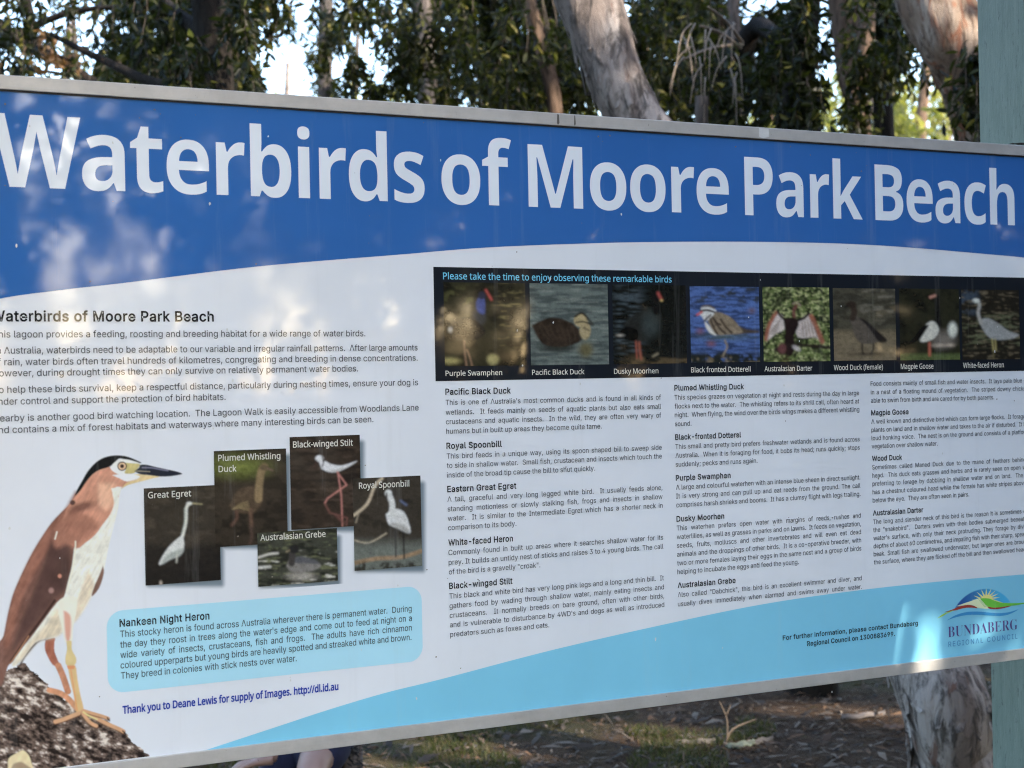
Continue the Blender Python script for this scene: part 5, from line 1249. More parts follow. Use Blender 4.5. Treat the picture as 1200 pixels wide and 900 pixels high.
# grass patches and litter (nobody could count them)
def scatter_blades(name, spots, n, lab, mat, hmin, hmax, wd, seed):
    r = np.random.RandomState(seed)
    Vs, Fs, Cs = [], [], []
    for i in range(n):
        cx, cy, rx, ry = spots[r.randint(len(spots))]
        a, q = r.rand() * 6.283, math.sqrt(r.rand())
        x, y = cx + rx * q * math.cos(a), cy + ry * q * math.sin(a)
        if mnoise.noise(Vector((x * 2.2, y * 2.2, 5))) < -0.08 + 0.25 * q: continue
        z = ground_h(x, y) - 0.004
        h_ = r.uniform(hmin, hmax); w2 = r.uniform(*wd); t = r.rand() * 6.283; ln = r.uniform(0.2, 1.1) * h_; tl = r.rand() * 6.283
        dx, dy = math.cos(t) * w2, math.sin(t) * w2
        lx, ly = math.cos(tl) * ln, math.sin(tl) * ln
        n0 = len(Vs)
        Vs += [(x - dx, y - dy, z), (x + dx, y + dy, z), (x + dx * .7 + lx * .35, y + dy * .7 + ly * .35, z + h_ * .6), (x - dx * .7 + lx * .35, y - dy * .7 + ly * .35, z + h_ * .6), (x + lx, y + ly, z + h_)]
        Fs += [(n0, n0 + 1, n0 + 2, n0 + 3), (n0 + 3, n0 + 2, n0 + 4)]
        g = r.rand()
        c_ = (0.018 + 0.04 * g, 0.028 + 0.032 * g, 0.009 + 0.008 * g) if r.rand() > 0.25 else (0.10, 0.08, 0.05)
        Cs += [c_] * 5
    o = mesh_obj(name, Vs, Fs, mat, None, colors=np.array(Cs))
    return tag(o, lab[0], lab[1], kind='stuff')
def leafy_mat(name, transl=0.5, rough=0.45):
    k = NT(name)
    a = k.n('VertexColor'); a.layer_name = 'Col'
    k.set(Base_Color=a.outputs[0], Roughness=rough, Specular_IOR_Level=0.22)
    tr = k.n('BsdfTranslucent')
    br = k.n('Mix', data_type='RGBA', blend_type='MULTIPLY'); br.inputs[0].default_value = 1; br.inputs[7].default_value = (2.3, 2.3, 1.1, 1)
    k.l(a.outputs[0], br.inputs[6]); k.l(br.outputs[2], tr.inputs[0])
    mx = k.n('MixShader'); mx.inputs[0].default_value = transl
    k.l(k.b.outputs[0], mx.inputs[1]); k.l(tr.outputs[0], mx.inputs[2]); k.l(mx.outputs[0], k.out.inputs[0])
    return k.m
M_grass = leafy_mat('grass_blade', 0.35)
g1 = ground_at(560, 880); g2 = ground_at(760, 862); g3 = ground_at(450, 895); g4 = ground_at(700, 895); g5 = ground_at(560, 850)
gs = [(g1.x, g1.y, 0.9, 0.7), (g2.x, g2.y, 0.55, 0.35), (g3.x, g3.y, 0.7, 0.6), (g4.x, g4.y, 0.6, 0.3), (g5.x - .1, g5.y + .7, 1.0, 1.0), (-1.2, 6.8, 1.2, 1.4)]
scatter_blades('grass', gs, 26000, ('short patchy grass growing in the dirt behind the board, lower left', 'grass'), M_grass, 0.012, 0.045, (0.0012, 0.0028), 5)
# bark strips, twigs and leaves lying about
r = np.random.RandomState(9)
Vs, Fs, Cs = [], [], []
for i in range(24000):
    x = r.uniform(-2.4, 3.9); y = r.uniform(5.4, 11.5)
    z = ground_h(x, y) + r.uniform(0, 0.012)
    t = r.rand() * 6.283
    ty = r.rand()
    L_, w2 = (r.uniform(.03, .08), r.uniform(.004, .009)) if ty < .7 else ((r.uniform(.06, .22), r.uniform(.0015, .003)) if ty < .93 else (r.uniform(.05, .16), r.uniform(.008, .02)))
    ax = Vector((math.cos(t), math.sin(t), r.uniform(-.25, .25))); sd = Vector((-math.sin(t), math.cos(t), r.uniform(-.5, .5))) * w2
    p0 = Vector((x, y, z)); p1 = p0 + ax * L_ * .5 + Vector((0, 0, r.uniform(0, .012))); p2 = p0 + ax * L_
    n0 = len(Vs)
    Vs += [p0, p1 - sd, p1 + sd, p2]
    Fs += [(n0, n0 + 1, n0 + 2), (n0 + 1, n0 + 3, n0 + 2)]
    b = r.uniform(.35, 1.25)
    base = ((.08, .056, .04), (.15, .12, .095), (.05, .037, .028), (.12, .07, .04))[r.randint(4)]
    Cs += [tuple(q * b for q in base)] * 4
M_litter = leafy_mat('dead_leaf', 0.12, 0.8)
tag(mesh_obj('leaf_litter', Vs, Fs, M_litter, None, colors=np.array(Cs)), 'brown litter of dead leaves, twigs and bark flakes on the dirt', 'leaf litter', kind='stuff')

# ------------------------------------------------------------------ tubes for trunks, branches, sticks
def tube(path, radii, sides=10, rough=0.0, nscale=3.0, seed=0.0, flute=0.0):
    P = [Vector(p) for p in path]
    V, Fc = [], []
    ref = Vector((0.3, 1, 0.15)).normalized()
    for i, p in enumerate(P):
        t = (P[min(i + 1, len(P) - 1)] - P[max(i - 1, 0)]).normalized()
        a = t.cross(ref)
        if a.length < 1e-3: a = t.cross(Vector((1, 0, 0)))
        a.normalize(); b = t.cross(a)
        for j in range(sides):
            th = 2 * math.pi * j / sides
            d = a * math.cos(th) + b * math.sin(th)
            rr = radii[i]
            if rough:
                q = (p + d * rr)
                rr *= 1 + rough * mnoise.noise(Vector((q.x * nscale + seed, q.y * nscale, q.z * nscale * 0.45))) + rough * .5 * mnoise.noise(Vector((q.x * nscale * 3.7, q.y * nscale * 3.7 + seed, q.z * nscale * 1.1))) + flute * math.sin(th * 3 + p.z * .6 + seed)
            V.append(p + d * rr)
    for i in range(len(P) - 1):
        for j in range(sides):
            a = i * sides + j; b = i * sides + (j + 1) % sides
            Fc.append((a, a + sides, b + sides, b))
    Fc.append(tuple(range(sides)))
    n = (len(P) - 1) * sides
    Fc.append(tuple(range(n, n + sides))[::-1])
    return V, Fc

def resample(pts, n):
    q = smooth_curve([tuple(p) for p in pts], max(2, n // max(1, len(pts) - 1)))
    return q
def rad_at(rs, n):
    xs = np.linspace(0, len(rs) - 1, n)
    return np.interp(xs, range(len(rs)), rs)
def merge(parts):
    V, Fc = [], []
    for v_, f_ in parts:
        n = len(V); V += list(v_); Fc += [tuple(i + n for i in f) for f in f_]
    return V, Fc

def bark_mat(name, pale, mid, dark, pscale=3.0, amt=(0.42, 0.6), stretch=0.22, red=(0.20, 0.085, 0.05), redamt=(0.62, 0.70)):
    k = NT(name)
    v = k.coords((1, 1, stretch))
    a = k.noise(v, pscale, 6, 0.62, 0.8)
    b = k.noise(v, pscale * 6, 6, 0.7, 0.4)
    d = k.noise(v, pscale * 2.1, 5, 0.6, 1.6)
    c = k.mix(k.ramp(a, [(amt[0], 0), (amt[1], 1)]), pale, mid)
    big = k.noise(k.coords((1, 1, 0.6)), pscale * 0.75, 3, 0.5, 1.2)
    c = k.mix(k.ramp(big, [(0.50, 0), (0.58, 0.55)]), c, mid)
    c = k.mix(k.ramp(b, [(0.47, 0), (0.60, 0.85)]), c, dark)
    c = k.mix(k.ramp(d, [(redamt[0], 0), (redamt[1], 0.85)]), c, red)
    k.set(Base_Color=c, Roughness=0.9, Specular_IOR_Level=0.12)
    h_ = k.mix(0.5, b, d)
    k.bump(h_, 0.9, 0.03)
    return k.m
M_paper = bark_mat('paperbark', (0.27, 0.24, 0.22), (0.135, 0.11, 0.098), (0.035, 0.03, 0.027), 4.0, amt=(0.44, 0.54), stretch=0.35, redamt=(0.60, 0.68), red=(0.11, 0.06, 0.045))
M_paper2 = bark_mat('peeling_bark', (0.31, 0.25, 0.20), (0.17, 0.115, 0.08), (0.06, 0.04, 0.03), 5.0, redamt=(0.54, 0.62))
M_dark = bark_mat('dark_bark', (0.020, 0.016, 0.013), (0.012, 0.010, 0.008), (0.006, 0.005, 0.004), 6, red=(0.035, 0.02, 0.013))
M_tan = bark_mat('tan_bark', (0.17, 0.115, 0.08), (0.10, 0.066, 0.047), (0.04, 0.028, 0.02), 5, red=(0.22, 0.13, 0.08))
M_grey = bark_mat('grey_bark', (0.13, 0.11, 0.10), (0.085, 0.07, 0.062), (0.035, 0.03, 0.026), 5)
M_leaf = leafy_mat('gum_leaf', 0.42, 0.4)
M_twig = simple_mat('twig_bark', (0.045, 0.032, 0.022), 0.8)

def shaft(p, r, prob=1.0): SHAFTS.append((np.array(tuple(p)), r, prob))
SHAFTS = []                        # openings cut in the canopy so sun reaches chosen spots
def thin(LV, LC, R):
    S_ = np.array(tuple(SUN_DIR))
    c = LV.reshape(-1, 6, 3).mean(1)
    keep = np.ones(len(c), dtype=bool)
    for p, r, prob in SHAFTS:
        d = c - p
        t = d @ S_
        dist = np.linalg.norm(d - t[:, None] * S_, axis=1)
        keep &= ~((t > r * 1.2) & (dist < r) & (R.rand(len(c)) < prob))
    return LV.reshape(-1, 6, 3)[keep].reshape(-1, 3), LC.reshape(-1, 6, 3)[keep].reshape(-1, 3)

# sunlit corner of the board, lit strips of ground, lit leaves and bark
for px, py, r, pb_ in ((1066, 705, .09, .9), (1060, 750, .10, .91), (1070, 785, .10, .91), (1095, 750, .07, .8), (1145, 730, .06, .6), (1180, 745, .07, .5), (1150, 780, .09, .75), (1195, 775, .08, .75)):
    u_, v__ = S(px, py); shaft((A0.x + u_ * D.x, A0.y + u_ * D.y, v__), r, pb_)
for px, py, r in ((1050, 846, .20), (1020, 840, .22), (985, 838, .2), (1152, 802, .18), (745, 864, .22), (705, 870, .18), (560, 880, .2), (620, 872, .15), (440, 898, .18)):
    g_ = ground_at(px, py); shaft((g_.x, g_.y, 0.02), r)
for px, py, Y, r in ((1004, 60, 9.5, .14), (1006, 120, 9.5, .16), (1012, 140, 9.5, .12), (880, 45, 8.3, .08), (812, 60, 7.8, .12), (850, 80, 7.9, .12), (780, 125, 8.6, .12), (650, 110, 8.8, .12), (640, 40, 8.5, .12), (560, 90, 9, .12), (590, 70, 8.6, .10),
                     (535, 20, 8.8, .1), (470, 30, 9, .1), (610, 20, 8.5, .1), (1080, 30, 7.0, .12), (1120, 60, 7.0, .1), (150, 45, 8.3, .12), (290, 80, 8.8, .10), (40, 55, 9.3, .18), (70, 70, 9.4, .16), (100, 80, 9.2, .12), (382, 80, 12.9, .14), (920, 130, 8.0, .1), (1040, 120, 8.4, .12)):
    shaft(at(px, py, Y), r)

def leaves_geo(R, clumps, L=(0.045, 0.085), W=(0.008, 0.0135), tw_per=26, lv_per=26, green=0, length=(0.35, 0.75)):
    """hanging twigs with narrow leaves: clumps = (centre, radius across, radius up). Returns leaf arrays and twig arrays."""
    LV, LC = [], []
    TV, TF = [], []
    for (C, rx, rz) in clumps:
        nt_ = max(2, int(tw_per))
        for _ in range(nt_):
            a = R.rand() * 6.283; q = math.sqrt(R.rand())
            s0 = np.array([C[0] + rx * q * math.cos(a), C[1] + rx * q * math.sin(a), C[2] + rz * R.uniform(-0.6, 1.0)])
            ln = R.uniform(*length)
            out = np.array([math.cos(a), math.sin(a), 0]) * R.uniform(0.0, 0.45) * ln
            side = R.uniform(-0.1, 0.1, 3) * ln
            n = max(4, int(lv_per * ln / 0.55))
            t = np.sort(R.rand(n))
            P = s0 + out * (t[:, None]) + side * np.sin(t * 3.1)[:, None] + np.array([0, 0, -1]) * (t ** 1.3)[:, None] * ln * 0.9
            dr = R.normal(0, 0.75, (n, 3)) + np.array([0, 0, -0.75]) + out / ln * 0.5
            dr /= np.linalg.norm(dr, axis=1)[:, None]
            sd = np.cross(dr, R.normal(0, 1, (n, 3))); sd /= np.linalg.norm(sd, axis=1)[:, None]
            l_ = R.uniform(L[0], L[1], n)[:, None]; w_ = R.uniform(W[0], W[1], n)[:, None]
            bend = np.cross(dr, sd) * l_ * R.uniform(-0.18, 0.18, (n, 1))
            q6 = np.stack([P, P + dr * l_ * .35 + sd * w_ + bend, P + dr * l_ * .7 + sd * w_ * .75 + bend, P + dr * l_, P + dr * l_ * .7 - sd * w_ * .75 + bend, P + dr * l_ * .35 - sd * w_ + bend], 1)
            LV.append(q6.reshape(-1, 3))
            g = R.rand(n, 1)
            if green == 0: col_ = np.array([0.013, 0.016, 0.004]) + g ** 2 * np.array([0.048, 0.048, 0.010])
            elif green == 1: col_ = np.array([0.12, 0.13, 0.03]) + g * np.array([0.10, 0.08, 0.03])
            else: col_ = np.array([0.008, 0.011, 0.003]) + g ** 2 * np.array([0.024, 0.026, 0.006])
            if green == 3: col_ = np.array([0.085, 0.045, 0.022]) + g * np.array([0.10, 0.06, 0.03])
            yl = R.rand(n, 1) < 0.035
            col_ = np.where(yl, np.array([0.20, 0.17, 0.05]), col_)
            LC.append(np.repeat(col_, 6, 0))
            if rx < 1.2:
                pts = [s0, s0 + out * .5 + side * .9 + np.array([0, 0, -.4 * ln]), s0 + out + np.array([0, 0, -.9 * ln])]
                v_, f_ = tube(pts, [0.0028, 0.002, 0.001], 3)
                n0 = len(TV); TV += v_; TF += [tuple(i + n0 for i in f) for f in f_[:-2]]
    LV, LC = thin(np.concatenate(LV), np.concatenate(LC), R); n = len(LV) // 6
    i6 = np.arange(n)[:, None] * 6
    Q = np.concatenate([i6 + np.array([0, 1, 2, 3]), i6 + np.array([0, 3, 4, 5])])
    return LV, Q, LC, TV, TF

def tree(name, lab, path, radii, bark, branches=(), clumps=(), cat='tree', sides=18, rough=0.12, nscale=3.0, seed=1, loc=None, group=None, lv=None, rings=0, strips=0, **kw):
    base = Vector(path[0])
    root = empty(name, (base.x, base.y, 0))
    tag(root, lab, cat, group)
    off = Vector((base.x, base.y, 0))
    q = resample(path, rings or (70 if sides > 12 else 24))
    parts = tube([Vector(p) - off for p in q], rad_at(radii, len(q)), sides, rough, nscale, seed, 0.05)
    mesh_obj('trunk', parts[0], parts[1], bark, root, True)
    if strips:                     # loose flakes and strips of papery bark lifting off the trunk
        R = random.Random(seed * 3)
        V, Fc, rr_ = [], [], rad_at(radii, len(q))
        for _ in range(strips):
            i = R.randint(2, int(len(q) * .62)); a = R.uniform(0, 6.283)
            ln = R.uniform(.03, .13); w_ = R.uniform(.006, .026); lift = R.uniform(.002, .014)
            t = (Vector(q[i + 1]) - Vector(q[i - 1])).normalized()
            s1 = t.cross(Vector((.3, 1, .15))).normalized(); s2 = t.cross(s1)
            d = s1 * math.cos(a) + s2 * math.sin(a); sd = t.cross(d)
            n0 = len(V)
            for j in range(5):
                f = j / 4
                c_ = Vector(q[i]) - off - t * ln * f * (1 if R.random() < 2 else -1) + d * (rr_[i] * 1.0 + lift * f * f) + sd * .01 * math.sin(f * 3 + i)
                ww = w_ * (1 - .55 * f)
                V += [c_ - sd * ww - d * ww * .25, c_ + d * ww * .2, c_ + sd * ww - d * ww * .25]
            for j in range(4):
                for m_ in range(2):
                    b_ = n0 + j * 3 + m_
                    Fc.append((b_, b_ + 1, b_ + 4, b_ + 3))
        mesh_obj('bark_flakes', V, Fc, bark, root, True)['kind'] = 'stuff'
    for bp, br in branches:
        q = resample(bp, 18)
        v_, f_ = tube([Vector(p) - off for p in q], rad_at(br, len(q)), 8, rough, nscale * 2, seed)
        mesh_obj('branch', v_, f_, bark, root, True)
    if clumps:
        R = np.random.RandomState(seed)
        LV, Q, LC, TV, TF = leaves_geo(R, clumps, **kw)
        mesh_obj('crown', LV - np.array(off), Q, lv or M_leaf, root, colors=LC)['kind'] = 'stuff'
        if TV: mesh_obj('twigs', np.array([tuple(t) for t in TV]) - np.array(off), TF, M_twig, root)['kind'] = 'stuff'
    return root

def C_at(px, py, Y, rx, rz): return (tuple(at(px, py, Y)), rx, rz)
# where the photograph shows open sky or far sunlit trees between the crowns: no crown is planted there
OPEN = [(858, 898, -110, 36), (953, 978, -60, 112), (306, 366, 30, 110), (396, 480, 48, 118), (28, 58, -30, 48), (68, 100, 15, 82), (776, 796, 5, 30), (768, 784, 55, 90), (1030, 1112, 92, 160), (262, 276, 20, 60), (236, 250, 70, 96), (796, 800, 0, 10), (500, 508, 50, 80)]
def is_open(px, py): return any(a < px < b and c < py < d for a, b, c, d in OPEN)
def up(p, dz): return (p[0], p[1], p[2] + dz)

# leaning paperbark: seen above the board, under it, and leaning away behind it
Yp = 6.1
base = ground_at(1128, 950); Yb = base.y
pa = [(base.x + .07, base.y, -0.15), tuple(at(1118, 880, Yb)), tuple(at(1097, 800, Yb + .0)), tuple(at(965, 480, 6.1)), tuple(at(745, 140, 6.2)), tuple(at(688, 0, 6.25)), tuple(at(560, -260, 6.3)), tuple(at(480, -560, 6.4)), tuple(at(450, -900, 6.5))]
tree('paperbark_tree', 'pale grey paperbark tree leaning left, its trunk crossing behind the board', pa,
     [.185, .150, .152, .15, .104, .124, .12, .09, .05], M_paper, sides=56, rough=0.16, nscale=5, seed=3, rings=260, strips=190,
     branches=[([tuple(at(560, -260, 6.3)), tuple(at(640, -420, 6.6)), tuple(at(760, -560, 7.2))], [.07, .05, .02])],
     clumps=[C_at(430, -520, 6.3, .9, .8), C_at(620, -420, 6.8, .9, .6), C_at(800, -560, 7.2, 1.0, .8), C_at(480, -900, 6.8, 1.3, .8)], tw_per=40)
# peeling tree at the right, partly hidden by the post
pb = [tuple(Vector((at(1215, 900, 7.4).x + .05, 7.4, -.1))), tuple(at(1195, 500, 7.3)), tuple(at(1158, 175, 7.2)), tuple(at(1140, 110, 7.15)), tuple(at(1106, 30, 7.1)), tuple(at(1084, -60, 7.1)), tuple(at(1040, -300, 7.1)), tuple(at(1020, -700, 7.2))]
tree('paperbark_tree', 'brown and cream peeling paperbark tree right beside the teal post', pb, [.2, .18, .14, .135, .16, .17, .12, .05], M_paper2, sides=48, seed=8, rough=.2, nscale=5, rings=220, strips=150,
     branches=[([tuple(at(1140, 90, 7.15)), tuple(at(1165, 20, 7.2)), tuple(at(1180, -80, 7.3))], [.09, .07, .05])],
     clumps=[C_at(1140, 62, 6.7, .07, .06), C_at(1144, 92, 6.7, .06, .09), C_at(1100, -420, 7.2, 1.2, .9), C_at(1100, -460, 7.2, 1.2, .9), C_at(1000, -760, 7.2, 1.3, .8)], tw_per=13, length=(.2, .42), green=2)
# the dark thick trunk on the left
Y1 = 7.7
pd = [(at(300, 900, Y1).x, Y1, -.1), tuple(at(268, 300, Y1)), tuple(at(256, 105, Y1)), tuple(at(244, 0, Y1)), tuple(at(225, -160, Y1)), tuple(at(200, -500, Y1)), tuple(at(190, -900, Y1))]
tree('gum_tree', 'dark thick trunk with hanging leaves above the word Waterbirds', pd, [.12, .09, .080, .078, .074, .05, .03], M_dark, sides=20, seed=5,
     branches=[([tuple(at(250, 60, Y1)), tuple(at(200, 100, Y1)), tuple(at(120, 70, Y1 + .3)), tuple(at(60, 40, Y1 + .5))], [.03, .028, .02, .012]),
               ([tuple(at(238, 40, Y1)), tuple(at(170, -10, 8.3)), tuple(at(90, -40, 8.3))], [.04, .03, .015])],
     clumps=[C_at(x, y, Y, a, b) for x, y, Y, a, b in (
         (130, 30, 8.2, .22, .25), (165, 70, 8.3, .20, .25), (195, 20, 8.0, .22, .25), (205, 90, 8.4, .18, .2), (150, 100, 8.7, .2, .2), (110, 95, 9, .16, .15), (282, 15, 8.1, .14, .16), (300, -10, 8, .2, .12),
         (220, -25, 7.9, .4, .2), (214, 66, 7.3, .07, .12), (282, 12, 7.4, .06, .10), (345, -22, 8.2, .25, .12), (390, -20, 8.4, .3, .14), (290, 95, 9.0, .08, .1), (60, -50, 8.2, .3, .15), (20, 15, 8.3, .14, .15), (8, 60, 8.4, .12, .2), (440, -45, 8.4, .25, .1))], green=2, tw_per=15, lv_per=34, length=(.12, .34))
# brownish twiggy tree at far left
tree('gum_tree', 'slanting dark branches with brown twigs at the far left above the board', [(at(-60, 900, 9.5).x, 9.5, -.1), tuple(at(-60, 300, 9.5)), tuple(at(-80, 60, 9.5)), tuple(at(-100, -300, 9.5))], [.14, .11, .09, .05], M_dark, seed=6,
     branches=[([tuple(at(-80, 90, 9.5)), tuple(at(0, 52, 9.4)), tuple(at(60, 22, 9.3)), tuple(at(110, 10, 9.2)), tuple(at(160, 8, 9.1))], [.035, .03, .022, .016, .01]),
               ([tuple(at(-40, 10, 9.5)), tuple(at(30, 50, 9.5)), tuple(at(80, 78, 9.5)), tuple(at(128, 108, 9.5))], [.05, .045, .036, .03]),
               ([tuple(at(38, 60, 9.4)), tuple(at(35, 20, 9.4)), tuple(at(20, -40, 9.4))], [.035, .03, .028]),
               ([tuple(at(-20, 82, 9.4)), tuple(at(60, 84, 9.3)), tuple(at(110, 96, 9.3))], [.01, .008, .006])],
     clumps=[C_at(x, y, Y, a, b) for x, y, Y, a, b in ((5, 20, 9.3, .14, .16), (45, 55, 9.4, .1, .12), (75, 62, 9.6, .12, .12), (20, 85, 9.6, .12, .08), (60, -40, 9.5, .35, .12), (0, -40, 9, .3, .2))], tw_per=9, lv_per=30, length=(.10, .26))
# brown dead spray caught in the far left branches, and a few leaves before the sky there
tree('dead_branch', 'dead branch with rusty brown leaves at the far left above the board', [tuple(at(-40, 30, 9.0)), tuple(at(30, 50, 9.0)), tuple(at(90, 74, 9.0))], [.02, .014, .006], M_dark, cat='branch', sides=8, seed=19,
     clumps=[C_at(*q_) for q_ in ((45, 62, 9.0, .12, .05), (75, 70, 9.0, .10, .06), (20, 70, 9.0, .10, .06), (58, 40, 9.0, .06, .06))], tw_per=7, lv_per=26, length=(.06, .18), green=3)
tree('gum_tree', 'sparse slim sapling in the bright gap at the far left', [(at(95, 900, 10.2).x, 10.2, -.1)] + [tuple(at(*q_, 10.2)) for q_ in ((93, 300), (90, 100), (86, 20), (80, -80))], [.03, .025, .02, .016, .008], M_grey, sides=8, seed=20,
     clumps=[C_at(*q_) for q_ in ((82, 14, 10.2, .12, .1), (50, 6, 10.2, .10, .08), (96, 48, 10.2, .07, .1), (70, 36, 10.1, .05, .06), (35, 30, 10.1, .06, .08))], tw_per=6, lv_per=26, length=(.08, .22))
# middle trees (thin trunks behind heavy hanging leaves)
mid = [((503, 900), (503, 300), (502, 112), (499, 70), (490, -60), (470, -400), 10.5, .07, M_grey, 'thin grey trunk under heavy hanging leaves above the word of', 'g'),
       ((660, 900), (656, 300), (650, 128), (636, 60), (610, -60), (590, -400), 8.9, .045, M_tan, 'slender tan trunk among leaves, just left of the leaning pale trunk', 'g'),
       ((380, 900), (381, 300), (381, 108), (382, 40), (384, -80), (390, -400), 13.0, .062, M_grey, 'slim tan trunk against the bright gap in the leaves', 'g')]
cl_mid = [
    [(498, 18, 9.0, .12, .12), (497, 44, 9.0, .10, .10), (430, 5, 9.2, .14, .12), (470, 20, 9.0, .16, .2), (510, 30, 8.8, .2, .25), (545, 70, 9.1, .18, .25), (500, 75, 9.6, .14, .14), (540, 100, 9.4, .14, .14), (415, 75, 9.2, .05, .08), (440, 105, 9.2, .06, .05), (470, 70, 9.1, .06, .08), (560, 10, 8.8, .3, .22), (520, -50, 9, .6, .2), (415, 20, 9.4, .1, .1)],
    [(585, 60, 8.6, .18, .25), (610, 100, 8.8, .16, .15), (625, 30, 8.5, .2, .25), (590, 110, 8.6, .14, .1), (660, 60, 8.9, .12, .22), (640, 100, 9.2, .12, .16), (675, 105, 9.1, .07, .1), (600, -30, 8.6, .4, .2), (680, 75, 9.2, .08, .2)],
    [(380, 20, 12.2, .14, .12), (383, 44, 12.2, .13, .12), (372, 66, 12.4, .05, .06), (395, 35, 12.4, .12, .14), (360, -30, 12, .4, .12), (330, 20, 12.4, .14, .1), (385, 100, 13, .10, .05)]]
for (a_, b_, c_, d_, e_, f_, Y, r_, m_, lb, _), cl in zip(mid, cl_mid):
    tree('gum_tree', lb, [(at(*a_, Y).x, Y, -.1)] + [tuple(at(*q_, Y)) for q_ in (b_, c_, d_, e_, f_)], [r_ * 1.25, r_ * 1.1, r_, r_, r_ * .9, r_ * .5], m_, sides=14, seed=int(Y * 10),
         clumps=[C_at(*q_) for q_ in cl] + [C_at(f_[0], -330, Y, 1.3, .7), C_at(f_[0] + 120, -520, Y, 1.3, .7)], tw_per=14, lv_per=36, length=(.12, .36))
# right of the leaning trunk: dark pair with the bright gap between them
Y2 = 7.6
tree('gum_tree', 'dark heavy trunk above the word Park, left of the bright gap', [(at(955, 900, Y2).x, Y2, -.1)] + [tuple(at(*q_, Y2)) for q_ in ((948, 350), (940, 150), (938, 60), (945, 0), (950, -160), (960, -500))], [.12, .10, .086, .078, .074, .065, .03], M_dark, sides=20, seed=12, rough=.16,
     branches=[([tuple(at(925, 60, Y2)), tuple(at(890, 30, 8.4)), tuple(at(868, 60, 8.6)), tuple(at(850, 95, 8.9))], [.02, .05, .07, .06]),
               ([tuple(at(948, 130, Y2)), tuple(at(962, 112, 8.2)), tuple(at(970, 112, 8.1))], [.04, .02, .01])],
     clumps=[C_at(*q_) for q_ in ((900, 100, 8.0, .17, .22), (870, 110, 8.1, .16, .15), (840, 90, 8.0, .15, .2), (910, 76, 8.5, .1, .1), (928, 15, 7.35, .09, .2), (918, 66, 7.35, .08, .16), (946, 92, 7.3, .07, .08), (950, 30, 7.3, .05, .16), (930, 130, 7.4, .08, .06), (985, -40, 8, .2, .12), (905, 140, 8.1, .15, .06))] + [C_at(940, -340, Y2, 1.3, .7), C_at(1000, -600, Y2, 1.3, .7)],
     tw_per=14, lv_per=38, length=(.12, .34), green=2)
tree('paperbark_tree', 'tan trunk with sunlit bark strips, right of the bright gap above the words Park Beach', [(at(1040, 900, 9.6).x, 9.6, -.1)] + [tuple(at(*q_, 9.6)) for q_ in ((1025, 350), (1008, 150), (996, 90), (990, 30), (985, -60), (980, -400))], [.12, .10, .065, .072, .08, .085, .05], M_tan, sides=28, seed=14, rough=.2, rings=160, strips=60,
     branches=[([tuple(at(1000, 110, 9.6)), tuple(at(1012, 60, 9.5)), tuple(at(1018, 0, 9.5)), tuple(at(1020, -60, 9.5))], [.06, .05, .05, .04])],
     clumps=[C_at(*q_) for q_ in ((1030, 20, 7.9, .14, .2), (1052, 60, 8.0, .15, .2), (1035, 90, 8.2, .12, .16), (1010, 70, 8.2, .06, .16), (1020, -40, 8, .5, .15), (1000, 132, 8.6, .05, .05))] + [C_at(1040, -340, 9.4, 1.2, .7)],
     tw_per=13, lv_per=36, length=(.12, .34))
tree('gum_tree', 'grey upright trunk behind hanging twigs, above the word Moore', [(at(862, 900, 9.8).x, 9.8, -.1)] + [tuple(at(*q_, 9.8)) for q_ in ((862, 350), (860, 150), (860, 40), (858, -30), (855, -400))], [.08, .065, .055, .042, .04, .03], M_grey, sides=12, seed=15,
     clumps=[C_at(*q_) for q_ in ((790, 45, 8.8, .1, .14), (810, 80, 8.6, .16, .18), (835, 30, 8.9, .14, .2), (775, 110, 8.6, .1, .1), (800, 120, 8.8, .13, .1), (850, 120, 8.8, .12, .1), (745, 20, 9.0, .12, .1), (765, 30, 9.2, .08, .12), (820, -20, 8.9, .4, .14), (770, -20, 9, .3, .1), (740, 50, 9, .06, .08))] + [C_at(800, -340, 9.4, 1.2, .7)],
     tw_per=13, lv_per=36, length=(.12, .34))
# broken stump with bare twigs
tree('tree_stump', 'short broken grey stump with bare pale twigs, beside the leaning pale trunk', [(at(826, 900, 7.6).x, 7.6, -.1)] + [tuple(at(*q_, 7.6)) for q_ in ((824, 400), (822, 150), (822, 113))], [.05, .042, .034, .030], M_grey, cat='tree stump', sides=12, seed=16)
R_ = random.Random(4)
tw = []
for i in range(22):
    x, y = R_.uniform(798, 868), R_.uniform(20, 95)
    dx = R_.uniform(-28, 14)
    tw.append(tube(resample([tuple(at(x, y, 7.7)), tuple(at(x + dx * .6, y + 14, 7.6)), tuple(at(x + dx, y + R_.uniform(30, 60), 7.55))], 8), rad_at([.0045, .003, .0015], 9), 5))
for a_, b_ in (((870, 50), (830, 8)), ((870, 52), (800, 70)), ((868, 56), (820, 30))):
    tw.append(tube(resample([tuple(at(*a_, 8.2)), tuple(at((a_[0] + b_[0]) / 2, (a_[1] + b_[1]) / 2 - 5, 7.9)), tuple(at(*b_, 7.7))], 8), rad_at([.010, .008, .006], 9), 5))
v_, f_ = merge(tw)
tag(mesh_obj('bare_twigs', v_, f_, simple_mat('pale_twig', (0.16, 0.12, 0.085), .8), None, True), 'tangle of bare pale dead twigs hanging in front of dark leaves above the word Moore', 'twigs')

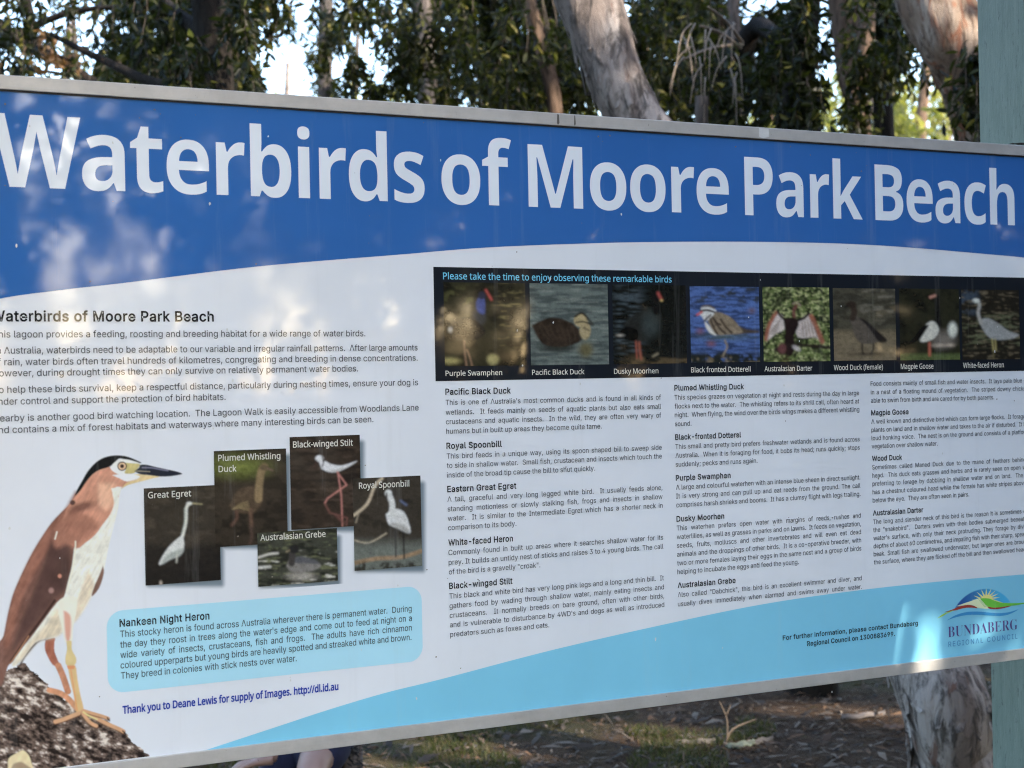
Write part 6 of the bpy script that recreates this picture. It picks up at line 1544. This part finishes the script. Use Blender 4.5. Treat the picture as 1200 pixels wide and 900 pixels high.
# ---- dense shaded crowns a little further back, leaving the gaps open
for px0, px1, Y, sd, lb in ((105, 295, 11.0, 91, 'dense shaded crown filling the dark area between far left branches and dark trunk'),
                            (480, 690, 11.5, 92, 'dense shaded crown filling the dark area left of the leaning pale trunk'),
                            (735, 938, 11.2, 93, 'dense shaded crown filling the dark area right of the leaning pale trunk'),
                            (1000, 1062, 10.6, 94, 'narrow shaded crown behind the tan trunk')):
    R_ = random.Random(sd)
    cl = []
    n = int((px1 - px0) / 3)
    for j in range(n):
        px, py = R_.uniform(px0 + 10, px1 - 10), R_.uniform(-70, 100 if sd != 94 else 85)
        if R_.random() < .14 or is_open(px, py) or is_open(px, py + 22): continue
        cl.append(C_at(px, py, Y + R_.uniform(-.8, .8), .15, .13))
    xm = (px0 + px1) / 2
    cl += [C_at(xm + R_.uniform(-90, 90), R_.uniform(-420, -150), Y, 1.2, .6) for _ in range(5)]
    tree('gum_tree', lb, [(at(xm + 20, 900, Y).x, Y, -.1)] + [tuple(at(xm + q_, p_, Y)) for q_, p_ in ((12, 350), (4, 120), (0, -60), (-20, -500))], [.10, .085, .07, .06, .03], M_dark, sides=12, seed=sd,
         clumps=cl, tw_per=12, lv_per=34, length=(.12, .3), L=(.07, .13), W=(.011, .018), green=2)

# ---- sunlit trees further off
R_ = random.Random(21)
far = [(1076, 17, .10), (410, 22, .09), (70, 19, .11), (560, 24, .10), (900, 21, .10), (1110, 25, .09), (215, 25, .12), (1015, 15, .06), (330, 28, .12), (750, 23, .10), (1040, 27, .1)]
fl = ['far pale trunk in the sunlit gap between the two right trunks', 'sunlit yellow green tree low in the big bright gap', 'sunlit tree seen through the branches at far left',
      'far sunlit tree behind the leaves above the word of', 'far sunlit tree just left of the dark heavy trunk', 'farther sunlit tree low beside the brown peeling trunk', 'far sunlit tree behind the dark thick left trunk',
      'thin far trunk by the foot of the tan trunk', 'pale green far tree at the left edge of the big bright gap', 'far sunlit tree just right of the leaning pale trunk', 'farthest pale tree right of the tan trunk']
for i, ((px, Y, r_), lb) in enumerate(zip(far, fl)):
    x = at(px, 200, Y).x
    top = 1.5 + .192 * Y + R_.uniform(-.3, .5)
    cl = []
    for j in range(13):
        a = R_.uniform(0, 6.28); q = R_.uniform(.2, 1.3)
        cl.append(((x + q * math.cos(a), Y + q * math.sin(a), R_.uniform(1.2 + .14 * Y, top + .1)), R_.uniform(.3, .5), R_.uniform(.2, .4)))
    tree('gum_tree', lb, [(x, Y, -.1), (x + .05, Y, 1.6), (x - .05, Y, 3.2), (x + .15, Y, top + .6)], [r_ * 1.2, r_, r_ * .85, r_ * .4], (M_tan, M_grey, M_paper)[i % 3], sides=10, seed=40 + i,
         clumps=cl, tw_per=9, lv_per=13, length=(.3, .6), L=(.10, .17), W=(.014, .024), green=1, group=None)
# low scrub far behind
def scrub(name, lab, cx, cy, n, spread, hgt, seed, green, low=.5):
    R = np.random.RandomState(seed)
    cl = [((cx + R.uniform(-spread, spread), cy + R.uniform(-1.5, 1.5), R.uniform(low, hgt)), R.uniform(.6, 1.1), R.uniform(.4, .7)) for _ in range(n)]
    LV, Q, LC, TV, TF = leaves_geo(R, cl, L=(.14, .26), W=(.02, .04), tw_per=11, lv_per=14, green=green)
    tag(mesh_obj(name, LV, Q, M_leaf, None, colors=LC), lab, 'scrub', kind='stuff')
scrub('far_scrub', 'belt of far sunlit scrub behind the trees', 0, 36, 110, 15, 7.9, 77, 1, 4.5)

# ---- unseen trees and scrub, added to shade the board and show in its gloss
def unseen_tree(x, y, sd, lab, n=30, rad=2.1, z0=2.7, z1=7.6, dens=13, group=None):
    R_ = random.Random(sd * 13)
    cl = []
    for j in range(n):
        a = R_.uniform(0, 6.28); q = rad * math.sqrt(R_.random())
        cl.append(((x + q * math.cos(a), y + q * math.sin(a), R_.uniform(z0, z1))), )
    cl = [(c_, R_.uniform(.6, .95), R_.uniform(.4, .7)) for c_ in cl]
    tree('gum_tree', lab, [(x, y, -.1), (x + .1, y, 2), (x - .2, y + .1, z1 * .6), (x, y, z1)], [.2, .16, .12, .04], M_grey, sides=12, seed=60 + sd,
         clumps=cl, tw_per=dens, lv_per=13, length=(.4, .8), L=(.16, .30), W=(.03, .055), group=group)
eu, ev = S(1060, 690); fu, fv = S(1042, 790)  # added trunk out of view; its shadow edge bounds the lit corner
lo_ = A0 + D * fu + Vector((0, 0, fv)) + SUN_DIR * 1.6; hi_ = A0 + D * eu + Vector((0, 0, ev)) + SUN_DIR * 1.6
ax_ = (hi_ - lo_).normalized()
side_ = ax_.cross(SUN_DIR).normalized()
if side_.dot(D) > 0: side_ = -side_
p0_ = lo_ + side_ * .16
tree('young_gum_tree', 'leaning young gum trunk just right of the viewer, its edge cutting the lit corner', [tuple(p0_ + ax_ * (t_ / ax_.z - p0_.z / ax_.z)) for t_ in (-.1, .8, 1.6, 2.4, 3.4)], [.18, .17, .16, .15, .12], M_grey, sides=20, seed=33, rings=40,
     clumps=[(tuple(p0_ + ax_ * 2.4 + Vector((.5, -.3, .3))), .9, .5), (tuple(p0_ + ax_ * 2.6 + Vector((-.3, -.2, .6))), .9, .5)], tw_per=20, lv_per=13, length=(.4, .8), L=(.12, .2), W=(.02, .04))
unseen_tree(4.7, -0.1, 1, 'dense leafy gum tree nearest the board on the sunny side, shading it', 60, 2.0, 2.9, 6.6, 18)
unseen_tree(7.2, -1.7, 2, 'tall dense gum tree behind the nearest shade tree', 70, 2.3, 3.4, 8.6, 16)
unseen_tree(8.6, 2.6, 3, 'broad gum tree standing to the right of the board', 60, 2.4, 2.4, 8.0, 15)
unseen_tree(7.2, 6.4, 10, 'gum tree off to the right beyond the teal post', 60, 2.2, 2.6, 8.0, 15)
unseen_tree(10.5, 7.6, 11, 'gum tree farther right, level with the leaning trunk', 60, 2.6, 2.2, 8.5, 15)
unseen_tree(11.5, 3.5, 12, 'outermost gum tree right of the board', 50, 2.6, 2.2, 9.0, 14)
unseen_tree(-2.6, 1.2, 21, 'spreading gum tree left of the viewer, its crown over the path', 60, 2.6, 3.6, 7.0, 14)
unseen_tree(15.5, -3.0, 23, 'tallest gum tree on the sunny side', 70, 3.0, 2.2, 11.0, 14)
unseen_tree(14.0, -10.0, 24, 'tall gum tree at the far end of the sunny side', 70, 3.0, 2.2, 11.0, 14)
unseen_tree(17.0, 5.0, 25, 'tall gum tree farthest to the right', 70, 3.0, 2.2, 11.0, 14)
unseen_tree(4.6, -4.6, 31, 'loose low crowned gum tree behind the viewer on the right', 50, 2.0, 1.2, 4.6, 3)
unseen_tree(8.8, -4.4, 32, 'second low crowned gum tree behind the viewer on the right', 50, 2.2, 1.4, 5.0, 3)
unseen_tree(9.6, -0.6, 34, 'low crowned gum tree facing the board from the right', 60, 2.0, 1.0, 4.6, 11)
for cx_, cy_, sd_ in ((4.5, -14, 1), (11, -13, 2), (17, -9, 3), (20, -3, 4), (21, 4, 5)):
    scrub('dark_scrub', ('belt of dark scrub behind the viewer, ' + ('at the far left', 'left of its middle', 'at its middle', 'right of its middle', 'at the far right')[sd_ - 1]), cx_, cy_, 46, 3.6, 1.3 if sd_ < 3 else 2.5, 300 + sd_, 2)
for x, y, sd in ((11.5, -4.5, 4), (-2.5, -6.5, 5), (3.5, -8.5, 7), (14.5, 0, 8), (14.5, -8, 6)):
    unseen_tree(x, y, sd, 'leafy gum tree well behind the viewer', group='gum trees well behind the viewer')

# ------------------------------------------------------------------ fallen stick, bark chip, dark tuft
g = ground_at(862, 878)
v_, f_ = merge([tube(resample([(g.x - .04, g.y, .0), tuple(at(852, 845, g.y)), tuple(at(843, 822, g.y))], 8), rad_at([.0045, .0035, .002], 9), 6),
                tube(resample([tuple(at(851, 838, g.y)), tuple(at(856, 826, g.y))], 4), rad_at([.004, .002], 5), 6),
                tube(resample([(g.x - .05, g.y, .005), tuple(at(858, 855, g.y + .02)), tuple(at(886, 843, g.y + .1))], 8), rad_at([.0075, .0055, .003], 9), 6)])
tag(mesh_obj('fallen_twig', v_, f_, simple_mat('dry_twig', (0.085, 0.06, 0.04), .8), None, True), 'forked pale dry twig standing up from the dirt below the board', 'twig')
def chip(px, py, L_, w_, ang_, col_, lab, nm='bark_chip'):
    g = ground_at(px, py)
    V, Fc = [], []
    n = 8
    for i in range(n + 1):
        t = i / n
        ww = w_ * (0.35 + 0.65 * math.sin(math.pi * min(max(t, .08), .94))) * (1 + .2 * math.sin(i * 2.3))
        for s_ in (-1, 0, 1):
            V.append(((t - .5) * L_, s_ * ww, .012 + .012 * (1 - s_ * s_) + .004 * math.sin(i * 1.7)))
    m_ = len(V)
    V += [(x, y, z - .006) for x, y, z in V]
    for i in range(n):
        for j in range(2):
            a = i * 3 + j
            Fc += [(a, a + 3, a + 4, a + 1), (a + m_, a + m_ + 1, a + m_ + 4, a + m_ + 3)]
        a = i * 3
        Fc += [(a, a + m_, a + m_ + 3, a + 3), (a + 2, a + 5, a + m_ + 5, a + m_ + 2)]
    Fc += [(0, 1, m_ + 1, m_), (1, 2, m_ + 2, m_ + 1), (n * 3, n * 3 + m_, n * 3 + m_ + 1, n * 3 + 1), (n * 3 + 1, n * 3 + m_ + 1, n * 3 + m_ + 2, n * 3 + 2)]
    o = mesh_obj(nm, V, Fc, simple_mat(nm + lab[:6], col_, .8, .3, 40), None)
    o.location = (g.x, g.y, ground_h(g.x, g.y)); o.rotation_euler = (0.05, -0.04, ang_)
    tag(o, lab, 'bark')
chip(868, 882, .13, .022, .42, (0.12, 0.135, 0.10), 'greenish flat bark chip on the dirt near the forked twig')
chip(890, 878, .14, .012, .5, (0.13, 0.11, 0.095), 'long pale grey bark chip just right of the greenish one')
chip(1012, 848, .20, .014, .15, (0.12, 0.10, 0.09), 'pale bark strip on the dirt left of the leaning trunk')
chip(818, 877, .15, .012, .05, (0.09, 0.075, 0.06), 'brown bark strip left of the greenish chip')
chip(1048, 862, .08, .012, -.2, (0.13, 0.08, 0.055), 'small reddish bark chip close to the leaning trunk')

# ------------------------------------------------------------------ person sitting beyond the board
def skin_mesh(name, chains, mat, parent, sub=2):
    """chains: lists of (point, radius); points shared between chains are welded"""
    key, V, E_, Rd = {}, [], [], []
    for ch in chains:
        prev = None
        for p, r_ in ch:
            kk = tuple(round(q, 4) for q in p)
            if kk not in key:
                key[kk] = len(V); V.append(kk); Rd.append(r_)
            i = key[kk]
            if prev is not None: E_.append((prev, i))
            prev = i
    me = bpy.data.meshes.new(name)
    me.from_pydata(V, E_, [])
    o = bpy.data.objects.new(name, me)
    COL.objects.link(o)
    o.parent = parent
    m = o.modifiers.new('skin', 'SKIN')
    for i, d in enumerate(me.skin_vertices[0].data if me.skin_vertices else []):
        pass
    if not me.skin_vertices:
        bm = __import__('bmesh').new(); bm.from_mesh(me); bm.verts.layers.skin.verify(); bm.to_mesh(me); bm.free()
    for i, d in enumerate(me.skin_vertices[0].data):
        rr = Rd[i]
        d.radius = rr if isinstance(rr, tuple) else (rr, rr)
        d.use_root = (i == 0)
    s_ = o.modifiers.new('sub', 'SUBSURF'); s_.levels = sub; s_.render_levels = sub
    me.materials.append(mat)
    m.use_smooth_shade = True
    return o
k = NT('skin')
v = k.coords()
k.set(Base_Color=k.mix(k.ramp(k.noise(v, 9, 4), [(0.35, 0), (0.7, 1)]), (0.30, 0.19, 0.145), (0.24, 0.14, 0.105)), Roughness=0.5)
k.b.inputs['Subsurface Weight'].default_value = 0.12
k.b.inputs['Subsurface Radius'].default_value = (0.02, 0.008, 0.004)
M_skin = k.m
M_nav = simple_mat('navy_cloth', (0.014, 0.018, 0.055), 0.9, 0.3, 60)
M_hair = simple_mat('dark_hair', (0.02, 0.014, 0.01), 0.6)
M_shirt = simple_mat('shirt_cloth', (0.25, 0.27, 0.32), 0.9)
kn = at(363, 888, 4.9)
pr = empty('person', (kn.x, kn.y + .42, 0))
tag(pr, 'person sitting beyond the board in navy shorts, bare knee showing under the bottom rail', 'person')
o0 = Vector((kn.x, kn.y + .42, 0))
kl = kn - o0 + Vector((0, 0, -.050))
hip = (0.02, 0.02, .41); hl = (.0 + kl.x + .03, .06, .40); hr = (-.15, .06, .40)
kr = Vector((-.10, -.24, .29))
ankL = (kl.x + .0, kl.y - .05, .08); ankR = (-.18, -.12, .06)
chest = (-.06, .10, .82); neck = (-.06, .07, .99)
def leg(hp, kn_, an):
    kn_ = tuple(kn_)
    th = tuple((a + b) / 2 for a, b in zip(hp, kn_))
    cf = tuple(a * .62 + b * .38 for a, b in zip(kn_, an))
    return [(hip, .12), (hp, .095), (th, .070), (kn_, .050), (tuple(a + b for a, b in zip(cf, (0, .02, 0))), .046), (an, .036), ((an[0], an[1] - .02, .035), .036), ((an[0], an[1] - .13, .025), .034), ((an[0], an[1] - .19, .02), .022)]
def arm(sh, el, wr, tip, sgn):
    ch = [[(chest, (.15, .10)), (sh, .052), (tuple((a + b) / 2 for a, b in zip(sh, el)), .045), (el, .036), (tuple((a + b) / 2 for a, b in zip(el, wr)), .034), (wr, .024)]]
    w_, t = Vector(wr), (Vector(tip) - Vector(wr)).normalized()
    sd = t.cross(Vector((0, 0, 1))).normalized()
    palm = w_ + t * .045
    ch.append([(wr, .024), (tuple(palm), (.034, .016))])
    for j, ln in enumerate((.072, .082, .076, .06)):
        b_ = palm + sd * (.027 - .018 * j) + t * .04
        ch.append([(tuple(palm), (.034, .016)), (tuple(b_), .010), (tuple(b_ + t * ln * .45 + Vector((0, 0, -.006))), .009), (tuple(b_ + t * ln * .75 + Vector((0, 0, -.020))), .0085), (tuple(b_ + t * ln * .95 + Vector((0, 0, -.036))), .0075)])
    b_ = w_ + t * .02 + sd * .03 * sgn
    ch.append([(wr, .024), (tuple(b_), .012), (tuple(b_ + t * .035 + sd * .022 * sgn), .011), (tuple(b_ + t * .062 + sd * .030 * sgn + Vector((0, 0, -.012))), .009)])
    return ch
hand = at(297, 893, 4.95) - o0
wrs = at(326, 892, 4.97) - o0
chains = [leg(hl, kl, ankL), leg(hr, kr, ankR), [(hip, .12), ((-.03, .07, .6), (.135, .1)), (chest, (.15, .10)), (neck, .055), ((-.06, .04, 1.06), .06)],
          *arm((-.24, .08, .88), (-.27, .0, .60), tuple(wrs + Vector((0, .0, .01))), tuple(hand), 1),
          *arm((.12, .08, .88), (.20, -.05, .64), (.17, -.26, .50), (.16, -.36, .46), -1)]
body = skin_mesh('body', chains, M_skin, pr)
# head with a face
hb_ = __import__('bmesh').new()
__import__('bmesh').ops.create_uvsphere(hb_, u_segments=28, v_segments=20, radius=1)
for q in hb_.verts:
    x, y, z = q.co
    jaw = 1 - .28 * max(0, -z) ** 1.3
    q.co = Vector((x * .074 * jaw, y * .092 * (1 - .12 * max(0, -z)), z * .115))
    if y < -.5:
        d = math.exp(-((x / .13) ** 2 + ((z + .12) / .22) ** 2)); q.co.y -= .020 * d           # nose
        for ex in (-.42, .42): q.co.y += .008 * math.exp(-(((x - ex) / .2) ** 2 + ((z - .05) / .14) ** 2))
        q.co.y -= .006 * math.exp(-((x / .3) ** 2 + ((z + .52) / .08) ** 2))
me = bpy.data.meshes.new('head'); hb_.to_mesh(me); hb_.free(); me.materials.append(M_skin)
me.polygons.foreach_set('use_smooth', np.ones(len(me.polygons), dtype=bool))
hd = bpy.data.objects.new('head', me); COL.objects.link(hd); hd.parent = pr; hd.location = (-.06, .015, 1.15); hd.rotation_euler = (.35, 0, .1)
def ball(name, c_, r_, mat, parent, sc_=(1, 1, 1)):
    b = __import__('bmesh').new(); __import__('bmesh').ops.create_uvsphere(b, u_segments=16, v_segments=10, radius=r_)
    for q in b.verts: q.co = Vector((q.co.x * sc_[0], q.co.y * sc_[1], q.co.z * sc_[2]))
    me = bpy.data.meshes.new(name); b.to_mesh(me); b.free(); me.materials.append(mat)
    o = bpy.data.objects.new(name, me); COL.objects.link(o); o.parent = parent; o.location = c_
    return o
M_eye = simple_mat('eye_white', (.7, .68, .65), .2, .02)
for ex in (-.03, .03):
    ball('eye', (ex, -.078, .006), .011, M_eye, hd)
    ball('ear', (ex * 2.4, .004, -.005), .02, M_skin, hd, (.4, .8, 1.3))
ball('mouth', (0, -.084, -.058), .018, simple_mat('lip', (.36, .14, .12), .5), hd, (1.1, .35, .28))
hr_ = ball('hair', (0, .014, .022), .1, M_hair, hd, (.83, .98, 1.07))
for q in hr_.data.vertices:
    if q.co.y < -.03 and q.co.z < .045: q.co.y = -.03 + (q.co.y + .03) * .1
    q.co += Vector((mnoise.noise(q.co * 60), mnoise.noise(q.co * 60 + Vector((5, 5, 5))), 0)) * .006
# shorts and shirt follow the body
def mixp(a, b, t): return tuple(x * (1 - t) + y * t for x, y in zip(a, b))
sh_ch = []
for hp, kn_, tt in ((hl, tuple(kl), .84), (hr, tuple(kr), 1.12)):
    sh_ch.append([(hip, .135), (hp, .112), (mixp(hp, kn_, .5), .102), (mixp(hp, kn_, tt), .094)])
sh_ch.append([(hip, .135), ((-.0, .05, .52), .125)])
skin_mesh('shorts', sh_ch, M_nav, pr)
skin_mesh('shirt', [[((-.0, .05, .50), (.14, .11)), ((-.03, .07, .6), (.148, .112)), (chest, (.165, .115)), ((-.06, .08, .94), .075)],
                    [(chest, (.165, .115)), ((-.24, .08, .88), .068), (mixp((-.24, .08, .88), (-.27, 0, .6), .55), .062)],
                    [(chest, (.165, .115)), ((.12, .08, .88), .068), (mixp((.12, .08, .88), (.20, -.05, .64), .55), .062)]], M_shirt, pr)
# low stump the person sits on
v_, f_ = tube([(0, 0, -.03), (0, 0, .1), (0, 0, .22), (0, 0, .295)], [.15, .14, .135, .135], 20, .06, 8)
st_ = mesh_obj('log_seat', v_, f_, M_grey, None, True); st_.location = (o0.x - .02, o0.y + .10, 0)
tag(st_, 'short sawn log under the sitting person', 'log seat')
# dark tuft of plant at the person's left
def tuft(px, py, Y, lab):
    c_ = at(px, py, Y); R = np.random.RandomState(31)
    Vs, Fs, Cs = [], [], []
    for i in range(420):
        a = R.rand() * 6.283; h_ = R.uniform(.3, 1.0) * (c_.z + .05); rr = R.uniform(.0, .05) + .05 * h_
        p0 = Vector((math.cos(a) * .03 * R.rand(), math.sin(a) * .03 * R.rand(), 0)); p1 = Vector((math.cos(a) * rr, math.sin(a) * rr, h_))
        sd = Vector((-math.sin(a), math.cos(a), 0)) * .006
        dr = Vector((math.cos(a), math.sin(a), R.uniform(-.9, .5))).normalized() * R.uniform(.03, .06)
        n0 = len(Vs); Vs += [p1, p1 + dr * .5 + sd, p1 + dr, p1 + dr * .5 - sd]; Fs.append((n0, n0 + 1, n0 + 2, n0 + 3)); Cs += [(.012, .011, .010)] * 4
    root = empty('small_shrub', (c_.x, c_.y, 0)); tag(root, lab, 'shrub')
    mesh_obj('leaves', Vs, Fs, M_litter, root, colors=np.array(Cs))['kind'] = 'stuff'
    v_, f_ = tube([(0, 0, -.03), (0.01, 0, c_.z * .5), (0, .01, c_.z)], [.008, .006, .003], 6)
    mesh_obj('stem', v_, f_, M_twig, root, True)
tuft(401, 874, 5.2, 'small dark shrub right of the sitting person under the board')
